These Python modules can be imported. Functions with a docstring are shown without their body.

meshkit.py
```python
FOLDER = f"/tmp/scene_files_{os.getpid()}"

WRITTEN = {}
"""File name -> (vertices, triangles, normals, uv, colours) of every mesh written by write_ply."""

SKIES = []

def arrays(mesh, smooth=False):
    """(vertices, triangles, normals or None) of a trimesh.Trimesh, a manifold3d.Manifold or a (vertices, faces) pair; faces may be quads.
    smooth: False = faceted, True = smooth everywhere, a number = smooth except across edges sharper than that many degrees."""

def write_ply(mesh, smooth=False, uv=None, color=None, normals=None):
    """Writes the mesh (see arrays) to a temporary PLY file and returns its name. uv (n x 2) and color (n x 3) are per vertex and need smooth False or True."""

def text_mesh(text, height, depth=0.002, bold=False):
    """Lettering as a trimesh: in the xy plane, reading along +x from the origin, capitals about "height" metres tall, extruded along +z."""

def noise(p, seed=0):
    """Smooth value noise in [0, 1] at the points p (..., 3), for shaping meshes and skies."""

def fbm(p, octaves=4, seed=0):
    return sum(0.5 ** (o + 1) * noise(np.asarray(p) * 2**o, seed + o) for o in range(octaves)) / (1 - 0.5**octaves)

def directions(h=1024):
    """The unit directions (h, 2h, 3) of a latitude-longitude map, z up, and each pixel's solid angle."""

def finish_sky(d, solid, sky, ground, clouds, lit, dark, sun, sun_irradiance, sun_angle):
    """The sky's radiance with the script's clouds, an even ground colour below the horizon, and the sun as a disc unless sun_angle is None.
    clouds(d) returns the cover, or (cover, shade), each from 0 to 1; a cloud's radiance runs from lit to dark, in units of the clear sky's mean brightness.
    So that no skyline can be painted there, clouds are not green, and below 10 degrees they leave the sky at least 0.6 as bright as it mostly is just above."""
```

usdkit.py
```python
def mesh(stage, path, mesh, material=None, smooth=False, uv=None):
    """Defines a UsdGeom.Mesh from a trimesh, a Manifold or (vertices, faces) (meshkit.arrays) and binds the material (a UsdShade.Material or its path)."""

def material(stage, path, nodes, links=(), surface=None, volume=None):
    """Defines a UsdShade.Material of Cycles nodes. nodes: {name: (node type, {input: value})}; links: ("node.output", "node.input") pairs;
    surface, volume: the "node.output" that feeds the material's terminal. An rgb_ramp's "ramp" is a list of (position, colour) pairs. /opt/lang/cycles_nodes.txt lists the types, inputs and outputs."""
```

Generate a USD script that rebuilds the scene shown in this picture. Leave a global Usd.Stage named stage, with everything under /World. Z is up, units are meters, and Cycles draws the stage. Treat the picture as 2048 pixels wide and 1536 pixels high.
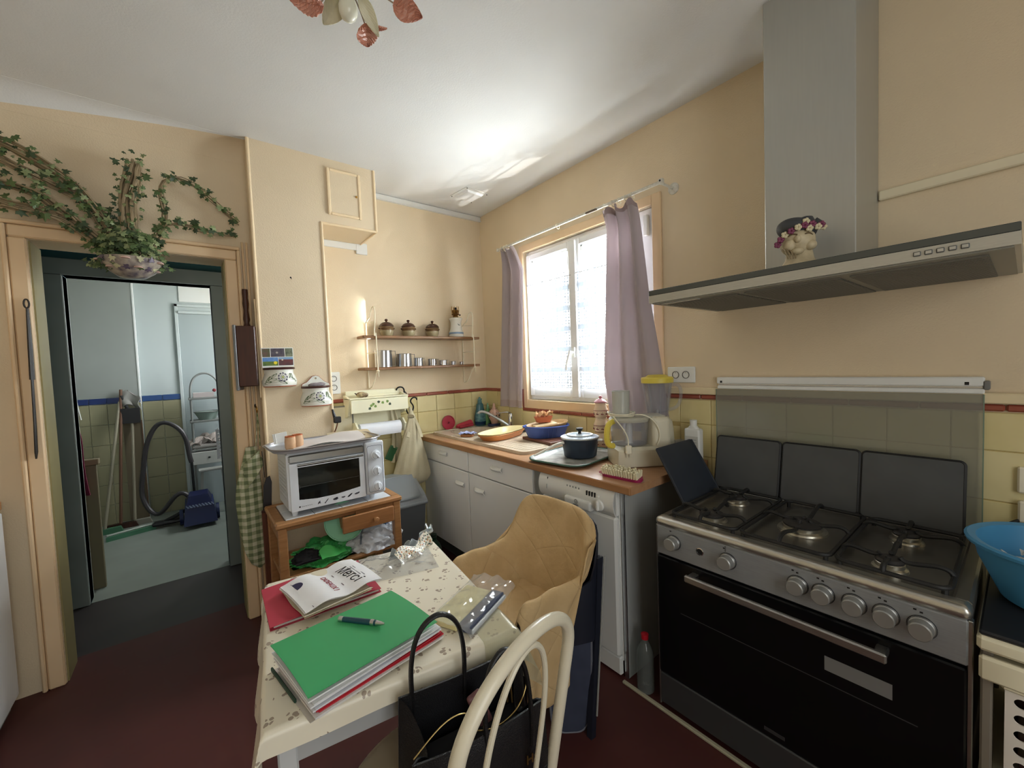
import math, random, numpy as np, trimesh, usdkit, meshkit
import manifold3d as m3
from shapely.geometry import Polygon, Point, box as sbox
from shapely import affinity
from pxr import Usd, UsdGeom, UsdLux, Gf, Sdf, UsdShade

stage = Usd.Stage.CreateInMemory()
UsdGeom.SetStageUpAxis(stage, 'Z'); UsdGeom.SetStageMetersPerUnit(stage, 1.0)
world = UsdGeom.Xform.Define(stage, '/World'); stage.SetDefaultPrim(world.GetPrim())
UsdGeom.Scope.Define(stage, '/World/Looks')
PI = math.pi
rng = random.Random(7)

# ---------------------------------------------------------------- camera, sky, light, exposure
CAM = (-2.0999623, -3.0310220, 1.4302509)
ROLL, TILT, YAW = -2.2217842, 87.3887783, -38.3194982
FOCAL_PX = 815.26
EXPOSURE = 1.42
cam = UsdGeom.Camera.Define(stage, '/World/camera')
_c = trimesh.transformations.rotation_matrix
_m = _c(math.radians(YAW), [0, 0, 1]) @ _c(math.radians(TILT), [1, 0, 0]) @ _c(math.radians(ROLL), [0, 0, 1])
_m[:3, 3] = CAM
cam.AddTransformOp().Set(Gf.Matrix4d(*_m.T.ravel().tolist()))
cam.CreateHorizontalApertureAttr(36.0); cam.CreateVerticalApertureAttr(27.0)
cam.CreateFocalLengthAttr(36.0 * FOCAL_PX / 2048)
cam.CreateClippingRangeAttr((0.03, 200.0)); cam.CreateExposureAttr(EXPOSURE)

def rect_light(name, loc, rot, w, h, power, color):
    l = UsdLux.RectLight.Define(stage, '/World/' + name)
    l.CreateWidthAttr(w); l.CreateHeightAttr(h); l.CreateIntensityAttr(power); l.CreateColorAttr(Gf.Vec3f(*color))
    x = UsdGeom.Xformable(l); x.AddTranslateOp().Set(Gf.Vec3d(*loc)); x.AddRotateXYZOp().Set(Gf.Vec3f(*rot))
    return l
# overcast sky through the window; an unseen source behind the camera lights the rest of the room
dome = UsdLux.DomeLight.Define(stage, '/World/sky'); dome.CreateIntensityAttr(1.6); dome.CreateColorAttr(Gf.Vec3f(.93, .97, 1.0))
rect_light('window_daylight', (0.34, -1.13, 1.78), (0, 70, 0), 1.15, 1.15, 13.5, (.87, .96, 1.0))
# out-of-view light for reflected sunlight from the yard, placed to streak the ceiling
glint = UsdLux.DiskLight.Define(stage, '/World/unseen_yard_glint'); glint.CreateRadiusAttr(.05); glint.CreateIntensityAttr(2200.0); glint.CreateColorAttr(Gf.Vec3f(1, .98, .93))
_g = np.eye(4); _g[:3, :3] = trimesh.geometry.align_vectors([0, 0, -1], np.array([-1.4, 2.0, 2.3]) / np.linalg.norm([-1.4, 2.0, 2.3]))[:3, :3]; _g[:3, 3] = (1.4, -3.05, -.50)
UsdGeom.Xformable(glint).AddTransformOp().Set(Gf.Matrix4d(*_g.T.ravel().tolist()))
rect_light('unseen_rear_light', (-1.9, -4.5, 1.5), (90, 0, 0), 1.3, 1.8, 1.25, (.94, .975, .97))  # out of view behind the camera, lights the pier and right wall
rect_light('added_passage_light', (-1.05, .38, 1.7), (0, 90, 0), 0.5, 0.9, 1.8, (.97, 1.0, .96))  # added light, no source seen, lifts the dark passage walls
rect_light('unseen_scullery_light', (-1.2, 1.9, 1.9), (0, 90, 0), 0.8, 0.8, .62, (.96, 1.0, .98))  # source out of view, lights the back room from its right side

# ---------------------------------------------------------------- helpers
def lin(c):
    c = np.array(c, float) / 255
    return tuple(np.where(c <= .04045, c / 12.92, ((c + .055) / 1.055) ** 2.4))
def mat(name, c, r=.5, metal=0., c2=None, scale=6., stretch=(1, 1, 1), bump=0., bscale=60., detail=3., spec=.5, **kw):
    """plain procedural paint: colour c, drifting to c2 by noise, with fine relief"""
    n = {'p': ('principled_bsdf', dict(base_color=lin(c), roughness=r, metallic=metal, specular_ior_level=spec, **kw))}
    L = []
    if c2 is not None or bump:
        n['t'] = ('texture_coordinate', {}); n['m'] = ('mapping', {'scale': stretch}); L += [('t.object', 'm.vector')]
    if c2 is not None:
        n['n'] = ('noise_texture', {'scale': scale, 'detail': detail}); n['r'] = ('rgb_ramp', {'ramp': [(.3, lin(c)), (.7, lin(c2))]})
        L += [('m.vector', 'n.vector'), ('n.fac', 'r.fac'), ('r.color', 'p.base_color')]
    if bump:
        n['b'] = ('noise_texture', {'scale': bscale, 'detail': 2.}); n['u'] = ('bump', {'strength': bump, 'distance': .004})
        L += [('m.vector', 'b.vector'), ('b.fac', 'u.height'), ('u.normal', 'p.normal')]
    return usdkit.material(stage, '/World/Looks/' + name, n, L, surface='p.BSDF')
def glass(name, c=(255, 255, 255), rough=.02, tint=(1, 1, 1), fac=None, base=.04):
    """thin clear sheet: see-through head-on, mirror-like at grazing angles; fac adds a milky film"""
    n = {'a': ('transparent_bsdf', {'color': tint}), 'g': ('glossy_bsdf', {'color': (1, 1, 1), 'roughness': rough}), 'w': ('layer_weight', {'blend': .5}), 'q': ('math', {'math_type': 'power', 'value2': 4.}), 'k': ('math', {'math_type': 'multiply_add', 'value2': .5, 'value3': base}), 'x': ('mix_closure', {})}
    L = [('a.BSDF', 'x.closure1'), ('g.BSDF', 'x.closure2'), ('w.facing', 'q.value1'), ('q.value', 'k.value1'), ('k.value', 'x.fac')]
    if fac is not None:
        n['d'] = ('diffuse_bsdf', {'color': lin(c)}); n['y'] = ('mix_closure', {'fac': fac})
        L += [('x.closure', 'y.closure1'), ('d.BSDF', 'y.closure2')]
        return usdkit.material(stage, '/World/Looks/' + name, n, L, surface='y.closure')
    return usdkit.material(stage, '/World/Looks/' + name, n, L, surface='x.closure')
def cat(*ms):
    ms = [tm(m) for m in (ms[0] if len(ms) == 1 and isinstance(ms[0], (list, tuple)) else ms)]
    return trimesh.util.concatenate(ms)
def tm(m):
    if hasattr(m, 'to_mesh'):
        q = m.to_mesh(); return trimesh.Trimesh(q.vert_properties[:, :3], q.tri_verts, process=False)
    return m
def bx(x0, x1, y0, y1, z0, z1, b=0.):
    x0, x1 = min(x0, x1), max(x0, x1); y0, y1 = min(y0, y1), max(y0, y1); z0, z1 = min(z0, z1), max(z0, z1)
    b = min(b, (x1 - x0) * .45, (y1 - y0) * .45, (z1 - z0) * .45)
    if b <= 0:
        m = trimesh.creation.box([x1 - x0, y1 - y0, z1 - z0]); m.apply_translation([(x0 + x1) / 2, (y0 + y1) / 2, (z0 + z1) / 2]); return m
    P = []
    for sx in (0, 1):
        for sy in (0, 1):
            for sz in (0, 1):
                c = [(x0, x1)[sx], (y0, y1)[sy], (z0, z1)[sz]]; d = [(1, -1)[sx] * b, (1, -1)[sy] * b, (1, -1)[sz] * b]
                for k in range(3):
                    p = [c[i] + d[i] for i in range(3)]; p[k] = c[k]; P.append(p)
    return hull(P)
def hull(P): return tm(m3.Manifold.hull_points(np.asarray(P, float)))
def rbox(x0, x1, y0, y1, z0, z1, r, n=10):
    """box with ball-rounded edges"""
    s = trimesh.creation.icosphere(1 if n < 12 else 2, r).vertices
    return hull(np.vstack([s + [x, y, z] for x in (x0 + r, x1 - r) for y in (y0 + r, y1 - r) for z in (z0 + r, z1 - r)]))
def tf(m, loc=(0, 0, 0), rz=0., rx=0., ry=0., s=1.):
    m = tm(m).copy()
    M = np.diag([*(np.ones(3) * s), 1.])
    for a, ax in ((rx, [1, 0, 0]), (ry, [0, 1, 0]), (rz, [0, 0, 1])):
        if a: M = _c(a, ax) @ M
    M[:3, 3] += loc; m.apply_transform(M)
    return m
def cyl(p0, p1, r, r2=None, n=20):
    return tube([p0, p1], [r, r if r2 is None else r2], n)
def tube(P, r, n=8, closed=False, flat=1.):
    P = np.asarray(P, float); r = np.broadcast_to(np.asarray(r, float), len(P)); k = len(P)
    T = np.roll(P, -1, 0) - np.roll(P, 1, 0) if closed else np.gradient(P, axis=0)
    T /= np.linalg.norm(T, axis=1, keepdims=True) + 1e-12
    u = np.cross(T[0], [0, 0, 1.] if abs(T[0][2]) < .9 else [1., 0, 0]); u /= np.linalg.norm(u)
    V, a = [], np.arange(n) / n * 2 * PI
    for i in range(k):
        u = u - T[i] * (u @ T[i]); u /= np.linalg.norm(u); w = np.cross(T[i], u)
        V.append(P[i] + r[i] * (np.outer(np.cos(a), u) + flat * np.outer(np.sin(a), w)))
    V = np.vstack(V); F = []
    for i in range(k if closed else k - 1):
        j = (i + 1) % k
        for q in range(n):
            a0, a1, b0, b1 = i * n + q, i * n + (q + 1) % n, j * n + q, j * n + (q + 1) % n
            F += [[a0, a1, b1], [a0, b1, b0]]
    if not closed:
        V = np.vstack([V, P[0], P[-1]])
        for q in range(n):
            F += [[k * n, (q + 1) % n, q], [k * n + 1, (k - 1) * n + q, (k - 1) * n + (q + 1) % n]]
    return trimesh.Trimesh(V, F, process=False)
def spline(P, n=40):
    from scipy.interpolate import CubicSpline
    P = np.asarray(P, float); d = np.r_[0, np.cumsum(np.linalg.norm(np.diff(P, axis=0), axis=1))]
    return CubicSpline(d, P)(np.linspace(0, d[-1], n))
def lathe(prof, n=28, flute=None):
    """revolve (radius, height) pairs round z"""
    prof = np.asarray(prof, float); k = len(prof); a = np.arange(n) / n * 2 * PI; V, F = [], []
    for r, z in prof:
        V.append(np.stack([r * np.cos(a), r * np.sin(a), np.full(n, z)], 1))
    for i in range(k - 1):
        for q in range(n):
            a0, a1, b0, b1 = i * n + q, i * n + (q + 1) % n, (i + 1) * n + q, (i + 1) * n + (q + 1) % n
            F += [[a0, a1, b1], [a0, b1, b0]]
    V = np.vstack(V); extra = []
    for e, row in ((0, 0), (1, k - 1)):
        if prof[row][0] > 1e-5:
            c = len(V) + len(extra); extra.append([0, 0, prof[row][1]])
            for q in range(n):
                F.append([c, row * n + (q + 1) % n, row * n + q] if e == 0 else [c, row * n + q, row * n + (q + 1) % n])
    if extra: V = np.vstack([V, extra])
    return trimesh.Trimesh(V, F, process=False)
def prism(poly, d, plane='xy', off=0.):
    """extrude a 2-D outline: plane xy (up z), xz (depth along +y), yz (depth along +x)"""
    if not isinstance(poly, (Polygon,)) and not hasattr(poly, 'geoms'): poly = Polygon(poly)
    poly = poly.buffer(0)
    m = cat([trimesh.creation.extrude_polygon(g, d, engine='earcut') for g in getattr(poly, 'geoms', [poly])])
    v = m.vertices.copy()
    if plane == 'xz': m.vertices = np.stack([v[:, 0], v[:, 2], v[:, 1]], 1); m.invert()
    elif plane == 'yz': m.vertices = np.stack([v[:, 2], v[:, 0], v[:, 1]], 1)
    i = {'xy': 2, 'xz': 1, 'yz': 0}[plane]; o = [0, 0, 0]; o[i] = off; m.apply_translation(o)
    return m
def sheet(fn, nu, nv, th=.002):
    """surface fn(u, v) on a grid, given a thickness along its normals"""
    U, V = np.meshgrid(np.linspace(0, 1, nu), np.linspace(0, 1, nv), indexing='ij')
    P = np.asarray(fn(U, V)); P = np.moveaxis(P, 0, -1) if P.shape[0] == 3 and P.shape[-1] != 3 else P
    du, dv = np.gradient(P, axis=0), np.gradient(P, axis=1)
    N = np.cross(du, dv); N /= np.linalg.norm(N, axis=-1, keepdims=True) + 1e-12
    A, B = (P + N * th / 2).reshape(-1, 3), (P - N * th / 2).reshape(-1, 3); k = nu * nv; F = []
    for i in range(nu - 1):
        for j in range(nv - 1):
            a, b, c, d = i * nv + j, (i + 1) * nv + j, (i + 1) * nv + j + 1, i * nv + j + 1
            F += [[a, b, c], [a, c, d], [k + a, k + c, k + b], [k + a, k + d, k + c]]
    rim = [i * nv for i in range(nu)] + [(nu - 1) * nv + j for j in range(1, nv)] + [i * nv + nv - 1 for i in range(nu - 2, -1, -1)] + [j for j in range(nv - 2, 0, -1)]
    for a, b in zip(rim, rim[1:] + rim[:1]):
        F += [[a, k + a, k + b], [a, k + b, b]]
    m = trimesh.Trimesh(np.vstack([A, B]), F, process=False)
    return m
def ell(c, r, sub=2, rot=0.):
    m = trimesh.creation.icosphere(sub); m.vertices *= r
    return tf(m, c, rz=rot)
def blob(rx, ry, rz, amp, seed, fr=5., sub=4):
    """soft crumpled heap with a flat underside"""
    m = trimesh.creation.icosphere(sub); v = m.vertices; r = 1 + amp * (np.abs(meshkit.fbm(v * fr * .5 + seed, 4, seed) - .5) * 4 - .6)
    m.vertices = np.stack([v[:, 0] * rx * r, v[:, 1] * ry * r, np.maximum(v[:, 2] * rz * r, 0)], 1); return m
def rounded(w, h, r, n=6):
    return sbox(-w / 2 + r, -h / 2 + r, w / 2 - r, h / 2 - r).buffer(r, quad_segs=n)
def orient(m, o, d):
    """turn a mesh built along z to point along d from o"""
    d = np.asarray(d, float) / np.linalg.norm(d); m = tm(m).copy()
    m.apply_transform(trimesh.geometry.align_vectors([0, 0, 1], d)); m.apply_translation(o); return m
def text(s, h, d=.0006, bold=False): return meshkit.text_mesh(s, h, d, bold)

_used = {}
def numbered(parent, name):
    k = _used.get((parent, name), 0); _used[(parent, name)] = k + 1
    return name if k == 0 else '%s_%03d' % (name, k)
class Thing:
    def __init__(s, path, base, world): s.path, s.base, s.world = path, np.array(base, float), world
def meta(prim, label=None, category=None, group=None, kind=None):
    for k, v in (('label', label), ('category', category), ('group', group), ('kind', kind)):
        if v: prim.SetCustomDataByKey(k, v)
def thing(name, label, category, loc=(0, 0, 0), rz=0., group=None, kind=None, world=False, rx=0., ry=0.):
    p = '/World/' + numbered('/World', name)
    x = UsdGeom.Xform.Define(stage, p); x.AddTranslateOp().Set(Gf.Vec3d(*map(float, loc)))
    if not world and (rz or rx or ry): x.AddRotateXYZOp().Set(Gf.Vec3f(math.degrees(rx), math.degrees(ry), math.degrees(rz)))
    meta(x.GetPrim(), label, category, group, kind)
    return Thing(p, loc, world)
def part(parent, name, mesh, material, label=None, smooth=35, kind=None):
    """one Mesh under a thing, or under a part of it"""
    p = parent.path + '/' + numbered(parent.path, name); m = tm(mesh)
    if parent.world: m = m.copy(); m.apply_translation(-parent.base)
    pr = usdkit.mesh(stage, p, m, material, smooth)
    meta(pr.GetPrim(), label, kind=kind)
    return Thing(p, parent.base, parent.world)
def solo(name, mesh, material, label, category, group=None, smooth=35, kind=None):
    p = '/World/' + numbered('/World', name)
    meta(usdkit.mesh(stage, p, mesh, material, smooth).GetPrim(), label, category, group, kind)
    return Thing(p, (0, 0, 0), False)
def struct(name, mesh, material, smooth=35):
    p = '/World/' + numbered('/World', name)
    meta(usdkit.mesh(stage, p, mesh, material, smooth).GetPrim(), kind='structure')
    return Thing(p, (0, 0, 0), False)
def copy(src, loc, rz=0., label=None, category=None, group=None, s=None):
    name = src.path.split('/')[-1]
    p = '/World/' + numbered('/World', name)
    x = UsdGeom.Xform.Define(stage, p); x.GetPrim().GetReferences().AddInternalReference(src.path); x.GetPrim().SetInstanceable(True)
    x.ClearXformOpOrder(); x.AddTranslateOp(opSuffix='c').Set(Gf.Vec3d(*map(float, loc)))
    if rz: x.AddRotateZOp(opSuffix='c').Set(math.degrees(rz))
    if s: x.AddScaleOp(opSuffix='c').Set(Gf.Vec3f(*(np.ones(3) * s).tolist()))
    meta(x.GetPrim(), label, category, group)
    return Thing(p, loc, False)

# ---------------------------------------------------------------- materials
paint = mat('wall_paint', (228, 209, 178), .75, c2=(222, 203, 172), scale=2.5, bump=.25, bscale=140)
paint2 = mat('casing_paint', (232, 202, 162), .5, c2=(226, 196, 156), scale=4)
strip = mat('corner_strip', (240, 216, 178), .35)
ceil_m = mat('ceiling_paint', (228, 228, 226), .8, c2=(220, 220, 218), scale=1.4, bump=.12, bscale=120)
floor_m = mat('floor_red', (84, 38, 34), .6, c2=(74, 33, 30), scale=3, bump=.1, bscale=40)
shaded_floor = mat('floor_corridor_shaded', (52, 44, 42), .5, c2=(44, 38, 38), scale=5)  # red floor in the passage, its shade put into this dark colour
grey_floor = mat('floor_scullery', (132, 138, 130), .4, c2=(120, 126, 118), scale=3)
tile_a = mat('tile_yellow', (224, 210, 158), .3, c2=(216, 202, 146), scale=9)
tile_b = mat('tile_yellow_pale', (226, 214, 166), .3, c2=(220, 206, 154), scale=7)
grout = mat('grout', (196, 174, 116), .8)
terra = mat('terracotta_glazed', (158, 84, 64), .35, c2=(144, 72, 56), scale=20)
white = mat('white_plastic', (232, 233, 230), .35)
white_m = mat('white_matt', (226, 226, 222), .6)
cream = mat('cream_paint', (240, 236, 206), .45)
cream2 = mat('cream_plastic', (236, 230, 208), .4)
grey_paint = mat('grey_woodwork', (130, 136, 131), .5, c2=(120, 126, 121), scale=4)
teal = mat('teal_wall', (34, 80, 84), .6)
scul = mat('scullery_wall', (160, 164, 158), .7, c2=(152, 156, 150), scale=2)
scul2 = mat('scullery_wall_light', (186, 194, 192), .6)
scul_tile = mat('scullery_tile', (152, 146, 114), .4)
blue = mat('blue_tile', (28, 50, 108), .35)
black = mat('black_plastic', (24, 24, 26), .4)
blackm = mat('black_iron', (20, 20, 21), .6, c2=(28, 28, 28), scale=40)
steel = mat('brushed_steel', (176, 176, 172), .34, 1., c2=(166, 166, 162), scale=40, stretch=(1, 1, 30))
steel_y = mat('brushed_steel_long', (182, 182, 180), .36, 1., c2=(170, 170, 168), scale=60, stretch=(6, .4, 6))
chrome = mat('chrome', (215, 215, 216), .12, 1.)
alu = mat('aluminium', (205, 207, 210), .28, 1.)
brass = mat('brass', (190, 150, 80), .3, 1.)
pine = mat('pine', (178, 130, 84), .42, c2=(156, 108, 64), scale=5, stretch=(1.2, 14, 14))
oak = mat('oak_shelf', (146, 106, 70), .4, c2=(124, 88, 56), scale=5, stretch=(1.5, 14, 14))
wtop = mat('worktop_laminate', (186, 144, 108), .3, c2=(172, 128, 92), scale=3, stretch=(10, 1, 10))
walnut = mat('dark_wood', (74, 38, 24), .4, c2=(58, 28, 18), scale=6, stretch=(8, 8, 1))
lacq = mat('cabinet_front', (238, 239, 239), .4)
# ---------------------------------------------------------------- the room
H = 2.75
RX0, RY0 = -3.42, -4.62
DY = -.20                                  # face of the doorway wall
def opening(u0, u1, v0, v1, o):
    p = sbox(u0, v0, u1, v1)
    for q in o: p = p.difference(sbox(q[0], q[2], q[1], q[3]))
    return p
struct('floor', cat(bx(RX0 - .02, 0.3, RY0, .0, -.1, 0), bx(RX0, -1.78, .0, .02, -.1, 0)), floor_m)
struct('floor', bx(-3.6, -1.0, .02, .71, -.1, -.002), shaded_floor)
struct('floor', bx(-3.6, -1.0, .71, 3.0, -.1, 0), grey_floor)
struct('ceiling', cat(bx(RX0 - .02, .3, RY0, .0, H, H + .1)), ceil_m)
struct('ceiling', bx(-3.6, -1.0, .0, 3.0, 2.6, 2.7), scul2)
wall_right = struct('wall_right', prism(opening(RY0, .1, 0, H, [(-1.71, -.575, 1.155, 2.305)]), .26, 'yz', 0), paint)
wall_back = struct('wall_back', bx(-1.42, 0, 0, .12, 0, H), paint)
struct('wall_pier', cat(bx(-1.775, -1.41, -.33, .1, 0, H), bx(-1.41, -1.064, -.33, 0, 2.35, H)), paint)
struct('wall_doorway', prism(opening(RX0, -1.775, 0, H, [(-2.64, -1.905, -1, 2.09)]), .18, 'xz', DY), paint)
struct('wall_left', bx(RX0 - .12, RX0, RY0, DY, 0, H), paint)
struct('wall_front', prism(opening(RX0, 0.1, 0, H, [(-2.6, -1.2, .45, 2.4)]), .1, 'xz', RY0 - .04), paint)
struct('added_blocker_15', bx(-2.62, -1.18, RY0 - .03, RY0 - .01, .44, 2.42), white_m)            # added white sheet behind the camera, keeps sky light out of the rear opening
# soft curve where the doorway wall meets the ceiling
a = np.linspace(0, PI / 2, 9); R = .10
def cove(u, v0, v1):
    return lambda s, w: (lambda t: np.stack([RX0 + (-1.775 - RX0) * s, DY - R + R * np.sin(t), H - R + R * np.cos(t)], -1))((v0(s) + (v1(s) - v0(s)) * w) * PI / 2)
edge = lambda s: np.clip(.95 - .95 * (RX0 + (-1.775 - RX0) * s + 2.83) / 1.055, .02, .98)              # the paint line climbs the cove towards the pier
struct('trim_1', sheet(cove(0, lambda s: 0 * s, edge), 24, 8, .002), ceil_m, 60)
struct('trim_16', sheet(cove(0, edge, lambda s: 1 + 0 * s), 24, 8, .0022), paint, 60)
# corner beads of pier and bulkhead
def bead(x, y, z0, z1): return cyl((x, y, z0), (x, y, z1), .009, n=10)
struct('trim_2', bead(-1.772, -.327, 0, H), strip)
struct('trim_3', bead(-1.409, -.329, 0.0, 2.35), strip)
struct('trim_4', cat(bead(-1.066, -.329, 2.35, H), cyl((-1.41, -.329, 2.352), (-1.066, -.329, 2.352), .008, n=10), cyl((-1.066, -.329, 2.352), (-1.066, -.0, 2.352), .008, n=10)), strip)
struct('trim_5', cat(bx(-1.41, -1.09, -.012, 0, 2.305, 2.35, .003), bx(-1.10, -1.02, -.014, 0, 2.28, 2.36, .003)), white_m)
struct('trim_6', cat(bx(-1.064, 0, -.018, 0, 2.712, 2.748, .004), bx(-1.064, 0, -.022, 0, 2.706, 2.712, 0)), white_m)
# ---- tiled splashback: each tile its own piece
def tile_mesh_B(y0, y1, z0, z1): return bx(-.008, 0, y0 + .0018, y1 - .0018, z0 + .0018, z1 - .0018, .002)
def tile_mesh_A(x0, x1, z0, z1): return bx(x0 + .0018, x1 - .0018, -.008, 0, z0 + .0018, z1 - .0018, .002)
rows = [(1.083, 1.212), (.913, 1.083), (.743, .913), (.573, .743), (.403, .573), (.233, .403), (.063, .233)]
part(wall_back, 'grout_bed', bx(-1.41, 0, -.003, 0, 0, 1.212), grout)
part(wall_right, 'grout_bed', cat(bx(-.003, 0, -3.6, -1.77, .57, 1.212), bx(-.003, 0, -1.77, -.515, .743, 1.063), bx(-.003, 0, -.515, 0, .743, 1.212)), grout)
for z0, z1 in rows:
    x = 0.
    cols = [0., -.168, -.342, -.512, -.684, -.856, -1.028, -1.2, -1.372, -1.41]
    for a1, a0 in zip(cols[:-1], cols[1:]):
        if a1 > -.7 and z1 < .9 and a0 > -.66: continue
        part(wall_back, 'tile', tile_mesh_A(a0, a1, z0, z1), rng.choice([tile_a, tile_b, tile_b]))
ys = [0., -.1705] + [-.1705 - .1685 * k for k in range(1, 21)]
for z0, z1 in rows[:4]:
    for a1, a0 in zip(ys[:-1], ys[1:]):
        if z1 < .75 and a0 > -2.86: continue
        if z0 > 1.07 and a0 < -.515 and a1 > -1.77:           # cut by the window surround
            for q0, q1 in ((max(a0, -.515), a1), (a0, min(a1, -1.77))):
                if q1 - q0 > .02: part(wall_right, 'tile', tile_mesh_B(q0, q1, z0, z1), tile_a)
            if a1 > -1.77 and a0 < -.515: continue
        elif z0 > .9 and z1 < 1.1 and a0 < -.515 and a1 > -1.77:
            part(wall_right, 'tile', tile_mesh_B(a0, a1, z0, 1.063), rng.choice([tile_a, tile_b])); continue
        part(wall_right, 'tile', tile_mesh_B(a0, a1, z0, z1), rng.choice([tile_a, tile_b, tile_a]))
# terracotta listel, laid in short lengths
def listel(y0, y1, z0, z1):
    n = max(1, round(abs(y1 - y0) / .2)); g = np.linspace(y0, y1, n + 1)
    return [bx(-.014, 0, min(p, q) + .001, max(p, q) - .001, z0, z1, .005) for p, q in zip(g[:-1], g[1:])]
for m in listel(-.0, -.515, 1.213, 1.238) + listel(-1.77, -3.6, 1.216, 1.239) + listel(-.515, -1.77, 1.066, 1.089):
    part(wall_right, 'border_tile', m, terra)
for y in (-.526, -1.768): part(wall_right, 'border_tile', bx(-.014, 0, y - .011, y + .011, 1.089, 1.238, .005), terra)
for k in range(7):
    x1 = -k * .2; x0 = max(-1.41, x1 - .2); part(wall_back, 'border_tile', bx(x0 + .001, x1 - .001, -.014, 0, 1.213, 1.238, .005), terra)
struct('trim_7', bx(-.022, 0, -3.6, -1.80, 1.241, 1.277, .004), mat('cream_ledge', (232, 214, 176), .4))
# ---- window in the right wall
casing = struct('trim_8', cat(bx(-.012, 0, -.535, -.578, 1.089, 2.355, .003), bx(-.014, 0, -1.768, -1.712, 1.24, 2.357, .003), bx(-.012, 0, -1.712, -.578, 2.303, 2.357, .003), bx(-.010, 0, -1.712, -.578, 1.089, 1.155, .003)), paint2)
pvc = mat('white_pvc', (236, 238, 240), .25)
win = thing('window_1', None, None, (.04, -1.14, 1.155), kind='structure', world=True)
part(win, 'window_frame', cat(bx(.03, .10, -.578, -.603, 1.157, 2.303, .004), bx(.03, .10, -1.60, -1.708, 1.157, 2.303, .004), bx(.03, .10, -1.60, -.603, 1.157, 1.19, .004), bx(.03, .10, -1.60, -.603, 2.275, 2.303, .004)), pvc)
def sash(y0, y1, z0, z1, w=.05, name='sash'):
    s = part(win, name, cat(bx(.012, .075, y0, y0 - w, z0, z1, .006), bx(.012, .075, y1 + w, y1, z0, z1, .006), bx(.012, .075, y0 - w, y1 + w, z0, z0 + w + .022, .006), bx(.012, .075, y0 - w, y1 + w, z1 - w, z1, .006)), pvc)
    part(s, 'pane', bx(.040, .044, y0 - w + .004, y1 + w - .004, z0 + w, z1 - w), glass('pane_glass_' + str(len(_used)), rough=.01))
    part(s, 'bead_strip', cat(bx(.030, .040, y0 - w, y0 - w - .01, z0 + w + .02, z1 - w), bx(.030, .040, y1 + w + .01, y1 + w, z0 + w + .02, z1 - w), bx(.03, .04, y0 - w, y1 + w, z0 + w + .02, z0 + w + .03), bx(.03, .04, y0 - w, y1 + w, z1 - w - .01, z1 - w)), white)
    return s
sash(-.59, -1.078, 1.185, 2.278); sash(-1.092, -1.60, 1.185, 2.278)
part(win, 'centre_cover_strip', rbox(-.004, .03, -1.118, -1.052, 1.19, 2.27, .008), pvc)
hd = part(win, 'window_handle', cat(rbox(-.018, -.002, -1.10, -1.07, 1.47, 1.54, .006), cyl((-.01, -1.085, 1.505), (-.045, -1.085, 1.505), .009), tube(spline([(-.045, -1.085, 1.515), (-.052, -1.08, 1.48), (-.055, -1.062, 1.43), (-.05, -1.05, 1.385)], 12), np.linspace(.011, .007, 12), 8)), white)
part(win, 'hinge_cover', rbox(.0, .03, -1.672, -1.645, 2.145, 2.265, .006), white)
# ground outside, out of view, kept pale to bounce daylight through the window
struct('ground_outside', bx(.5, 14, -10, 8, -.9, -.8), mat('yard_gravel', (206, 200, 186), .9, c2=(186, 180, 168), scale=9))
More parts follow.
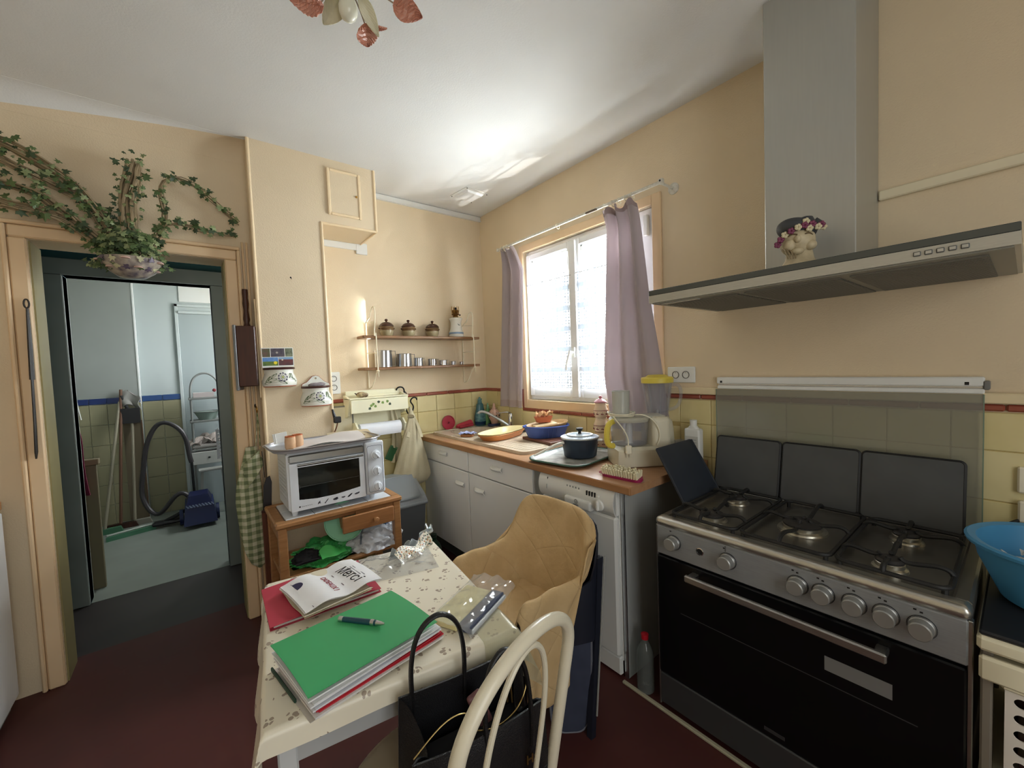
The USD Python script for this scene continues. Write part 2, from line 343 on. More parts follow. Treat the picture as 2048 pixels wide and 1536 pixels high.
# ---------------------------------------------------------------- hatch, vent, nail, sockets
t = thing('access_hatch', 'painted hatch with moulded frame and small knob, high on the bulkhead under the ceiling', 'hatch', (-1.263, -.33, 2.41), world=True)
part(t, 'panel', bx(-1.35, -1.176, -.338, -.33, 2.425, 2.68, .002), paint)
part(t, 'frame', cat(bx(-1.366, -1.348, -.344, -.33, 2.41, 2.694, .004), bx(-1.178, -1.16, -.344, -.33, 2.41, 2.694, .004), bx(-1.348, -1.178, -.344, -.33, 2.41, 2.426, .004), bx(-1.348, -1.178, -.344, -.33, 2.678, 2.694, .004)), strip)
part(t, 'knob', ell((-1.19, -.345, 2.548), (.007, .007, .007), 1), brass)
t = thing('wall_nail', 'small bare nail left in the pier wall above the flowered pots', 'nail', (-1.592, -.33, 1.99), world=True)
part(t, 'shank', cyl((-1.592, -.33, 1.99), (-1.6, -.352, 1.993), .0018, n=8), blackm); part(t, 'head', cyl((-1.6, -.352, 1.993), (-1.601, -.3545, 1.9934), .0045, n=10), blackm)
t = thing('ceiling_vent', 'square white vent plate screwed to the ceiling near the corner above the shelf', 'vent', (-.332, -.356, H), rz=.10)
part(t, 'plate', prism(rounded(.212, .212, .006), .004, off=-.004), white_m)
part(t, 'diffuser', hull([(x * s, y * s, z) for x in (-1, 1) for y in (-1, 1) for s, z in ((.078, -.004), (.066, -.016))]), mat('diffuser', (238, 240, 242), .3))
for i in (-1, 1):
    for j in (-1, 1): part(t, 'screw', cyl((i * .095, j * .095, -.004), (i * .095, j * .095, -.007), .004, n=8), blackm)
def socket(name, label, n, size):
    """double French socket in its own frame: x right, z up, front towards -y"""
    t = thing(name, label, 'socket', *size[:1], rz=size[1]); w, h = size[2:]
    part(t, 'face_plate', rbox(-w / 2, w / 2, -.012, .001, -h / 2, h / 2, .0055), white)
    for k in range(2):
        c = ((k - .5) * .058, 0) if w > h else (0, (k - .5) * .062)
        part(t, 'socket_well', tf(lathe([(.0205, 0), (.0205, .004), (.017, .004), (.0165, -.004), (0, -.004)], 22), (c[0], -.010, c[1]), rx=PI / 2), mat('socket_shade_%d' % (len(_used)), (112, 110, 106), .5))  # well colour darkened to read as shade in the recess
        for q in (-1, 1): part(t, 'pin_hole', cyl((c[0] + q * .0095, -.0075, c[1]), (c[0] + q * .0095, -.0065, c[1]), .0026, n=8), black)
        part(t, 'earth_pin', cyl((c[0], -.006, c[1] + .011), (c[0], -.016, c[1] + .011), .0024, n=8), chrome)
    return t
socket('wall_socket', 'white upright double socket half hidden by the pier edge, left of the shelf', 2, ((-1.305, 0, 1.354), 0, .086, .155))
socket('wall_socket', 'wide white double socket between the right curtain and the metal rail', 2, ((0, -1.866, 1.344), -PI / 2, .157, .086))

# ---------------------------------------------------------------- wooden shelf on wire brackets, with what stands on it
shelf = thing('wall_shelf', 'two-tier wooden wall shelf hung on curly white wire brackets in the corner', 'shelf', (-.63, 0, 1.43), world=True)
part(shelf, 'shelf_board', bx(-1.13, -.15, -.145, -.006, 1.662, 1.682, .004), oak); part(shelf, 'shelf_board', bx(-1.135, -.155, -.145, -.006, 1.434, 1.454, .004), oak)
wire = mat('white_wire', (236, 226, 200), .4)
for x, n in ((-1.06, 1), (-.235, 2)):
    b = part(shelf, 'wire_bracket', cat(tube([(x, -.008, 1.30), (x, -.008, 1.78)], .0045, 8),
        tube(spline([(x, -.008, 1.78), (x + .004, -.04, 1.80), (x + .01, -.075, 1.825), (x + .016, -.10, 1.878), (x + .02, -.125, 1.888), (x + .02, -.148, 1.86), (x + .02, -.15, 1.70)], 30), .0045, 8),
        tube([(x + .02, -.15, 1.70), (x + .022, -.15, 1.43)], .0045, 8), tube([(x, -.008, 1.785), (x + .02, -.15, 1.775)], .003, 6), tube([(x, -.008, 1.56), (x + .02, -.15, 1.555)], .003, 6),
        tube(spline([(x + .022, -.15, 1.43), (x + .02, -.12, 1.41), (x + .02, -.085, 1.37), (x + .012, -.06, 1.325), (x, -.012, 1.30)], 24), .004, 8)), wire)
    part(b, 'knot', cat(ell((x + .022, -.152, 1.428), (.012, .012, .009), 1), tube([(x + .022, -.152, 1.425), (x + .024, -.155, 1.385)], [.006, .003], 6)), wire)
# stoneware jars
glaze = mat('jar_glaze', (176, 164, 132), .22, c2=(150, 138, 106), scale=30); brown = mat('jar_brown', (58, 32, 22), .15, c2=(74, 44, 28), scale=30)
jar = thing('lidded_jar', 'brown-lidded stoneware jar on the top shelf, nearest the left bracket', 'jar', (-.93, -.075, 1.682), group='stoneware jars on the top shelf')
part(jar, 'jar_body', lathe([(.036, 0), (.040, .006), (.048, .026), (.050, .040), (.050, .042)], 28), glaze)
part(jar, 'collar', lathe([(.050, .042), (.0505, .050), (.055, .056), (.057, .060), (.054, .064), (.049, .070), (.049, .076), (.044, .078)], 28), mat('jar_band', (110, 84, 56), .2))
part(jar, 'lug', cat(ell((-.055, 0, .058), (.008, .010, .006), 1), ell((.055, 0, .058), (.008, .010, .006), 1)), brown)
lid = part(jar, 'lid', lathe([(.052, .072), (.053, .076), (.050, .082), (.040, .094), (.026, .102), (.012, .106), (0, .107)], 28), brown)
part(lid, 'lid_knob', lathe([(.007, .104), (.006, .110), (.011, .116), (.012, .121), (.008, .127), (0, .129)], 18), brown)
copy(jar, (-.757, -.075, 1.682), label='brown-lidded stoneware jar on the top shelf, middle of the three', category='jar', group='stoneware jars on the top shelf')
copy(jar, (-.553, -.075, 1.682), label='brown-lidded stoneware jar on the top shelf, nearest the oil lamp', category='jar', group='stoneware jars on the top shelf')
china = mat('white_china', (226, 224, 214), .2); band_b = mat('blue_band', (126, 150, 176), .3)
t = thing('oil_lamp', 'white porcelain oil lamp with brass burner at the right end of the top shelf', 'lamp', (-.335, -.075, 1.682))
part(t, 'lamp_base', lathe([(.058, 0), (.060, .008), (.060, .016), (.056, .022), (.0595, .028), (.060, .040), (.054, .052), (.047, .072), (.044, .10), (.0445, .125), (.050, .140), (.055, .148), (.055, .154), (.046, .160), (.020, .163), (0, .163)], 32), china)
part(t, 'blue_ring', lathe([(.0600, .026), (.0612, .028), (.0612, .037), (.0600, .039)], 32), band_b)
part(t, 'painted_bird', cat([tf(ell((0, 0, 0), (.008, .0012, .003), 1), (.002, -.0465, .098), ry=.5), tf(ell((0, 0, 0), (.006, .0012, .002), 1), (-.006, -.0455, .104), ry=1.0)]), blackm)
part(t, 'burner', lathe([(.022, .163), (.024, .170), (.018, .178), (.030, .186), (.032, .192), (.020, .198), (.026, .206), (.030, .222), (.024, .226), (0, .226)], 20), mat('old_brass', (128, 98, 56), .3, 1.))
part(t, 'wick_tube', cat(cyl((0, 0, .22), (0, 0, .245), .013, n=12), cyl((.02, 0, .188), (.042, 0, .186), .003, n=6), ell((.044, 0, .186), (.003, .008, .008), 1)), blackm)
part(t, 'gallery', cat([tube([(.028 * math.cos(q), .028 * math.sin(q), .19), (.033 * math.cos(q), .033 * math.sin(q), .22), (.029 * math.cos(q), .029 * math.sin(q), .255)], .0015, 5) for q in np.arange(8) * PI / 4]), brass)
# nest of tin measuring pots, each with a square handle
tinm = mat('polished_tin', (196, 198, 202), .22, 1., c2=(186, 188, 192), scale=10)
sizes = [(-.968, .066, .124, 'tallest'), (-.806, .058, .098, 'second tallest'), (-.690, .037, .065, 'third'), (-.570, .036, .054, 'fourth'), (-.473, .034, .042, 'fifth'), (-.380, .018, .031, 'sixth'), (-.302, .014, .024, 'smallest')]
for x, r, h, w in sizes:
    t = thing('measuring_pot', 'polished tin measuring pot with strap handle, %s of the row on the lower shelf' % w, 'measuring pot', (x, -.08, 1.454), group='tin measuring pots on the lower shelf')
    r2 = r * .93; h *= .98
    part(t, 'pot', lathe([(r2, 0), (r2, h - .004), (r2 + .0025, h), (r2 - .001, h), (r2 - .002, .004), (0, .004)], 30), tinm)
    q = max(.005, r * .10); L = r * .42
    part(t, 'handle', tf(cat(bx(r2 - .002, r2 + L, -q, q, h * .96 - .003, h * .96, .0), bx(r2 + L - .003, r2 + L, -q, q, h * .06, h * .96, 0), bx(r2 - .001, r2 + L, -q, q, h * .06, h * .06 + .003, 0)), rz=-.55), tinm)

# ---------------------------------------------------------------- paper dispenser, hooks, cloth bag, bin, cutting board, plug
hold = thing('paper_towel_shelf', 'cream painted paper towel shelf with ivy leaves on its drawer front', 'paper towel holder', (-1.03, 0, .95), world=True)
part(hold, 'back_board', bx(-1.235, -.835, -.034, -.014, .95, 1.262, .003), cream)
part(hold, 'side_panel', prism([(-.145, 1.235), (-.145, 1.225), (-.10, 1.12), (-.035, 1.10), (-.014, 1.10), (-.014, 1.262), (-.05, 1.262)], .014, 'yz', -1.25), cream)
part(hold, 'side_panel', prism([(-.145, 1.235), (-.145, 1.225), (-.10, 1.12), (-.035, 1.10), (-.014, 1.10), (-.014, 1.262), (-.05, 1.262)], .014, 'yz', -.834), cream)
part(hold, 'top_rail', bx(-1.236, -.834, -.026, -.014, 1.235, 1.29, .003), cream)
part(hold, 'shelf_top', bx(-1.25, -.82, -.158, -.034, 1.234, 1.244, .003), cream)
df = part(hold, 'drawer_front', bx(-1.243, -.827, -.160, -.146, 1.138, 1.231, .003), cream)
ivy1 = mat('ivy_paint', (120, 150, 72), .5); ivy2 = mat('ivy_paint_dark', (70, 84, 66), .5)
leaf2 = Polygon([(0, -.5), (.18, -.3), (.5, -.25), (.3, .02), (.36, .35), (.1, .25), (0, .55), (-.1, .25), (-.36, .35), (-.3, .02), (-.5, -.25), (-.18, -.3)])
for k, (x, z) in enumerate([(-1.115, 1.166), (-1.09, 1.195), (-1.075, 1.178), (-1.05, 1.207), (-1.02, 1.20), (-.985, 1.207), (-.968, 1.187), (-1.104, 1.185)]):
    part(df, 'painted_leaf', prism(affinity.translate(affinity.rotate(affinity.scale(leaf2, .024, .024, origin=(0, 0)), k * 57, origin=(0, 0)), x, z), .0006, 'xz', -.1606), ivy1 if k % 3 else ivy2)
for s, x in ((-1, -1.20), (1, -.85)):
    part(hold, 'roll_bracket', prism([(-.15, 1.03), (-.13, .975), (-.034, .965), (-.034, 1.06), (-.10, 1.07)], .012, 'yz', x - .006), cream)
t = thing('paper_roll', 'roll of white kitchen paper hanging under the ivy-leaf drawer', 'paper roll', (-1.025, -.095, 1.01), world=True)
part(t, 'roll', tf(lathe([(.012, -.15), (.042, -.15), (.0425, -.148), (.0425, .148), (.042, .15), (.012, .15)], 28), (-1.025, -.095, 1.012), ry=PI / 2), mat('tissue', (238, 240, 246), .85, bump=.3, bscale=200))
part(t, 'loose_sheet', sheet(lambda u, v: np.stack([-1.17 + .29 * u, -.137 - .004 * np.sin(v * 3) + .012 * v, 1.012 - .05 * v], -1), 6, 6, .001), mat('tissue2', (236, 238, 244), .85))
t = thing('dried_gourd', 'small mottled brown and cream ornament lying on top of the paper towel shelf', 'ornament', (-1.145, -.085, 1.244))
part(t, 'body', tf(cat(ell((0, 0, .019), (.036, .026, .02), 3), ell((.03, .006, .016), (.018, .018, .016), 2)), rz=-.2), mat('gourd', (206, 190, 150), .5, c2=(84, 50, 30), scale=38))
part(t, 'stalk', tube([(-.03, 0, .022), (-.045, .004, .032)], [.006, .003], 6), walnut)
hk = thing('iron_hook', 'black wrought iron S-shaped hook on the right end of the paper towel shelf', 'hook', (-.815, -.04, 1.1), world=True)
part(hk, 'rod', cat(tube(spline([(-.86, -.03, 1.275), (-.84, -.045, 1.298), (-.815, -.05, 1.290), (-.806, -.05, 1.255), (-.805, -.05, 1.19), (-.79, -.05, 1.10)], 26), .0055, 8), tube(spline([(-.79, -.05, 1.10), (-.775, -.06, 1.085), (-.755, -.06, 1.10), (-.745, -.06, 1.15), (-.765, -.065, 1.185), (-.745, -.07, 1.21), (-.72, -.07, 1.205), (-.715, -.07, 1.19)], 30), .0055, 8)), blackm)
part(hk, 'ring', tube([(-.805 + .014 * math.cos(q), -.05, 1.245 + .014 * math.sin(q)) for q in np.arange(16) * PI / 8], .0035, 6, True), blackm)
linen = mat('linen', (206, 196, 166), .85, c2=(190, 180, 150), scale=7, bump=.4, bscale=300, subsurface_weight=.0)
bag = thing('cloth_bag', 'large unbleached cotton bag hanging from the iron hook beside the sink cabinet', 'bag', (-.80, -.15, .55), world=True)
def bagf(u, v):
    z = 1.06 - .51 * v; a = u * 2 * PI
    w = .018 + .135 * np.clip(v, 0, 1) ** .85; w = np.where(v > .8, w * np.sqrt(np.clip(1 - ((v - .8) / .2) ** 2, .02, 1)), w)
    fold = 1 + (.12 - .06 * v) * np.cos(5 * a + 4 * v) + .05 * np.sin(9 * a + 7 * v)
    return np.stack([-.80 - .015 * v + w * fold * np.cos(a), -.135 + .78 * w * fold * np.sin(a), z + .0 * a], -1)
part(bag, 'sack', sheet(bagf, 61, 34, .003), linen, smooth=60)
part(bag, 'strap', tube(spline([(-.78, -.07, 1.12), (-.785, -.10, 1.08), (-.80, -.125, 1.03), (-.86, -.20, .93)], 14), [.012] * 14, 6, flat=.3), linen)
part(bag, 'strap', tube(spline([(-.77, -.07, 1.12), (-.765, -.11, 1.07), (-.76, -.15, 1.02), (-.76, -.22, .92)], 14), [.012] * 14, 6, flat=.3), linen)
part(bag, 'rolled_neck', tube([(-.80, -.135, 1.07), (-.785, -.10, 1.10), (-.775, -.07, 1.135)], [.026, .016, .012], 12), linen)
t = thing('green_wrapper', 'green plastic packet showing behind the hanging cotton bag', 'packet', (-.94, -.06, .80))
part(t, 'packet', tf(rbox(-.03, .03, -.006, .006, -.05, .05, .005), ry=.5), mat('green_pack', (52, 104, 66), .4)); part(t, 'seam', tf(bx(-.03, .03, -.001, .001, .05, .06), ry=.5), mat('green_pack_l', (90, 130, 96), .4))
hang = thing('linen_cloth', 'limp pale cloth hanging from the shelf hook behind the cotton bag', 'cloth', (-.87, -.04, .6), world=True)
part(hang, 'cloth', sheet(lambda u, v: np.stack([-.93 + .10 * u * (0.4 + .6 * v) + .01 * np.sin(v * 4), -.05 - .012 * np.sin(u * 9) * (0.4 + v), 1.15 - .42 * v], -1), 16, 16, .003), linen, smooth=60)
part(hang, 'loop', tube([(-.90, -.05, 1.14), (-.885, -.04, 1.19), (-.87, -.05, 1.14)], .0025, 6), linen)
binm = mat('grey_bin', (98, 102, 106), .4); binl = mat('grey_bin_lid', (150, 156, 160), .35)
t = thing('waste_bin', 'grey plastic waste bin with pale swing lid, behind the small tiled table', 'bin', (-.97, -.23, 0))
part(t, 'bin_body', hull([(sx * x, sy * y, z) for sx in (-1, 1) for sy in (-1, 1) for x, y, z in ((.11, .10, 0), (.125, .09, 0), (.155, .12, .47), (.14, .135, .47))]), binm)
part(t, 'rim', rbox(-.165, .165, -.145, .145, .465, .495, .012), binl)
lid = part(t, 'lid_hood', hull([(sx * x, y, z) for sx in (-1, 1) for x, y, z in ((.16, -.14, .492), (.16, .14, .492), (.15, -.12, .54), (.13, .02, .66), (.13, .12, .66), (.14, .13, .60))]), binl)
part(lid, 'swing_flap', hull([(sx * x, y, z) for sx in (-1, 1) for x, y, z in ((.118, -.128, .545), (.105, -.005, .660), (.118, -.134, .540), (.105, -.012, .664), (.09, -.14, .525))]), mat('bin_flap', (126, 132, 136), .3))
t = thing('cutting_board', 'pale cutting board with grey rim standing between pier and paper towel shelf', 'board', (-1.28, -.04, .8), world=True)
cb = affinity.translate(rounded(.20, .36, .06), -1.295, 1.01)
part(t, 'board', prism(cb, .012, 'xz', -.036), mat('board_cream', (228, 222, 196), .5)); part(t, 'rim', prism(cb.buffer(.002).difference(cb.buffer(-.008)), .014, 'xz', -.0375), mat('board_rim', (134, 132, 122), .5))
t = thing('power_plug', 'black power plug and cord dangling at the foot of the pier edge', 'plug', (-1.385, -.35, 1.1), world=True)
part(t, 'plug', cat(tf(rbox(-.022, .022, -.014, .014, -.02, .02, .008), (-1.388, -.352, 1.133)), tube([(-1.40, -.352, 1.145), (-1.408, -.35, 1.175), (-1.412, -.348, 1.20)], [.011, .008, .006], 8)), black)
part(t, 'cord', tube(spline([(-1.388, -.352, 1.12), (-1.40, -.345, 1.07), (-1.43, -.345, 1.0), (-1.40, -.36, .93)], 18), .004, 6), mat('cord_brown', (120, 80, 50), .5))

# ---------------------------------------------------------------- flowered wall pots and the postcard
maj = mat('majolica_white', (230, 230, 220), .2); rim_m = mat('pot_rim', (66, 32, 26), .3); redclay = mat('red_clay', (172, 92, 60), .6)
gl, vi, ye = mat('painted_green', (84, 104, 66), .4), mat('painted_violet', (92, 88, 106), .4), mat('painted_yellow', (176, 184, 110), .4)
def pot_profile(v):  # half width at height
    return np.interp(v, [0, .06, .3, .55, .75, .9, 1], [.080, .086, .088, .080, .070, .071, .074])
def wall_pot(loc, label, hz, back):
    t = thing('wall_pot', label, 'wall pot', loc)
    def f(u, v):
        w = pot_profile(v); a = PI * u
        return np.stack([-w * np.cos(a), -.085 * w / .088 * np.sin(a), hz * v], -1)
    body = part(t, 'pot_body', cat(sheet(f, 25, 14, .004), bx(-.074, .074, -.004, 0, .0, hz), prism([(-.080 * math.cos(q), -.077 * math.sin(q)) for q in np.linspace(0, PI, 20)], .004)), maj, smooth=50)
    part(t, 'rim', cat(tube([(-.076 * math.cos(q), -.075 * math.sin(q), hz) for q in np.linspace(0, PI, 24)], .0065, 8)), rim_m)
    part(t, 'foot_edge', tube([(-.081 * math.cos(q), -.079 * math.sin(q), .001) for q in np.linspace(0, PI, 24)], .0035, 8), redclay)
    if back:
        bp = Polygon([(-.078, hz), (-.076, hz + .018), (-.05, hz + .03), (-.03, hz + .05), (-.018, hz + .064), (0, hz + .069), (.018, hz + .064), (.03, hz + .05), (.05, hz + .03), (.076, hz + .018), (.078, hz)])
        bk = part(t, 'back_plate', prism(bp.difference(Point(0, hz + .052).buffer(.006)), .008, 'xz', -.010), maj); part(bk, 'back_edge', prism(bp.buffer(.002).difference(bp.buffer(-.001)), .008, 'xz', -.0085), redclay)
        part(t, 'contents', cat(ell((-.005, -.035, hz + .012), (.045, .02, .014), 2), ell((.02, -.03, hz + .016), (.03, .015, .012), 2)), mat('grey_filling', (120, 114, 120), .8, c2=(150, 140, 140), scale=60))
    def put(poly, m, name):       # flat painted shape laid round the belly
        P = prism(poly, .0012, 'xz', 0); v = P.vertices.copy(); zz = np.clip(v[:, 2] / hz, 0, 1); w = pot_profile(zz); a = PI / 2 + v[:, 0] / .088
        rr = 1.025 + (v[:, 1] < .0006) * .012
        P.vertices = np.stack([-w * np.cos(a) * rr, -.085 * w / .088 * np.sin(a) * rr, v[:, 2]], 1); part(body, name, P, m, smooth=False)
    el = lambda x, z, a, b, r: affinity.translate(affinity.rotate(affinity.scale(Point(0, 0).buffer(1, 6), a, b), r, origin=(0, 0)), x, z)
    cx, cz = .006, hz * .52
    for k in range(9):
        q = k * 2 * PI / 9; put(el(cx + .023 * math.cos(q), cz + .023 * math.sin(q), .0042, .0065, math.degrees(q)), vi, 'painted_petal')
    for k in range(9):
        q = k * 2 * PI / 9 + .3; put(el(cx + .012 * math.cos(q), cz + .012 * math.sin(q), .006, .0012, math.degrees(q)), vi, 'painted_stroke')
    put(el(cx, cz, .007, .007, 0), ye, 'painted_centre')
    for x, z, a, r in ((-.075, .40, .020, 55), (-.058, .50, .022, 48), (-.042, .58, .020, 42), (-.055, .36, .030, 12), (-.03, .30, .030, 6), (.005, .23, .022, -22), (-.075, .22, .022, 12), (.052, .62, .014, 60), (.066, .60, .014, 75), (.060, .42, .020, -18), (.075, .36, .018, -40)):
        put(el(x, z * hz, a * 1.1, .0056, r), gl, 'painted_leaf')
    return t
wall_pot((-1.688, -.332, 1.362), 'flowered white majolica wall pot holding the postcard, near the pier corner', .102, False)
wall_pot((-1.497, -.332, 1.234), 'flowered white majolica wall pot with scalloped back, lower on the pier by its right edge', .112, True)
t = thing('postcard', 'postcard with five landscape photographs standing in the upper wall pot', 'postcard', (-1.692, -.352, 1.472), ry=-.012)
part(t, 'card', bx(-.081, .081, -.0006, .0006, 0, .112), mat('card_white', (236, 236, 230), .5))
for (x0, x1, z0, z1, c, c2) in ((-.077, -.038, .06, .108, (110, 70, 66), (60, 84, 40)), (-.034, .035, .06, .108, (52, 42, 60), (96, 88, 96)), (.039, .077, .06, .108, (58, 70, 50), (140, 146, 120)), (-.077, .0, .010, .034, (110, 130, 30), (60, 92, 30)), (-.077, .0, .034, .057, (62, 120, 190), (110, 150, 200)), (.003, .077, .010, .044, (110, 48, 50), (70, 50, 52)), (.003, .077, .044, .057, (120, 160, 200), (140, 170, 200))):
    part(t, 'printed_photo', bx(x0, x1, -.0012, -.0006, z0, z1), mat('print_%d' % int((x0 + 1) * 1000 + z0 * 9000), c, .4, c2=c2, scale=40))
for x, z, r, c in ((-.014, .026, .009, (240, 220, 40)), (-.003, .084, .006, (170, 160, 150)), (.022, .042, .005, (220, 200, 170))): part(t, 'printed_spot', cyl((x, -.0012, z), (x, -.0016, z), r, n=12), mat('spot_%d' % int(1000 * (x + .1)), c, .4))
# ---------------------------------------------------------------- ceiling lamp with metal leaves
cl = thing('ceiling_lamp', 'ceiling lamp with pink and cream metal leaves round bare bulbs', 'lamp', (-1.63, -1.66, H))
pink = mat('pink_enamel', (214, 156, 134), .4, c2=(198, 136, 114), scale=20); pale = mat('cream_enamel', (234, 228, 204), .4, c2=(206, 200, 164), scale=14)
part(cl, 'canopy', lathe([(.0, -.03), (.055, -.028), (.062, -.012), (.06, 0)], 24), pale)
part(cl, 'stem', cyl((0, 0, -.02), (-.004, -.014, -.088), .014, n=12), pale)
def leaf_mesh(L, W, curl, ribs, heart=False):
    def f(u, v):
        x = u * L; w = W * (np.sin(np.clip(u, 0, 1) ** (.6 if heart else .8) * PI) ** .8 + .03)
        y = (v - .5) * 2 * w
        z = -curl * u * u + .35 * np.abs(y) + ribs * np.sin((u * 1.0 - np.abs(v - .5) * .8) * 46)
        return np.stack([x - (heart * .15 * L * np.exp(-u * 9) * (np.abs(v - .5) * 2)), y, z], -1)
    return sheet(f, 26, 13, .0018)
def place_leaf(m, base, tip, up):
    x = np.subtract(tip, base).astype(float); x /= np.linalg.norm(x); z = np.array(up, float); z -= x * (z @ x); z /= np.linalg.norm(z)
    return trimesh.Trimesh(m.vertices @ np.stack([x, np.cross(z, x), z]) + np.array(base) - cl.base, m.faces, process=False)
hub = np.array([-1.635, -1.675, 2.665])
look = np.array(CAM) - hub
for k, (b_, t_, W_, tw) in enumerate((((-1.556, -1.610, 2.610), (-1.522, -1.535, 2.598), .034, (.1, 0, 0)), ((-1.700, -1.600, 2.615), (-1.785, -1.585, 2.598), .033, (0, .6, -.4)), ((-1.500, -1.745, 2.612), (-1.425, -1.775, 2.592), .034, (0, -.3, 0)), ((-1.540, -1.620, 2.622), (-1.490, -1.632, 2.612), .022, (.8, .8, 0)), ((-1.720, -1.800, 2.64), (-1.790, -1.860, 2.63), .033, (0, 0, 0)), ((-1.560, -1.830, 2.64), (-1.520, -1.905, 2.63), .033, (0, 0, 0)))):
    b_, t_ = np.array(b_), np.array(t_)
    arm = part(cl, 'arm', tube(spline([hub - cl.base, (hub * .6 + b_ * .4) - cl.base + (0, 0, .012), b_ - cl.base], 14), .0024, 6), mat('arm_metal_%d' % k, (150, 130, 110), .4))
    part(arm, 'pink_leaf', place_leaf(leaf_mesh(np.linalg.norm(t_ - b_), W_, .006, .0030, True), b_, t_, look / np.linalg.norm(look) + np.array(tw)), pink, smooth=60)
for k, (b_, t_, W_) in enumerate((((-1.632, -1.648, 2.650), (-1.677, -1.545, 2.600), .030), ((-1.595, -1.676, 2.650), (-1.532, -1.660, 2.555), .021), ((-1.65, -1.71, 2.65), (-1.74, -1.73, 2.60), .030), ((-1.62, -1.72, 2.65), (-1.60, -1.82, 2.60), .030))):
    part(cl, 'cream_leaf', place_leaf(leaf_mesh(np.linalg.norm(np.subtract(t_, b_)), W_, .008, .0014), b_, t_, look / np.linalg.norm(look)), pale, smooth=60)
bulbm = mat('opal_bulb', (236, 234, 216), .18)
bprof = [(.0, 0), (.013, .001), (.014, .008), (.024, .022), (.030, .040), (.029, .058), (.022, .073), (.010, .081), (0, .083)]
for k, (o, d) in enumerate((((-1.628, -1.652, 2.668), (.09, .17, -1.)), ((-1.66, -1.70, 2.675), (-.8, -.5, -.6)), ((-1.61, -1.72, 2.675), (.5, -.9, -.6)))):
    d = np.array(d) / np.linalg.norm(d); o = np.array(o) - cl.base
    s = part(cl, 'bulb_holder', cyl(o - d * .03, o + d * .014, .0165, n=16), pale)
    part(s, 'bulb', orient(lathe(bprof, 22), o + d * .012, d), bulbm)

# ---------------------------------------------------------------- doorway trim and the things hung beside it
struct('trim_9', cat(bx(-2.697, -2.64, DY - .022, DY, 0, 2.09, .006), bx(-1.905, -1.848, DY - .022, DY, 0, 2.09, .006), bx(-2.697, -1.848, DY - .022, DY, 2.091, 2.146, .006), bx(-2.715, -2.698, DY - .03, DY, 0, 2.146, .005), bx(-1.847, -1.83, DY - .03, DY, 0, 2.146, .005), bx(-2.715, -1.83, DY - .03, DY, 2.147, 2.166, .005)), paint2)
for x in (-1.815, -1.795): struct('trim_10', cyl((x, DY - .008, 0), (x, DY - .008, 2.2), .006, n=8), paint2)
stem_m = mat('rattan', (164, 144, 112), .7, c2=(128, 112, 84), scale=20); leafs = [mat('ivy_leaf', (92, 112, 64), .5, c2=(68, 90, 48), scale=30), mat('ivy_leaf_dark', (58, 76, 46), .5), mat('ivy_leaf_pale', (154, 162, 116), .5, c2=(104, 122, 78), scale=40)]
ivyp = Polygon([(0, -.1), (.22, -.28), (.52, -.12), (.34, .12), (.46, .42), (.16, .34), (0, .8), (-.16, .34), (-.46, .42), (-.34, .12), (-.52, -.12), (-.22, -.28)])
def ivy_leaf(p, s, n, spin, fold=.25):
    m = prism(affinity.scale(ivyp, s, s, origin=(0, 0)), .0012); v = m.vertices; v[:, 2] -= np.abs(v[:, 0]) * fold
    n = np.array(n, float); n /= np.linalg.norm(n); a = np.array([0, 0, 1.]) if abs(n[2]) < .9 else np.array([1., 0, 0])
    x = np.cross(a, n); x /= np.linalg.norm(x); y = np.cross(n, x); c, s_ = math.cos(spin), math.sin(spin)
    return trimesh.Trimesh(v @ np.stack([c * x + s_ * y, -s_ * x + c * y, n]) + p, m.faces, process=False)
pl = thing('ivy_wall_planter', 'ceramic wall planter with ivy trained over twig branches above the doorway', 'plant', (-2.29, DY - .03, 1.92), world=True)
yb = DY - .10
part(pl, 'flower_bowl', tf(lathe([(.02, 0), (.05, .004), (.085, .03), (.108, .06), (.118, .085), (.112, .088), (.10, .07), (.0, .05)], 28), (-2.285, yb - .02, 1.925)), mat('bowl_glaze', (190, 178, 160), .3, c2=(92, 84, 96), scale=26))
bowl_p = [mat('bowl_petal', (196, 164, 152), .35), mat('bowl_leaf_pale', (188, 186, 150), .35), mat('bowl_violet', (92, 80, 98), .35)]
for k in range(16):
    q = -PI + .2 + (k % 8) * (PI - .2) / 7; r, z = ((.114, .074), (.088, .040))[k // 8]; c = np.array([-2.285 + r * math.cos(q), yb - .02 + r * math.sin(q), 1.925 + z])
    nrm = (math.cos(q), math.sin(q), -.25 - .5 * (k // 8))
    if k % 3 == 0: part(pl, 'bowl_flower', tf(lathe([(0, .002), (.009, .006), (.016, .003), (.018, -.004)], 12), c), bowl_p[0])
    else: part(pl, 'bowl_petal', ivy_leaf(c + np.array(nrm) * .004, .030, nrm, k * 1.3), bowl_p[1 + k % 2])
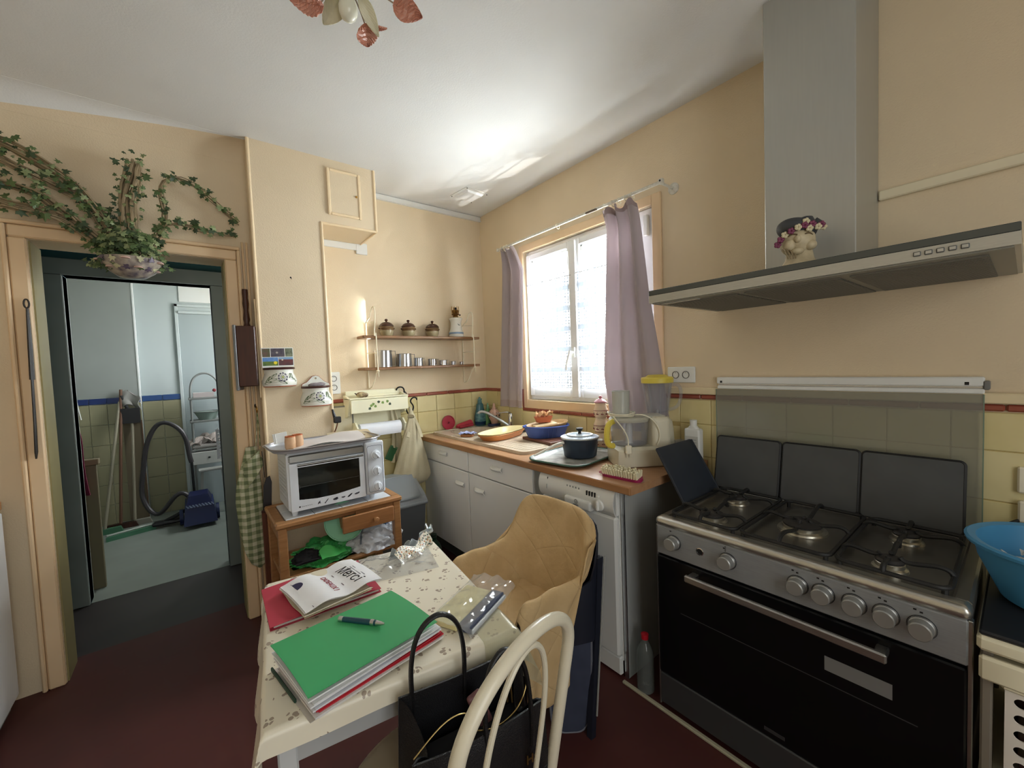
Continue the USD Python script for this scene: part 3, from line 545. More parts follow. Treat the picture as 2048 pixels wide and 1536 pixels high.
branches = [ # main twig bundles: point lists (x, z), radius
    ([(-2.285, 2.02), (-2.29, 2.15), (-2.285, 2.30), (-2.262, 2.42), (-2.25, 2.49)], .050),
    ([(-2.31, 2.06), (-2.37, 2.17), (-2.42, 2.27), (-2.49, 2.36), (-2.57, 2.42), (-2.66, 2.47), (-2.72, 2.49)], .032),
    ([(-2.30, 2.08), (-2.38, 2.22), (-2.47, 2.30), (-2.56, 2.34), (-2.64, 2.38), (-2.70, 2.42)], .026),
    ([(-2.32, 2.06), (-2.41, 2.13), (-2.50, 2.22), (-2.56, 2.27), (-2.62, 2.295), (-2.74, 2.31)], .028),
    ([(-2.33, 2.05), (-2.42, 2.12), (-2.50, 2.18), (-2.58, 2.205), (-2.66, 2.215), (-2.74, 2.24)], .026),
    ([(-2.24, 2.06), (-2.20, 2.13), (-2.165, 2.20), (-2.15, 2.30), (-2.16, 2.38), (-2.12, 2.46), (-2.07, 2.47), (-1.98, 2.42), (-1.90, 2.35), (-1.83, 2.29)], .013),
    ([(-2.20, 2.12), (-2.15, 2.22), (-2.08, 2.235), (-2.0, 2.215), (-1.93, 2.21), (-1.85, 2.225)], .013)]
r2 = np.random.RandomState(4); count = 0
for P, r in branches:
    pts = spline([(x, yb + .06 - .04 * math.sin(PI * k / len(P)), z) for k, (x, z) in enumerate(P)], 26)
    tw = []
    for q in range(max(3, int(r * 330))):
        o = r2.uniform(-1, 1, 3) * r * .7; wv = np.cumsum(r2.uniform(-1, 1, (26, 3)) * .003, axis=0); taper = np.linspace(1, .5, 26)[:, None]
        tw.append(tube(pts + o * taper + wv * .7, r * .11 + .0014, 5))
    part(pl, 'branch', cat(tw), stem_m)
    n = int(np.linalg.norm(np.diff(pts, axis=0), axis=1).sum() * (95 if r > .02 else 80))
    n = int(n * .60); base_pts = pts
    for q in range(n):
        if count > 292: break
        count += 1
        i = r2.randint(26); p = pts[i] + r2.uniform(-1, 1, 3) * (r + .012) * np.array([1, .6, 1]) + (0, -r * .6 - .006, 0)
        part(pl, 'ivy_leaf', ivy_leaf(p, r2.uniform(.022, .042), (r2.uniform(-.6, .6), -1, r2.uniform(-.1, .8)), r2.uniform(0, 6.3)), leafs[min(2, int(r2.uniform(0, 2.6)))], smooth=False)
bush = []
for P, r in branches:                                    # the small leaves along the twigs
    pts = spline([(x, yb + .06 - .04 * math.sin(PI * k / len(P)), z) for k, (x, z) in enumerate(P)], 40)
    for q in range(int(np.linalg.norm(np.diff(pts, axis=0), axis=1).sum() * (190 if r > .04 else 75))):
        bush.append(ivy_leaf(pts[r2.randint(40)] + r2.uniform(-1, 1, 3) * (r + .008) * np.array([1, .6, 1]) + (0, -r * .5, 0), r2.uniform(.014, .026), (r2.uniform(-.6, .6), -1, r2.uniform(-.1, .8)), r2.uniform(0, 6.3)))
for q in range(300):
    a_, rr, z = r2.uniform(-PI - .3, .3), r2.uniform(.02, .135), r2.uniform(1.965, 2.15)
    rr *= 1 - max(0, z - 2.05) * 4
    bush.append(ivy_leaf(np.array([-2.295 + rr * 1.15 * math.cos(a_), yb - .0 + .8 * rr * math.sin(a_), z]), r2.uniform(.02, .038), (math.cos(a_) * .6, -1, .5), r2.uniform(0, 6.3)))
for m_, k in ((leafs[0], 0), (leafs[1], 1), (leafs[2], 2)): part(pl, 'ivy_foliage', cat(bush[k::3]), m_, smooth=False, kind='stuff')
ck = thing('wall_clock', 'dark wooden wall clock with turned finial, hung edge-on beside the doorway', 'clock', (-1.80, -.262, 1.36), rz=-.26)
part(ck, 'case', bx(-.062, .028, -.105, .058, .01, .345, .004), walnut)
part(ck, 'front_frame', cat(bx(-.076, -.062, -.108, -.085, -.01, .35, .003), bx(-.076, -.062, .045, .062, -.01, .35, .003), bx(-.076, -.062, -.085, .045, .32, .35, .003), bx(-.076, -.062, -.085, .045, -.01, .10, .003)), mat('clock_frame', (112, 114, 114), .4))
part(ck, 'glass', bx(-.070, -.067, -.085, .045, .10, .32), mat('clock_glass', (128, 140, 146), .08))
fin = part(ck, 'finial', tf(lathe([(.02, 0), (.014, .012), (.012, .02), (.017, .04), (.015, .06), (.012, .09), (.016, .13), (.013, .16), (.015, .19), (.014, .21), (0, .212)], 14), (-.02, -.02, .348)), walnut)
part(ck, 'backboard', bx(.026, .034, -.06, .06, -.06, .50, .003), strip)
rod = thing('leather_strap', 'long dark leather strap with loop hung on the left door jamb', 'strap', (-2.655, -.225, 1.09), world=True)
part(rod, 'strap', cat(tube([(-2.652, -.232, 1.77), (-2.653, -.238, 1.60), (-2.656, -.236, 1.45)], [.010, .016, .018], 8, flat=.5), tube([(-2.656, -.236, 1.46), (-2.660, -.236, 1.25), (-2.664, -.236, 1.12), (-2.666, -.236, 1.09)], [.010, .011, .012, .006], 8, flat=.5)), mat('dark_leather', (40, 34, 30), .5))
part(rod, 'loop', tube([(-2.653 + .008 * math.cos(q), -.234, 1.792 + .02 * math.sin(q)) for q in np.arange(14) * PI / 7], .0035, 6, True), mat('dark_leather2', (44, 38, 34), .5))
# gingham bag
gn = {'t': ('texture_coordinate', {}), 's': ('separate_xyz', {}), 'x1': ('math', {'math_type': 'multiply', 'value2': 150.}), 'x2': ('math', {'math_type': 'sine'}), 'x3': ('math', {'math_type': 'greater_than', 'value2': 0.}), 'z1': ('math', {'math_type': 'multiply', 'value2': 150.}), 'z2': ('math', {'math_type': 'sine'}), 'z3': ('math', {'math_type': 'greater_than', 'value2': 0.}),
      'a': ('math', {'math_type': 'add'}), 'h': ('math', {'math_type': 'multiply', 'value2': .5}), 'r': ('rgb_ramp', {'ramp': [(0., lin((206, 204, 176))), (.5, lin((160, 164, 128))), (1., lin((112, 122, 86)))]}), 'p': ('principled_bsdf', {'roughness': .85})}
ging = usdkit.material(stage, '/World/Looks/gingham', gn, [('t.object', 's.vector'), ('s.x', 'x1.value1'), ('x1.value', 'x2.value1'), ('x2.value', 'x3.value1'), ('s.z', 'z1.value1'), ('z1.value', 'z2.value1'), ('z2.value', 'z3.value1'), ('x3.value', 'a.value1'), ('z3.value', 'a.value2'), ('a.value', 'h.value1'), ('h.value', 'r.fac'), ('r.color', 'p.base_color')], surface='p.BSDF')
gb = thing('gingham_bag', 'long green gingham bread bag hanging from a hook right of the doorway', 'bag', (-1.85, -.26, .31), world=True)
def gbf(u, v):
    a = u * 2 * PI; z = 1.02 - .71 * v; w = np.interp(v, [0, .08, .22, .32, .6, .85, .95, 1], [.024, .032, .046, .056, .066, .064, .042, .006])
    f_ = 1 + .10 * np.cos(4 * a + 3 * v) * (1 - .6 * v) + .06 * np.sin(7 * a - 5 * v); xc = -1.842 - .012 * np.sin(v * 5) - .018 * np.clip((v - .1) * 3, 0, 1) + .012 * np.clip((v - .7) * 3, 0, 1)
    return np.stack([xc + w * f_ * np.cos(a), -.262 + .55 * w * f_ * np.sin(a), z], -1)
part(gb, 'sack', sheet(gbf, 41, 40, .002), ging, smooth=60)
part(gb, 'drape_fold', sheet(lambda u, v: np.stack([-1.80 - .085 * u - .01 * np.sin(v * 6), -.30 - .02 * np.sin(u * 3.1) - .01 * np.sin(v * 7), 1.01 - .10 * v - .12 * u * (.6 + .4 * v)], -1), 14, 10, .002), ging, smooth=60)
part(gb, 'cord', cat(tube([(-1.822, -.27, 1.02), (-1.806, -.25, 1.13), (-1.80, -.235, 1.215)], .003, 6), tube([(-1.80, -.27, 1.02), (-1.797, -.25, 1.13), (-1.80, -.235, 1.215)], .003, 6)), ging)
hk2 = thing('brass_hook', 'small dark brass hook carrying the gingham bag', 'hook', (-1.80, DY, 1.22), world=True)
part(hk2, 'hook', tube(spline([(-1.80, DY - .004, 1.25), (-1.80, DY - .02, 1.23), (-1.80, DY - .034, 1.212), (-1.80, DY - .045, 1.225), (-1.80, DY - .044, 1.24)], 14), .0035, 6), brass); part(hk2, 'plate', ell((-1.80, DY - .003, 1.25), (.008, .004, .014), 1), blackm)
kn = thing('hanging_tool', 'narrow dark blade-shaped handle hung on a cord beside the tiled table', 'tool', (-1.795, -.345, .61), world=True)
part(kn, 'blade', tf(prism(Polygon([(-.018, 0), (-.028, .03), (-.026, .18), (-.012, .225), (.004, .235), (.014, .20), (.014, .02), (.008, -.005)]), .012, 'xz', -.006), (-1.79, -.352, .62), ry=.06), mat('dark_blade', (38, 32, 34), .4))
part(kn, 'cord', tube([(-1.797, -.352, .85), (-1.802, -.35, 1.0)], .002, 6), mat('dark_cord', (50, 40, 34), .7))
wd = thing('wooden_plank', 'reddish brown wooden board standing on the floor left of the tiled table', 'board', (-1.80, -.36, 0), world=True)
part(wd, 'plank', tf(bx(-.030, .030, -.009, .009, 0, .66, .003), (-1.795, -.375, 0)), mat('red_plank', (112, 62, 38), .5, c2=(90, 48, 28), scale=5, stretch=(8, 8, 1))); part(wd, 'end_cap', tf(bx(-.031, .031, -.01, .01, .655, .67, .003), (-1.795, -.375, 0)), walnut)

# ---------------------------------------------------------------- tiled side table
tt = thing('tiled_side_table', 'small pine side table with white tiled top and half-open drawer', 'table', (-1.49, -.56, 0), world=True)
X0, X1, Y0, Y1, Z = -1.815, -1.17, -.785, -.40, .70
part(tt, 'top_frame', cat(bx(X0, X1, Y0, Y0 + .045, Z - .028, Z, .007), bx(X0, X1, Y1 - .045, Y1, Z - .028, Z, .007), bx(X0, X0 + .05, Y0 + .04, Y1 - .04, Z - .028, Z, .007), bx(X1 - .05, X1, Y0 + .04, Y1 - .04, Z - .028, Z, .007), bx(X0 + .04, X1 - .04, Y0 + .04, Y1 - .04, Z - .026, Z - .012)), pine)
wt = mat('white_tile', (228, 232, 238), .12); nx = 4
for i in range(nx):
    for j in range(2):
        w, d = (X1 - X0 - .1) / nx, (Y1 - Y0 - .09) / 2
        part(tt, 'tile', bx(X0 + .05 + w * i + .0015, X0 + .05 + w * (i + 1) - .0015, Y0 + .045 + d * j + .0015, Y0 + .045 + d * (j + 1) - .0015, Z - .012, Z + .0015, .002), wt)
for x in (X0 + .03, X1 - .03):
    for y in (Y0 + .03, Y1 - .03): part(tt, 'leg', bx(x - .02, x + .02, y - .02, y + .02, 0, Z - .028, .004), pine)
part(tt, 'apron', cat(bx(X1 - .26, X1 - .05, Y0 + .02, Y0 + .032, Z - .112, Z - .028, .002), bx(X0 + .05, X1 - .26, Y0 + .03, Y0 + .04, Z - .05, Z - .028, .002), bx(X0 + .05, X1 - .05, Y1 - .03, Y1 - .015, Z - .11, Z - .028, .002), bx(X1 - .035, X1 - .02, Y0 + .05, Y1 - .05, Z - .11, Z - .028, .002), bx(X0 + .02, X0 + .035, Y0 + .05, Y1 - .05, Z - .11, Z - .028, .002)), pine)
dr = part(tt, 'drawer', cat(bx(-1.515, -1.235, Y0 - .032, Y0 - .016, Z - .122, Z - .036, .004), bx(-1.50, -1.49, Y0 - .017, Y0 + .20, Z - .112, Z - .045), bx(-1.26, -1.25, Y0 - .017, Y0 + .20, Z - .112, Z - .045), bx(-1.50, -1.25, Y0 - .017, Y0 + .20, Z - .116, Z - .110)), mat('drawer_pine', (170, 118, 72), .45, c2=(148, 98, 56), scale=5, stretch=(1.2, 14, 14)))
part(dr, 'drawer_knob', tf(lathe([(.007, 0), (.006, .012), (.013, .02), (.015, .027), (.011, .034), (0, .036)], 16), (-1.345, Y0 - .031, Z - .080), rx=PI / 2), pine)
part(tt, 'lower_shelf', bx(X0 + .02, X1 - .02, Y0 + .02, Y1 - .02, .402, .42, .004), pine)
# what lies on the lower shelf
t = thing('mint_plate', 'mint green plastic lid leaning under the drawer of the tiled table', 'lid', (-1.475, -.70, .502))
part(t, 'disc', tf(lathe([(0, 0), (.098, 0), (.105, .004), (.107, .012), (.103, .014), (.100, .007), (0, .005)], 40), (0, .0, .105), rx=1.15), mat('mint', (154, 222, 182), .4))
part(t, 'tab', tf(bx(-.014, .014, .10, .125, .002, .006, .001), (0, .0, .105), rx=1.15, rz=0), mat('mint2', (150, 216, 178), .4))
t = thing('medicine_box', 'flat white and blue cardboard medicine box on the white bag', 'box', (-1.29, -.70, .575), rz=-.9, rx=.12, ry=.22)
mb = part(t, 'carton', bx(-.075, .075, -.035, .035, 0, .028, .001), mat('carton_white', (226, 230, 238), .5)); part(mb, 'printed_band', bx(.045, .0755, -.0355, .0355, .0, .0285), mat('carton_blue', (96, 120, 160), .5))
for k in range(4): part(mb, 'printed_line', bx(-.06, .03 - .02 * (k % 2), -.022 + k * .012, -.018 + k * .012, .028, .0285), mat('print_grey_%d' % k, (130, 136, 150), .6))
def crumple(nu, nv, w, d, amp, seed, base=0.):
    r = np.random.RandomState(seed)
    return lambda u, v: np.stack([(u - .5) * w + .015 * amp / .02 * (meshkit.noise(np.stack([u * 5, v * 5, 0 * u + seed], -1)) - .5), (v - .5) * d + .015 * (meshkit.noise(np.stack([u * 5, v * 5, 0 * u + seed + 9], -1), 3) - .5), base + amp * (meshkit.fbm(np.stack([u * 6, v * 6, 0 * u + seed], -1), 3) * 2 - .6)], -1)
t = thing('white_plastic_bag', 'crumpled white plastic bag under the medicine box on the table shelf', 'bag', (-1.31, -.66, .42))
bagw = mat('bag_white', (222, 226, 234), .35)
part(t, 'bag', tf(blob(.17, .115, .135, .22, 3, 6.), (.0, .0, 0), rz=-.1), bagw, smooth=35)
part(t, 'knotted_end', tf(blob(.05, .05, .075, .35, 6, 7., 3), (.105, -.02, .06)), bagw)
part(t, 'printed_band', tf(sheet(lambda u, v: np.stack([-.085 + .010 * u + .02 * v, -.115 + .08 * v, .055 + .062 * v + .004 * np.sin(v * 7)], -1), 4, 14, .001), rz=-.2), mat('bag_print', (120, 128, 140), .5))
t = thing('green_plastic_bag', 'large bright green plastic bag spread on the lower shelf of the tiled table', 'bag', (-1.56, -.63, .42))
gbag = mat('bag_green', (66, 176, 92), .35, c2=(84, 196, 108), scale=6)
part(t, 'bag', tf(blob(.19, .125, .10, .30, 9, 7.), rz=.05), gbag, smooth=30)
part(t, 'handle_flap', tf(sheet(lambda u, v: np.stack([-.07 + .13 * u, -.10 - .045 * v + .008 * np.sin(u * 9), .075 - .03 * v + .02 * np.sin(u * 5) * (1 - v)], -1), 14, 8, .002), rz=.1), mat('bag_green_light', (92, 214, 112), .35))
t = thing('black_cloth', 'crumpled black cloth on the green bag under the tiled table', 'cloth', (-1.675, -.715, .462))
part(t, 'cloth', blob(.075, .055, .055, .30, 12, 6., 3), mat('black_cloth', (26, 25, 30), .8), smooth=50); part(t, 'hem', tube(spline([(-.06, -.05, .008), (-.02, -.056, .014), (.03, -.054, .012), (.06, -.045, .006)], 14), .004, 6), mat('black_hem', (34, 32, 38), .8))
t = thing('green_bottle', 'dark green glass bottle on the floor in front of the cabinet plinth', 'bottle', (-1.12, -.48, 0))
part(t, 'bottle', tf(lathe([(.0, 0), (.05, .002), (.055, .02), (.055, .16), (.04, .20), (.018, .23), (.018, .25)], 22), (.30, .02, .0)), mat('green_glass_dark', (24, 62, 42), .15)); part(t, 'cap', tf(lathe([(.0, .25), (.02, .25), (.02, .27), (0, .272)], 16), (.30, .02, 0)), mat('dark_cap', (30, 50, 40), .4))

# ---------------------------------------------------------------- mini oven, tray and papers
ov = thing('mini_oven', 'white electric mini oven with three dials on the tiled side table', 'oven', (-1.50, -.56, .703), world=True)
ox0, ox1, oy0, oy1, oz0, oz1 = -1.742, -1.255, -.745, -.445, .725, 1.03
ovw = mat('oven_white', (228, 232, 238), .3)
part(ov, 'body', bx(ox0, ox1, oy0 + .02, oy1, oz0, oz1, .012), ovw)
part(ov, 'side_grille', cat([bx(ox0 - .001, ox0 + .001, oy0 + .08, oy1 - .04, z, z + .004) for z in np.arange(oz0 + .06, oz1 - .05, .02)]), mat('vent_grey', (196, 198, 200), .5))
part(ov, 'top_bar', bx(ox0 + .008, ox1 - .105, oy0 + .002, oy0 + .03, oz1 - .052, oz1 - .012, .006), steel)
dz0, dz1 = oz0 + .008, oz1 - .055
door = part(ov, 'oven_door', prism(sbox(ox0 + .008, dz0, ox1 - .108, dz1).difference(Polygon([(ox0 + .045, dz0 + .055), (ox0 + .13, dz0 + .045), (ox0 + .22, dz0 + .045), (ox1 - .20, dz0 + .052), (ox1 - .135, dz0 + .06), (ox1 - .135, dz1 - .022), (ox0 + .045, dz1 - .022)])), .02, 'xz', oy0), ovw)
part(door, 'door_glass', bx(ox0 + .04, ox1 - .13, oy0 + .006, oy0 + .010, dz0 + .04, dz1 - .018), mat('dark_glass', (16, 20, 20), .06))
part(door, 'wire_rack', cat(bx(ox0 + .05, ox1 - .14, oy0 + .003, oy0 + .006, dz0 + .118, dz0 + .120), bx(ox0 + .05, ox0 + .052, oy0 + .003, oy0 + .006, dz0 + .112, dz0 + .13)), mat('rack', (120, 122, 124), .3, 1.))
part(door, 'door_handle', cat(cyl((ox0 + .04, oy0 - .022, dz1 - .006), (ox1 - .12, oy0 - .022, dz1 - .006), .006, n=10), cyl((ox0 + .06, oy0 - .022, dz1 - .006), (ox0 + .06, oy0 + .003, dz1 - .006), .004, n=8), cyl((ox1 - .14, oy0 - .022, dz1 - .006), (ox1 - .14, oy0 + .003, dz1 - .006), .004, n=8)), steel)
pic = mat('oven_print', (74, 74, 84), .5)
part(door, 'printed_picture', tf(prism(affinity.scale(Point(0, 0).buffer(1, 6), .004, .004), .0006, 'xz'), (ox0 + .045, oy0 - .0006, dz0 + .02)), black)
wave = tf(text('~~~~~~', .010), (ox0 + .052, oy0 - .0005, dz0 + .016), rx=PI / 2); part(door, 'printed_name', wave, pic)
el = lambda x, z, a, b, r: affinity.translate(affinity.rotate(affinity.scale(Point(0, 0).buffer(1, 6), a, b), r, origin=(0, 0)), x, z)
for shp in ([el(.14, .022, .010, .003, 50), el(.142, .020, .007, .003, -20)], [el(.178, .023, .013, .0022, 48), el(.170, .014, .004, .003, 48)], [el(.222, .022, .013, .006, 0), el(.226, .026, .008, .004, 20)], [el(.262, .024, .010, .005, 0).difference(sbox(.2, .026, .3, .05))], [el(.298, .026, .014, .004, 35), el(.292, .023, .010, .003, 35)], [el(.334, .027, .013, .0045, 8), el(.344, .03, .005, .003, 30)]):
    part(door, 'printed_picture', cat([prism(affinity.translate(s, ox0 - .004, dz0), .0006, 'xz', oy0 - .0006) for s in shp]), pic)
cp = part(ov, 'control_panel', rbox(ox1 - .104, ox1 + .004, oy0 - .008, oy0 + .03, oz0 + .01, oz1 + .004, .012), mat('oven_panel', (210, 214, 220), .3))
part(cp, 'panel_line', prism(affinity.translate(rounded(.086, .262, .012), ox1 - .05, oz0 + .155).difference(affinity.translate(rounded(.083, .259, .011), ox1 - .05, oz0 + .155)), .0006, 'xz', oy0 - .0086), pic)
for k, z in enumerate((.232, .142, .056)):
    kb = part(ov, 'dial', tf(lathe([(.027, 0), (.027, .004), (.022, .005), (.0215, .018), (.019, .021), (0, .021)], 26), (ox1 - .045, oy0 - .008, oz0 + z), rx=PI / 2), ovw)
    part(kb, 'dial_grip', tf(rbox(-.021, .021, -.005, .005, 0, .012, .004), (ox1 - .045, oy0 - .027, oz0 + z), rx=PI / 2, ry=(.9, 1.5, 1.5)[k]), ovw)
    part(kb, 'dial_mark', cyl((ox1 - .045, oy0 - .0395, oz0 + z - .010), (ox1 - .045, oy0 - .0402, oz0 + z - .010), .003, n=8), pic)
for x in (ox0 + .03, ox1 - .06):
    for y in (oy0 + .05, oy1 - .04): part(ov, 'foot', tf(lathe([(.012, 0), (.016, .022)], 14), (x, y, oz0 - .0235)), ovw)
tray = thing('oven_tray', 'silvery oblong metal serving tray lying on top of the mini oven', 'tray', (-1.53, -.60, 1.032))
def trayf(hw, hd, rim):
    o = rounded(2 * hw, 2 * hd, hd * .55, 10); q = np.array(o.exterior.coords)[:-1]; return q
def tray_mesh(hw, hd, h, lip):
    a0 = np.array(rounded(2 * hw - .04, 2 * hd - .04, .07, 10).exterior.coords)[:-1]; rings = []
    for s, z in ((0, 0), (.010, .003), (.018, h), (.018 + lip, h + .002)):
        rings.append(np.c_[np.array(rounded(2 * (hw - .02 + s), 2 * (hd - .02 + s), .07 + s, 10).exterior.coords)[:-1], np.full(len(a0), z)])
    n = len(a0); V = np.vstack(rings); F = []
    for i in range(3):
        for q in range(n):
            F += [[i * n + q, i * n + (q + 1) % n, (i + 1) * n + (q + 1) % n], [i * n + q, (i + 1) * n + (q + 1) % n, (i + 1) * n + q]]
    V2 = np.vstack([V + (0, 0, .0015), V]); F2 = F + [[x + len(V), z + len(V), y + len(V)] for x, y, z in F]
    bot = prism(Polygon(a0), .0016); return cat(trimesh.Trimesh(V2, F2, process=False), bot)
part(tray, 'dish', tf(tray_mesh(.275, .165, .018, .012), rz=.03), mat('tray_metal', (204, 206, 210), .4, .45))
part(tray, 'rim_roll', tf(tube(np.c_[np.array(rounded(.554, .334, .10, 12).exterior.coords)[:-1], np.full(len(rounded(.554, .334, .10, 12).exterior.coords) - 1, .020)], .005, 8, True), rz=.03), mat('tray_rim', (170, 164, 164), .35, .6))
t = thing('paper_sheets', 'loose greyish sheets of paper spread on the metal tray', 'paper', (-1.49, -.58, 1.038), rz=.05)
part(t, 'sheet', sheet(lambda u, v: np.stack([-.20 + .36 * u + .04 * v, -.10 + .22 * v, .004 + .012 * np.sin(u * 4 + v * 2) ** 2 + .02 * v * u], -1), 16, 12, .0015), mat('grey_paper', (222, 216, 214), .7))
part(t, 'sheet', sheet(lambda u, v: np.stack([-.21 + .30 * u, -.09 + .2 * v, .0035 + .004 * np.sin(u * 3)], -1), 10, 10, .001), mat('grey_paper2', (216, 212, 206), .7))
t = thing('printed_board', 'printed pale board with brown blotches lying at the right of the metal tray', 'board', (-1.36, -.50, 1.045), rz=-.15, rx=.12)
part(t, 'board', prism(rounded(.24, .20, .02), .006), mat('board_tan', (206, 190, 158), .5)); 
for k, (x, y, a, b, r) in enumerate(((-.02, .03, .05, .012, 20), (.03, .0, .045, .014, -10), (.05, -.04, .035, .012, 15))): part(t, 'printed_blotch', tf(prism(el(x, y, a, b, r), .0006), (0, 0, .006)), mat('blotch_%d' % k, (140, 100, 80), .6))
t = thing('owl_pot', 'small terracotta double pot wrapped in pale glaze, on the left of the tray', 'pot', (-1.685, -.63, 1.036))
part(t, 'pot', cat(tf(lathe([(.024, 0), (.028, .01), (.029, .04), (.026, .066), (.022, .066), (.022, .05), (0, .05)], 20), (-.016, 0, 0)), tf(lathe([(.024, 0), (.027, .01), (.029, .04), (.025, .070), (.021, .070), (.021, .05), (0, .05)], 20), (.018, .006, 0))), mat('pot_peach', (218, 178, 140), .55, c2=(204, 158, 118), scale=18))
part(t, 'rim', cat(tube([(-.016 + .024 * math.cos(q), .024 * math.sin(q), .066) for q in np.arange(16) * PI / 8], .0035, 6, True), tube([(.018 + .023 * math.cos(q), .006 + .023 * math.sin(q), .070) for q in np.arange(16) * PI / 8], .0035, 6, True)), mat('pot_orange', (196, 108, 62), .5))
t = thing('white_strip', 'narrow white plastic strip standing behind the terracotta pot', 'strip', (-1.735, -.50, 1.055), ry=-.12)
part(t, 'strip', bx(-.025, .045, -.003, .003, 0, .055, .002), white_m); part(t, 'ridge', bx(-.015, -.011, -.005, .005, 0, .055, .001), white)
# ---------------------------------------------------------------- worktop, sink, cabinets, dishwasher
WZ = .90
def sinkhole(): return affinity.translate(rounded(.40, .40, .12), -.295, -.26)
wt_ = thing('worktop', 'wood-effect laminate worktop running under the window from the corner to the cooker', 'worktop', (-.34, -1.0, .862), world=True)
part(wt_, 'slab', cat(prism(sbox(-.675, -2.004, -.009, -.009).difference(sbox(-.56, -1.16, -.06, -.06)), .036, off=.863)), wtop)
part(wt_, 'front_edge', tf(cat(bx(-.683, -.672, -2.004, -.009, .863, .899, .004)), (0, 0, 0)), mat("worktop_edge", (172, 124, 80), .35, c2=(152, 106, 66), scale=3, stretch=(10, 1, 10)))
sk = thing('kitchen_sink', 'beige resin sink with round bowl and ribbed drainer let into the worktop', 'sink', (-.31, -.62, .90), world=True)
resin = mat('sink_resin', (214, 200, 178), .3, c2=(206, 190, 168), scale=60)
outer = affinity.translate(rounded(.52, 1.17, .05), -.325, -.62)
bowl = affinity.translate(rounded(.37, .44, .16), -.305, -.29); well = affinity.translate(rounded(.40, .60, .04), -.33, -.85)
part(sk, 'rim', cat(prism(outer.difference(bowl), .012, off=.899), prism(outer.difference(outer.buffer(-.012)), .006, off=.911)), resin)
def bowlf(u, v):
    q = np.array(bowl.exterior.coords)[:-1]; c = q.mean(0); n = len(q)
    i = (u * (n - 1)).astype(int); k = np.interp(v, [0, .15, .7, 1], [1, .98, .86, .05]); z = np.interp(v, [0, .15, .7, 1], [.911, .89, .76, .745])
    e = np.vstack([q, q[:1]]); idx = np.clip((u * n).astype(int), 0, n)
    P = e[idx]; return np.stack([c[0] + (P[..., 0] - c[0]) * k, c[1] + (P[..., 1] - c[1]) * k, z], -1)
part(sk, 'bowl', sheet(bowlf, len(bowl.exterior.coords), 10, .003), resin, smooth=50)
part(sk, 'drain', cyl((-.305, -.29, .745), (-.305, -.29, .75), .04, n=20), chrome)
for k in range(9): part(sk, 'drainer_rib', bx(-.50 + k * .041, -.488 + k * .041, -1.13, -.62, .911, .914, .0014), resin)
part(sk, 'drainer', prism(well, .002, off=.911), resin)
fc = thing('mixer_tap', 'chrome single-lever mixer tap with long spout over the sink', 'tap', (-.075, -.42, .912), world=True)
bx0, by0 = -.075, -.435
part(fc, 'tap_body', tf(lathe([(.024, 0), (.026, .004), (.022, .010), (.021, .07), (.022, .10), (.020, .122), (.016, .130), (0, .133)], 24), (bx0, by0, .912)), chrome)
part(fc, 'spout', tube(spline([(bx0 - .01, by0 + .01, .94), (bx0 - .06, by0 + .05, .985), (bx0 - .12, by0 + .10, 1.035), (bx0 - .165, by0 + .135, 1.062), (bx0 - .195, by0 + .157, 1.062), (bx0 - .203, by0 + .163, 1.050)], 30), np.r_[np.full(26, .0105), .011, .0115, .0115, .0115], 12), mat('tap_grey', (196, 198, 200), .25, .7))
part(fc, 'lever', cat(tube(spline([(bx0, by0, 1.045), (bx0 - .02, by0 + .015, 1.053), (bx0 - .06, by0 + .05, 1.050), (bx0 - .085, by0 + .075, 1.045)], 12), np.linspace(.016, .006, 12), 10, flat=.5)), chrome)
part(fc, 'base_ring', tf(lathe([(.030, 0), (.029, .006), (.024, .008), (.024, .0)], 24), (bx0, by0, .911)), chrome)
def handle_cup(t, y, z, x=-.652):
    part(t, 'cup_handle', cat(sheet(lambda u, v: np.stack([x - .024 * np.sin(v * PI) * np.sin(np.clip(u, .04, .96) * PI) ** .5 - .001, y - .055 + .11 * u, z + .015 - .030 * v], -1), 20, 9, .003)), white, smooth=60)
for k, (ya, yb_) in enumerate(((-.012, -.678), (-.682, -1.345))):
    t = thing('base_cabinet', ('white base cabinet in the corner beside the hanging cotton bag', 'white base cabinet next to the dishwasher, behind the armchair')[k], 'cabinet', (-.34, (ya + yb_) / 2, 0), world=True)
    part(t, 'carcass', cat(bx(-.63, -.02, ya, ya - .016, .12, .862), bx(-.63, -.02, yb_ + .016, yb_, .12, .862), bx(-.63, -.02, ya, yb_, .12, .136), bx(-.04, -.02, ya, yb_, .12, .74), bx(-.628, -.60, ya, yb_, .70, .715)), white_m)
    d = part(t, 'drawer', bx(-.650, -.631, ya - .002, yb_ + .002, .7175, .860, .003), lacq); handle_cup(d, (ya + yb_) / 2, .797)
    d = part(t, 'door', bx(-.650, -.631, ya - .002, yb_ + .002, .122, .7105, .003), lacq); handle_cup(d, (-.57, -.815)[k], .616)
    part(t, 'plinth', bx(-.585, -.57, ya, yb_, 0, .12), mat('plinth_grey_%d' % k, (92, 96, 92), .6))
    if k: part(t, 'filler_strip', bx(-.63, -.60, yb_, -1.425, .12, .862), mat('filler_grey', (150, 152, 150), .6))
dw = thing('dishwasher', 'white slimline dishwasher under the right end of the worktop', 'dishwasher', (-.34, -1.67, 0), world=True)
da, db = -1.428, -1.912
part(dw, 'body', bx(-.632, -.04, da, db, .07, .860, .004), white_m)
part(dw, 'door', cat(bx(-.664, -.632, da, db, .10, .738, .010)), white)
part(dw, 'kick_panel', bx(-.655, -.63, da + .0, db, .012, .096, .006), white)
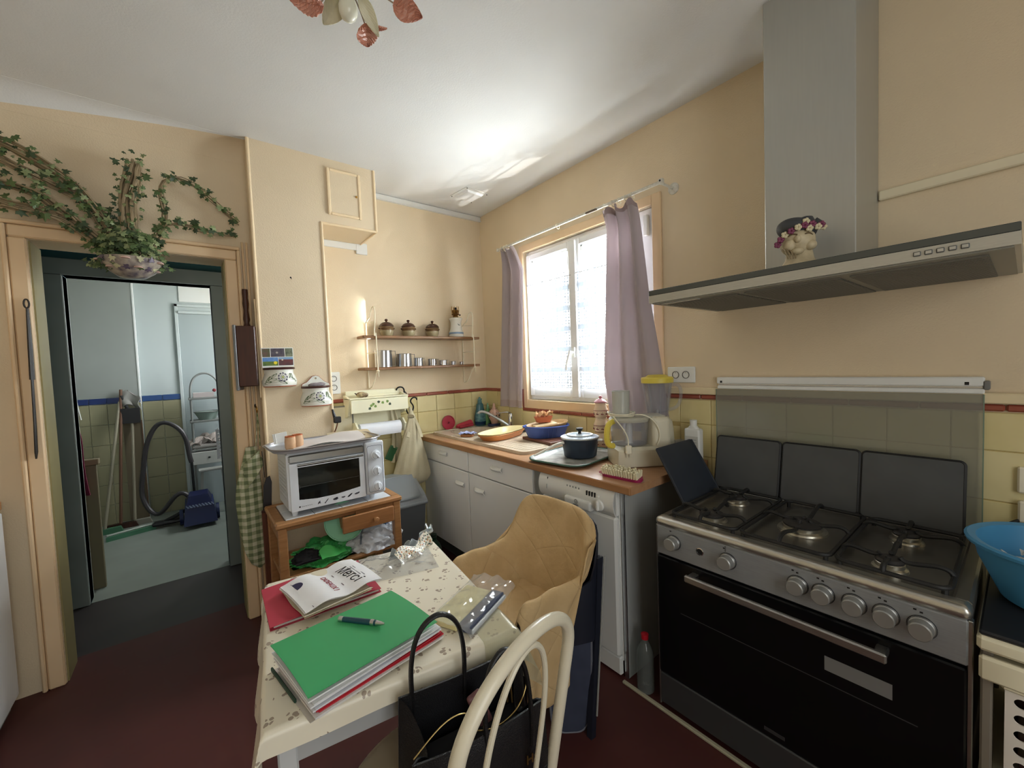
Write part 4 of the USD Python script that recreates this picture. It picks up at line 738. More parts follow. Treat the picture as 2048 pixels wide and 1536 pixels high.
def dwp(u, v):
    return np.stack([-.655 - .022 * np.sin(np.clip(v, 0, 1) * PI) ** .6, da + (db - da) * u, .742 + .116 * v], -1)
cpn = part(dw, 'control_panel', cat(sheet(dwp, 6, 14, .004), bx(-.655, -.630, da, db, .742, .858, .004)), white, smooth=60)
fx = lambda z: -.6585 - .022 * math.sin(max(0, min(1, (z - .742) / .116)) * PI) ** .6
hm = part(cpn, 'door_grip', rbox(-.692, -.650, -1.79, -1.62, .736, .786, .014), mat('dw_grip', (222, 224, 222), .3))
emb = part(hm, 'emblem', cat(tube([(-.6926, -1.705 + .010 * math.cos(q), .772 + .010 * math.sin(q)) for q in np.arange(18) * PI / 9], .0012, 5, True)), mat('dw_print', (96, 98, 100), .4))
def on_face(m, x, y, z): return tf(m, (x, y, z), rx=PI / 2, rz=-PI / 2)      # lettering on a surface that faces -x
part(hm, 'emblem', on_face(text('i', .012, .0008, True), -.6924, -1.7035, .766), mat('dw_print2', (96, 98, 100), .4))
part(hm, 'lettering', on_face(text('INDESIT', .0062, .0008, True), -.6924, -1.685, .752), mat('dw_print3', (90, 92, 94), .4))
for k, y in enumerate((-1.67, -1.689, -1.708, -1.727, -1.746)): part(cpn, 'printed_symbol', ell((fx(.832) - .0005, y + .035, .832), (.0012, .004, .005), 1), mat('dw_sym_%d' % k, (140, 146, 150), .5))
for k, y in enumerate((-1.762, -1.778, -1.794, -1.81)): part(cpn, 'button', rbox(fx(.822) - .003, fx(.822) + .004, y - .0035, y + .0035, .812, .834, .0018), black if k < 4 else white)
part(cpn, 'button', cyl((fx(.82) + .002, -1.828, .822), (fx(.82) - .004, -1.828, .822), .007, n=14), white)
part(cpn, 'power_button', rbox(fx(.80) - .002, fx(.8) + .004, -1.495, -1.488, .786, .812, .002), mat('dw_grey', (190, 192, 190), .4)); part(cpn, 'power_lamp', rbox(fx(.84) - .001, fx(.84) + .004, -1.494, -1.489, .832, .846, .002), black)
kd = part(cpn, 'programme_dial', on_face(lathe([(.026, 0), (.026, .006), (.022, .010), (0, .011)], 26), fx(.782), -1.838, .782) if False else tf(lathe([(.026, 0), (.026, .006), (.022, .010), (0, .011)], 26), (fx(.782) + .002, -1.835, .782), ry=-PI / 2), white)
part(kd, 'dial_grip', rbox(fx(.782) - .020, fx(.782) - .006, -1.841, -1.829, .760, .804, .004), white)
t = thing('side_panel', 'white end panel with metal edge closing the dishwasher side of the worktop', 'panel', (-.34, -1.935, 0), world=True)
part(t, 'board', bx(-.628, -.02, -1.918, -1.936, .0, .862, .002), mat('panel_grey', (170, 172, 170), .6)); part(t, 'edge_strip', bx(-.632, -.628, -1.917, -1.937, 0, .862), alu)

# ---------------------------------------------------------------- things on the sink and worktop
red_pl = mat('red_plastic', (176, 44, 66), .45)
t = thing('red_strainer', 'crimson round plastic strainer standing on edge behind the sink bowl', 'strainer', (-.42, -.035, .913), rx=-.10)
part(t, 'disc', tf(lathe([(0, -.006), (.05, -.006), (.0595, -.003), (.0605, .003), (.052, .004), (.05, -.001), (.012, -.001), (.010, .003), (0, .003)], 32), (0, 0, .060), rx=PI / 2), red_pl)
part(t, 'hub', tf(lathe([(.008, 0), (.007, .008), (0, .009)], 14), (0, -.004, .060), rx=PI / 2), mat('red_dark', (120, 24, 44), .5))
t = thing('red_brush', 'red washing-up cloth rolled against the tiles between strainer and soap bottle', 'cloth', (-.275, -.04, .913))
part(t, 'roll', tube(spline([(-.075, -.005, .016), (-.02, 0, .024), (.03, -.002, .030), (.075, .005, .034)], 16), np.r_[.012, np.linspace(.018, .030, 14), .02], 12), mat('red_cloth', (186, 58, 74), .8, bump=.5, bscale=120)); part(t, 'fold', tube(spline([(-.06, -.02, .012), (0, -.028, .018), (.07, -.028, .02)], 12), .012, 8), mat('red_cloth2', (170, 48, 66), .8))
t = thing('dish_soap_bottle', 'translucent blue-green washing-up liquid bottle in the sink corner', 'bottle', (-.12, -.06, .913), rz=-.25)
def flatlathe(prof, fl=.62, n=28):
    m = lathe(prof, n); m.vertices[:, 1] *= fl; return m
tq = mat('soap_plastic', (70, 122, 130), .15, transmission_weight=.35); 
part(t, 'bottle', flatlathe([(.0, 0), (.044, .002), (.050, .012), (.054, .05), (.052, .09), (.044, .12), (.036, .15), (.033, .175), (.030, .19), (.018, .20), (.0, .20)]), tq)
part(t, 'liquid', flatlathe([(.0, .0005), (.0442, .003), (.0503, .013), (.0535, .036), (.053, .044), (0, .044)]), mat('soap_liquid', (20, 52, 84), .2))
part(t, 'label', flatlathe([(.0, .02), (.0, .02)] if False else [(.0492, .022), (.0545, .05), (.0526, .09), (.0448, .12)], .63, 28).slice_plane([0, -.012, 0], [0, -1, 0]), mat('soap_label', (110, 156, 150), .4, c2=(50, 96, 110), scale=40))
part(t, 'cap', flatlathe([(.019, .198), (.020, .205), (.017, .222), (.020, .226), (.020, .238), (.008, .24), (.008, .252), (0, .253)], .9, 18), mat('soap_cap', (90, 130, 132), .4))
t = thing('green_soap_bottle', 'slim pale green liquid bottle between the soap bottle and the onion-shaped pot', 'bottle', (-.055, -.085, .913))
part(t, 'bottle', flatlathe([(0, 0), (.026, .002), (.029, .01), (.029, .11), (.024, .135), (.012, .15), (0, .15)], .7), mat('green_soap', (112, 166, 106), .2, transmission_weight=.25)); part(t, 'cap', flatlathe([(.012, .148), (.012, .17), (.007, .175), (.006, .195), (0, .196)], 1, 14), mat('green_cap', (120, 160, 120), .4))
t = thing('garlic_pot', 'pinkish pierced ceramic garlic pot with pointed top, beside the tap', 'pot', (-.045, -.165, .930))
pinkc = mat('pink_ceramic', (206, 168, 150), .4)
gp = part(t, 'pot', lathe([(.026, 0), (.030, .01), (.034, .03), (.046, .055), (.052, .075), (.050, .095), (.038, .115), (.020, .132), (.012, .15), (.010, .17), (.004, .18), (0, .181)], 28), pinkc)
for q in np.arange(10) * PI / 5:
    for z, r, s in ((.075, .0515, .0075), (.098, .0475, .005), (.128, .0225, .005)):
        part(gp, 'pierced_hole', tf(prism(Polygon([(-s, -s * .8), (s, -s * .8), (0, s * 1.3)]), .002, 'xz', -.001), (r * math.sin(q + z * 30), -r * math.cos(q + z * 30), z), rz=q + z * 30), black)
t = thing('blue_dish', 'dark blue oval soap dish under the pierced garlic pot', 'dish', (-.045, -.165, .912))
part(t, 'dish', flatlathe([(0, .0), (.05, 0), (.066, .004), (.070, .024), (.067, .024), (.062, .016), (0, .014)], .6), mat('navy_dish', (44, 54, 92), .35)); part(t, 'foot', flatlathe([(.04, -.001), (.045, .002), (0, .002)], .6), mat('navy_dish2', (40, 48, 84), .4))
t = thing('scouring_sponge', 'brown scouring sponge topped by a crumpled blue-white cloth on the sink rim', 'sponge', (-.495, -.44, .913), rz=-.9)
part(t, 'sponge', rbox(-.045, .045, -.03, .03, 0, .020, .004), mat('sponge_brown', (172, 116, 74), .9, c2=(150, 96, 58), scale=80)); part(t, 'cloth', sheet(crumple(16, 14, .12, .07, .016, 21, .022), 22, 16, .002), mat('cloth_blue', (196, 204, 236), .8, c2=(150, 160, 214), scale=30), smooth=50)
yd = mat('yellow_earthenware', (246, 230, 176), .25); ydo = mat('ochre_edge', (200, 128, 70), .4)
t = thing('yellow_baking_dish', 'yellow glazed oblong baking dish tilted on the drainer', 'dish', (-.335, -.665, .914), rz=.34, rx=-.04)
def oval_dish(a, b, h, wall=.008, flare=1.18, n=40, ex=2.6):
    q = np.arange(n) / n * 2 * PI; sgn = lambda w: np.sign(w) * np.abs(w) ** (2 / ex); ring = np.stack([a * sgn(np.cos(q)), b * sgn(np.sin(q))], 1)
    R_ = [(1, 0), (1.02, .004), (flare, h - .006), (flare + .06, h), (flare + .05, h + .003), (flare - .02, h - .002), (1.0, wall + .004), (.95, wall)]
    V = np.vstack([np.c_[ring * s, np.full(n, z)] for s, z in R_]); F = []
    for i in range(len(R_) - 1):
        for k in range(n): F += [[i * n + k, i * n + (k + 1) % n, (i + 1) * n + (k + 1) % n], [i * n + k, (i + 1) * n + (k + 1) % n, (i + 1) * n + k]]
    V = np.vstack([V, [0, 0, 0], [0, 0, wall]]); L = len(R_) - 1
    for k in range(n): F += [[len(V) - 2, (k + 1) % n, k], [len(V) - 1, L * n + k, L * n + (k + 1) % n]]
    return trimesh.Trimesh(V, F, process=False)
part(t, 'dish', oval_dish(.185, .095, .048), yd, smooth=50); part(t, 'unglazed_underside', tf(oval_dish(.187, .097, .038, flare=1.155), (0, 0, -.002)), ydo, smooth=50)
t = thing('wooden_trivet', 'dark reddish wooden board under the blue bread basket', 'board', (-.235, -1.01, .914), rz=-.10)
part(t, 'board', bx(-.085, .085, -.16, .15, 0, .018, .003), mat('trivet_wood', (110, 66, 48), .45, c2=(90, 52, 38), scale=6, stretch=(12, 1, 12)))
for k in range(3): part(t, 'groove', bx(-.06 + k * .05, -.055 + k * .05, -.155, .145, .0178, .0186), walnut)
t = thing('bread_basket', 'blue woven oval basket of bread boards on the dark wooden board', 'basket', (-.19, -.975, .933), rz=-.45)
wv = {'t': ('texture_coordinate', {}), 's': ('separate_xyz', {}), 'w': ('wave_texture', {'scale': 55., 'bands_direction': 'z'}), 'r': ('rgb_ramp', {'ramp': [(0, lin((58, 80, 146))), (1, lin((74, 98, 166)))]}), 'p': ('principled_bsdf', {'roughness': .5})}
bluew = usdkit.material(stage, '/World/Looks/blue_weave', wv, [('t.object', 'w.vector'), ('w.fac', 'r.fac'), ('r.color', 'p.base_color')], surface='p.BSDF')
part(t, 'basket', oval_dish(.125, .085, .072, .004, 1.22, ex=2.2), bluew, smooth=50)
q = np.arange(60) / 60 * 2 * PI
part(t, 'rim', tube(np.stack([.160 * np.cos(q), .109 * np.sin(q), .074 + 0 * q], 1), .006, 8, True), mat('blue_rim', (60, 84, 156), .5))
part(t, 'wicker_ribs', cat([tube([(.127 * math.cos(a), .087 * math.sin(a), .004), (.154 * math.cos(a), .105 * math.sin(a), .070)], .0022, 4) for a in q[::2]]), bluew, kind='stuff')
t = thing('bread_tray', 'pale wooden oval tray lying in the blue basket', 'tray', (-.185, -.985, .995), rz=-.45, rx=.03, ry=-.09)
part(t, 'tray', oval_dish(.125, .085, .028, .006, 1.12, ex=2.2), mat('wood_pale', (200, 168, 120), .5, c2=(180, 144, 96), scale=6, stretch=(1, 8, 8)), smooth=50); part(t, 'inner_board', tf(rbox(-.10, .06, -.05, .05, .006, .030, .005), rz=.05), mat('wood_pale2', (214, 190, 150), .55))
t = thing('terracotta_dish', 'small broken-edged terracotta dish holding crumpled paper, on top of the basket', 'dish', (-.19, -.95, 1.030), rz=-.35)
part(t, 'dish', oval_dish(.050, .036, .036, .005, 1.25), mat('terracotta_raw', (178, 98, 66), .7), smooth=40); part(t, 'crumpled_paper', tf(sheet(crumple(14, 14, .10, .075, .035, 31, .030), 18, 16, .002), (0, 0, .012)), mat('kraft_paper', (216, 170, 126), .7), smooth=False)
t = thing('black_stopper', 'black rubber sink stopper lying on the sink rim behind the yellow dish', 'stopper', (-.10, -.60, .913))
part(t, 'disc', flatlathe([(.0, 0), (.034, 0), (.036, .006), (.030, .012), (0, .013)], .8, 22), black); part(t, 'nub', cyl((0, 0, .012), (0, 0, .02), .008, n=12), blackm)
# tray with casserole
ut = thing('serving_tray', 'patterned rectangular tray with dark green raised rim at the middle of the worktop', 'tray', (-.43, -1.46, .902), rz=.16)
part(ut, 'dish', tray_mesh(.225, .175, .012, .006), mat('tray_print', (206, 208, 204), .25, c2=(120, 124, 118), scale=14, detail=6.))
o = rounded(.462, .362, .09, 12); part(ut, 'rim', tube(np.c_[np.array(o.exterior.coords)[:-1], np.full(len(o.exterior.coords) - 1, .014)], .005, 8, True), mat('tray_green', (64, 96, 84), .3))
tb = mat('pot_enamel', (34, 48, 66), .35, c2=(28, 38, 54), scale=30)
ps = thing('casserole_pot', 'dark blue speckled saucepan with glass lid standing on the patterned tray', 'pot', (-.40, -1.475, .907))
part(ps, 'pot', lathe([(0, 0), (.082, 0), (.090, .006), (.102, .10), (.104, .104), (.100, .105), (.088, .010), (0, .008)], 36), tb)
part(ps, 'pot_handle', tube(spline([(-.10, .03, .085), (-.13, .04, .082), (-.20, .065, .058), (-.265, .09, .032)], 14), np.r_[np.linspace(.011, .0085, 12), .008, .006], 10, flat=.7), mat('handle_white', (224, 220, 208), .4))
part(ps, 'grip', tf(rbox(.096, .125, -.014, .014, .088, .098, .004), rz=-1.0), white)
ld = part(ps, 'lid', lathe([(.104, .104), (.106, .108), (.095, .114), (.06, .124), (.0, .128), (0, .125), (.06, .121), (.095, .110)], 36), glass('lid_glass', (206, 220, 236), .05, (.9, .95, 1.0), .45))
part(ld, 'lid_rim', lathe([(.100, .105), (.106, .104), (.109, .108), (.106, .112), (.100, .111)], 36), alu)
part(ld, 'lid_ring', lathe([(.070, .1215), (.074, .122), (.074, .124), (.070, .1235)], 36), white)
part(ld, 'lid_knob', lathe([(.010, .126), (.008, .136), (.011, .142), (.019, .150), (.020, .157), (.014, .160), (0, .160)], 20), blackm)
# stacked cherry jars
chy = mat('jar_cream', (232, 206, 176), .2); chr_ = mat('cherry_red', (124, 36, 48), .4)
t = thing('cherry_jar_tower', 'tower of three stacked cream cherry jars with pink lid, under the window', 'jar', (-.115, -1.395, .902))
for k in range(3):
    z = k * .092; s = (1., .92, .86)[k]
    b = part(t, 'jar', lathe([(.034 * s, z), (.047 * s, z + .012), (.051 * s, z + .034), (.050 * s, z + .052), (.040 * s, z + .072), (.037 * s, z + .084), (.040 * s, z + .092), (0, z + .092)], 30), chy)
    part(b, 'red_line', lathe([(.0512 * s, z + .045), (.0520 * s, z + .0465), (.0512 * s, z + .048)], 30), chr_)
    for q in np.arange(9) * 2 * PI / 9:
        for dx, dz in ((-.0045, 0), (.0045, -.001)): part(b, 'painted_cherry', ell((.0512 * s * math.sin(q + dx * 20), -.0512 * s * math.cos(q + dx * 20), z + .026 + dz), (.0038, .0038, .0038), 1), chr_)
        part(b, 'painted_stalk', tube([(.0515 * s * math.sin(q), -.0515 * s * math.cos(q), z + .029), (.0515 * s * math.sin(q + .06), -.0515 * s * math.cos(q + .06), z + .038)], .0010, 4), ivy2)
part(t, 'lid', lathe([(.034, .276), (.041, .278), (.040, .283), (.026, .296), (.010, .302), (.008, .306), (.011, .312), (.008, .320), (0, .322)], 26), mat('lid_pink', (176, 110, 116), .25))
# food processor
fpm = mat('processor_cream', (218, 212, 190), .4); clear = glass('clear_plastic', (206, 208, 216), .06, (.96, .965, .98), .12); yel = mat('processor_yellow', (226, 206, 84), .4)
fp = thing('food_processor', 'cream food processor with clear bowl, yellow handle and flex wound round it', 'food processor', (-.31, -1.78, .902), rz=-.62)
part(fp, 'motor_base', hull([(x, y, z) for x, y, z in ((-.115, -.095, .01), (.135, -.095, .01), (-.115, .095, .01), (.135, .095, .01), (-.125, -.09, .0), (.14, -.09, 0), (-.12, .1, 0), (.14, .1, 0), (-.122, -.10, .085), (.14, -.10, .085), (-.122, .10, .085), (.14, .10, .085), (-.10, -.085, .10), (.14, -.09, .10), (-.10, .085, .10), (.14, .09, .10))]), fpm)
part(fp, 'motor_column', rbox(.055, .150, -.095, .095, .05, .245, .025), fpm)
part(fp, 'bowl', tf(lathe([(.080, .100), (.088, .104), (.096, .222), (.098, .226), (.095, .226), (.085, .108), (0, .106)], 32), (-.035, 0, 0)), clear)
part(fp, 'spindle', tf(lathe([(.022, .104), (.018, .11), (.016, .20), (.010, .21), (0, .21)], 16), (-.035, 0, 0)), white)
part(fp, 'bowl_lid', cat(tf(lathe([(.099, .222), (.101, .232), (.092, .244), (.0, .250)], 32), (-.035, 0, 0)), rbox(-.02, .14, -.05, .05, .232, .248, .006)), mat('lid_smoke', (182, 180, 166), .3))
part(fp, 'feed_tube', tf(lathe([(.043, .238), (.042, .25), (.044, .372), (.046, .376), (.041, .377), (.040, .36), (0, .355)], 26), (-.075, -.005, 0)), mat('tube_grey', (188, 190, 182), .3))
part(fp, 'bowl_handle', tube(spline([(-.122, -.03, .225), (-.152, -.045, .212), (-.166, -.052, .165), (-.160, -.050, .118), (-.128, -.035, .102)], 22), .0145, 10), yel)
fx_ = part(fp, 'power_flex', cat([tube([(-.075 + (.062 + .003 * k) * math.cos(q), -.005 + (.060 + .003 * k) * math.sin(q), .252 + .006 * k + .003 * math.sin(2 * q + k)) for q in np.arange(36) * PI / 18], .0032, 6, True) for k in range(3)] + [tube(spline([(-.125, -.045, .25), (-.118, -.095, .225), (-.085, -.108, .17), (-.078, -.112, .115)], 16), .0032, 6), tube(spline([(-.02, -.05, .255), (.05, -.098, .235), (.085, -.102, .16), (.07, -.102, .11)], 16), .0032, 6)]), cream2)
part(fx_, 'plug', cat(tf(rbox(-.016, .016, -.01, .01, -.022, .022, .008), (-.078, -.116, .095)), cyl((-.086, -.116, .074), (-.086, -.116, .056), .0024, n=6), cyl((-.070, -.116, .074), (-.070, -.116, .056), .0024, n=6)), cream2)
bl = thing('blender', 'blender with clear ribbed jug and yellow lid behind the food processor', 'blender', (-.135, -1.80, .902))
part(bl, 'motor_base', lathe([(.085, 0), (.085, .02), (.078, .16), (.072, .20), (.058, .215), (.052, .225), (0, .225)], 28), fpm)
part(bl, 'jug', lathe([(.046, .226), (.052, .245), (.066, .34), (.073, .405), (.075, .41), (.071, .41), (.062, .34), (.048, .25), (0, .24)], 28), clear)
part(bl, 'jug_ribs', cat([tube([(.053 * math.cos(q), .053 * math.sin(q), .245), (.067 * math.cos(q), .067 * math.sin(q), .335), (.0745 * math.cos(q), .0745 * math.sin(q), .40)], .004, 6) for q in np.arange(8) * PI / 4]), clear)
part(bl, 'blade', cat(cyl((0, 0, .24), (0, 0, .262), .010, n=10), tf(bx(-.03, .03, -.006, .006, .26, .263), rz=.6)), chrome)
part(bl, 'lid', lathe([(.073, .405), (.082, .406), (.083, .43), (.079, .436), (.06, .438), (.045, .448), (.0, .449)], 28), yel)
part(bl, 'jug_handle', tube(spline([(.055, -.045, .39), (.085, -.075, .385), (.092, -.082, .33), (.08, -.07, .28), (.045, -.036, .26)], 18), .009, 8), clear)
br = thing('scrubbing_brush', 'cream-bristled scrubbing brush with magenta back on the worktop corner', 'brush', (-.585, -1.895, .902), rz=-1.50, rx=.25)
part(br, 'back', prism(affinity.scale(rounded(.20, .056, .026), 1, 1), .014, off=.0), mat('magenta', (150, 34, 84), .4)); 
part(br, 'hanging_loop', tube([(-.10 - .012 + .012 * math.cos(q), .012 * math.sin(q) * .6, .007) for q in np.arange(12) * PI / 6], .002, 5, True), mat('magenta2', (170, 60, 90), .4))
rb_ = np.random.RandomState(3); part(br, 'bristles', cat([cyl((x, y, .012), (x * 1.06 + rb_.uniform(-.004, .004), y * 1.25 + rb_.uniform(-.003, .003), .046 + rb_.uniform(-.004, .003)), .0058, .0050, n=5) for x in np.linspace(-.085, .085, 15) for y in (-.017, -.006, .006, .017)]), mat('bristle', (226, 218, 186), .85), kind='stuff')
t = thing('white_bottle', 'white square-shouldered bottle with label behind the leaning slate board', 'bottle', (-.055, -1.955, .902))
part(t, 'bottle', cat(rbox(-.024, .024, -.042, .042, 0, .165, .012), hull(np.vstack([np.array([(x, y, .15) for x in (-.018, .018) for y in (-.036, .036)]), trimesh.creation.cylinder(.017, .01, 12).vertices + (0, 0, .175)]))), white)
part(t, 'label', bx(-.0248, -.0238, -.034, .034, .03, .125), mat('label_white', (206, 206, 200), .5)); part(t, 'cap', cyl((0, 0, .175), (0, 0, .208), .0175, n=18), white)
for k in range(5): part(t, 'printed_line', bx(-.0254, -.0246, -.026, .02 - .008 * (k % 2), .05 + k * .014, .053 + k * .014), mat('label_print_%d' % k, (150, 150, 156), .5))
t = thing('clear_jar', 'small clear plastic cup between blender and white bottle', 'cup', (-.10, -1.905, .902))
part(t, 'cup', lathe([(.022, 0), (.028, .10), (.030, .102), (.027, .10), (.020, .004), (0, .003)], 20), clear); part(t, 'contents', cyl((0, 0, .004), (0, 0, .02), .019, n=16), mat('cup_grey', (120, 118, 112), .5))
# ---------------------------------------------------------------- range cooker
struct('trim_11', bx(-.672, -.655, -3.05, -1.93, -.0, .012, .003), mat('floor_strip', (176, 170, 146), .5))
ck_y0, ck_y1, cfx = -2.955, -2.110, -.655
enam = mat('hob_enamel', (136, 132, 124), .3, .75, c2=(124, 120, 113), scale=12)
gl_black = mat('oven_black_glass', (17, 17, 18), .22, spec=.25)
panel_m = mat('panel_steel', (160, 164, 168), .42, .45, c2=(152, 156, 160), scale=50, stretch=(6, .4, 6))
rc = thing('range_cooker', 'wide stainless steel gas range cooker with black glass oven door', 'cooker', (-.35, -2.53, 0), world=True)
part(rc, 'body', bx(cfx + .012, -.05, ck_y0, ck_y1, .03, .775), mat('cooker_side', (70, 70, 70), .45, .3))
part(rc, 'hob_top', cat(bx(cfx + .035, -.05, ck_y0 + .03, ck_y1 - .03, .772, .797, .004), bx(cfx + .03, -.05, ck_y0, ck_y0 + .035, .772, .803, .006), bx(cfx + .03, -.05, ck_y1 - .035, ck_y1, .772, .803, .006), bx(-.12, -.05, ck_y0, ck_y1, .772, .803, .006)), enam)
part(rc, 'front_rail', rbox(cfx - .012, cfx + .045, ck_y0 - .002, ck_y1 + .002, .768, .805, .016), mat('rail_steel', (200, 198, 190), .3, .9))
cpn = part(rc, 'control_panel', bx(cfx - .006, cfx + .02, ck_y0 + .004, ck_y1 - .002, .655, .770, .004), panel_m)
knm = mat('knob_steel', (160, 160, 157), .35, .5)
for k, y in enumerate((-2.186, -2.389, -2.598, -2.663, -2.735, -2.802, -2.871)):
    kb = part(cpn, 'knob', tf(lathe([(.027, 0), (.0275, .006), (.0235, .010), (.0235, .034), (.021, .037), (0, .037)], 28), (cfx - .005, y, .718), ry=-PI / 2), knm)
    part(cpn, 'knob_collar', tf(lathe([(.0285, -.001), (.029, .004), (.0262, .0075), (.02, .008)], 28), (cfx - .005, y, .718), ry=-PI / 2), black)
    for j in range(2 if k > 1 else 1): part(cpn, 'printed_mark', bx(cfx - .0068, cfx - .006, y + .010 - j * .012, y + .016 - j * .012, .757 - .004 * j, .761 - .004 * j), black)
part(cpn, 'printed_scale', cat([bx(cfx - .0068, cfx - .006, -2.383, -2.379, z, z + .004) for z in (.749, .756, .763)]), mat('scale_print', (60, 60, 60), .5))
part(cpn, 'timer_hole', tf(lathe([(.013, -.001), (.014, .002), (.011, .003), (.010, -.0)], 22), (cfx - .006, -2.29, .717), ry=-PI / 2), chrome); part(cpn, 'timer_lens', cyl((cfx - .004, -2.29, .717), (cfx - .0075, -2.29, .717), .0105, n=20), black)
dr = part(rc, 'oven_door', bx(cfx - .008, cfx + .02, ck_y0 + .006, ck_y1 - .004, .165, .648, .004), gl_black)
part(dr, 'inner_window_line', cat(bx(cfx - .0086, cfx - .0078, ck_y0 + .09, ck_y1 - .10, .445, .448)), mat('line_grey', (54, 54, 56), .4))
dh = part(dr, 'door_handle', cat(bx(cfx - .062, cfx - .046, -2.812, -2.255, .608, .634, .004), bx(cfx - .05, cfx - .006, -2.285, -2.258, .612, .630, .003), bx(cfx - .05, cfx - .006, -2.81, -2.783, .612, .630, .003)), steel_y)
part(dr, 'sticker', bx(cfx - .0095, cfx - .0082, -2.816, -2.666, .487, .530), mat('sticker_grey', (140, 142, 142), .4, .3))
part(dr, 'badge', bx(cfx - .0095, cfx - .0082, -2.56, -2.50, .185, .197), mat('badge_grey', (70, 70, 72), .4, .3))
part(rc, 'drawer_front', bx(cfx - .004, cfx + .02, ck_y0 + .006, ck_y1 - .004, .030, .158, .004), mat('drawer_grey', (84, 86, 88), .35, .5))
part(rc, 'corner_post', bx(cfx - .002, cfx + .02, ck_y0 - .004, ck_y0 + .006, .02, .77, .002), steel); part(rc, 'corner_post', bx(cfx - .002, cfx + .02, ck_y1 - .004, ck_y1 + .003, .02, .77, .002), steel)
for x in (cfx + .06, -.12):
    for y in (ck_y0 + .05, ck_y1 - .05): part(rc, 'foot', cyl((x, y, 0), (x, y, .032), .02, n=14), black)
capm = mat('burner_cap', (40, 38, 38), .6); ringm = mat('burner_ring', (190, 186, 172), .3, .9)
for x, y, r in ((-.535, -2.275, .046), (-.27, -2.262, .036), (-.40, -2.535, .062), (-.27, -2.79, .036), (-.535, -2.79, .034)):
    b = part(rc, 'burner', tf(lathe([(r * 1.25, 0), (r * 1.2, .006), (r, .010), (r, .020), (r * .9, .023), (0, .024)], 28), (x, y, .797)), ringm)
    part(b, 'burner_cap', tf(lathe([(r * .95, .022), (r * .98, .027), (r * .8, .033), (0, .034)], 28), (x, y, .797)), capm)
def bar(P, r=.0068): return tube(spline(P, 24), r, 8)
for y0, y1, bs in ((-2.398, -2.155, ((-.535, -2.275), (-.27, -2.262))), (-2.668, -2.412, ((-.40, -2.535),)), (-2.918, -2.682, ((-.535, -2.79), (-.27, -2.79)))):
    z = .838; x0, x1 = -.628, -.165
    fr = np.array(affinity.translate(rounded(x1 - x0, y1 - y0, .03, 5), (x0 + x1) / 2, (y0 + y1) / 2).exterior.coords)[:-1]
    g = [tube(np.c_[fr, np.full(len(fr), z - .018)], .0066, 8, True)]
    for bx_, by in bs:
        for k in range(4):
            q = k * PI / 2; d = np.array([math.cos(q), math.sin(q)]); e = np.array([x1 if d[0] > .5 else x0 if d[0] < -.5 else bx_, y1 if d[1] > .5 else y0 if d[1] < -.5 else by])
            if len(bs) == 2 and abs(d[0]) > .5 and (d[0] > 0) == (bx_ < -.4): e[0] = (bs[0][0] + bs[1][0]) / 2
            s_ = np.array([bx_, by]) + d * .022; L = e - s_
            g.append(bar([(e[0], e[1], z - .018), (*(e - L * .10), z - .003), (*(e - L * .30), z), (*s_, z)]))
    part(rc, 'pan_support', cat(g + [cyl((x, y, .797), (x, y, z - .016), .007, n=8) for x in (x0 + .01, x1 - .01) for y in (y0 + .01, y1 - .01)]), blackm)
slate = mat('lid_slate', (76, 79, 81), .5, c2=(68, 70, 72), scale=8, bump=.1)
for k, (y0, y1) in enumerate(((-2.357, -2.087), (-2.630, -2.369), (-2.906, -2.639))):
    P = affinity.translate(rounded(y1 - y0, .245, .014), (y0 + y1) / 2, .922)
    t = thing('hob_cover', 'dark grey hob cover plate leaning against the tiles, %s' % ('the one nearest the worktop', 'middle one of the three', 'largest one, at the right')[k], 'hob cover', (-.085, (y0 + y1) / 2, .80), world=True)
    m = prism(P, .012, 'yz', -.006); m = tf(m, (0, 0, -.80)); m = tf(m, (-.105, 0, .804), ry=.16) if False else tf(m, (-.108, 0, .8035), ry=.19)
    part(t, 'plate', m, slate); q = np.array(P.buffer(-.001).exterior.coords)[:-1]
    part(t, 'rim', tf(tf(tube(np.c_[np.zeros(len(q)), q[:, 0], q[:, 1] - .80], .0068, 6, True)), (-.108, 0, .8035), ry=.19), blackm)
t = thing('slate_board', 'dark blue-grey board propped aslant between worktop end and cooker', 'board', (-.34, -2.07, .805), world=True)
sb_ = hull([(x + (1 - k) * 0 + dx * k, y + n_ * .005, z + n_ * .003) for x in (-.49, -.185) for (k, dx, y, z) in ((0, 0, -2.14, .812), (1, .045, -1.985, 1.022)) for n_ in (-1, 1)])
part(t, 'plate', sb_, mat('slate_blue', (44, 52, 64), .5, c2=(38, 44, 56), scale=10)); part(t, 'edge', cat(cyl((-.49, -2.14, .812), (-.445, -1.985, 1.022), .0062, n=8), cyl((-.185, -2.14, .812), (-.14, -1.985, 1.022), .0062, n=8)), mat('slate_edge', (36, 42, 52), .5))
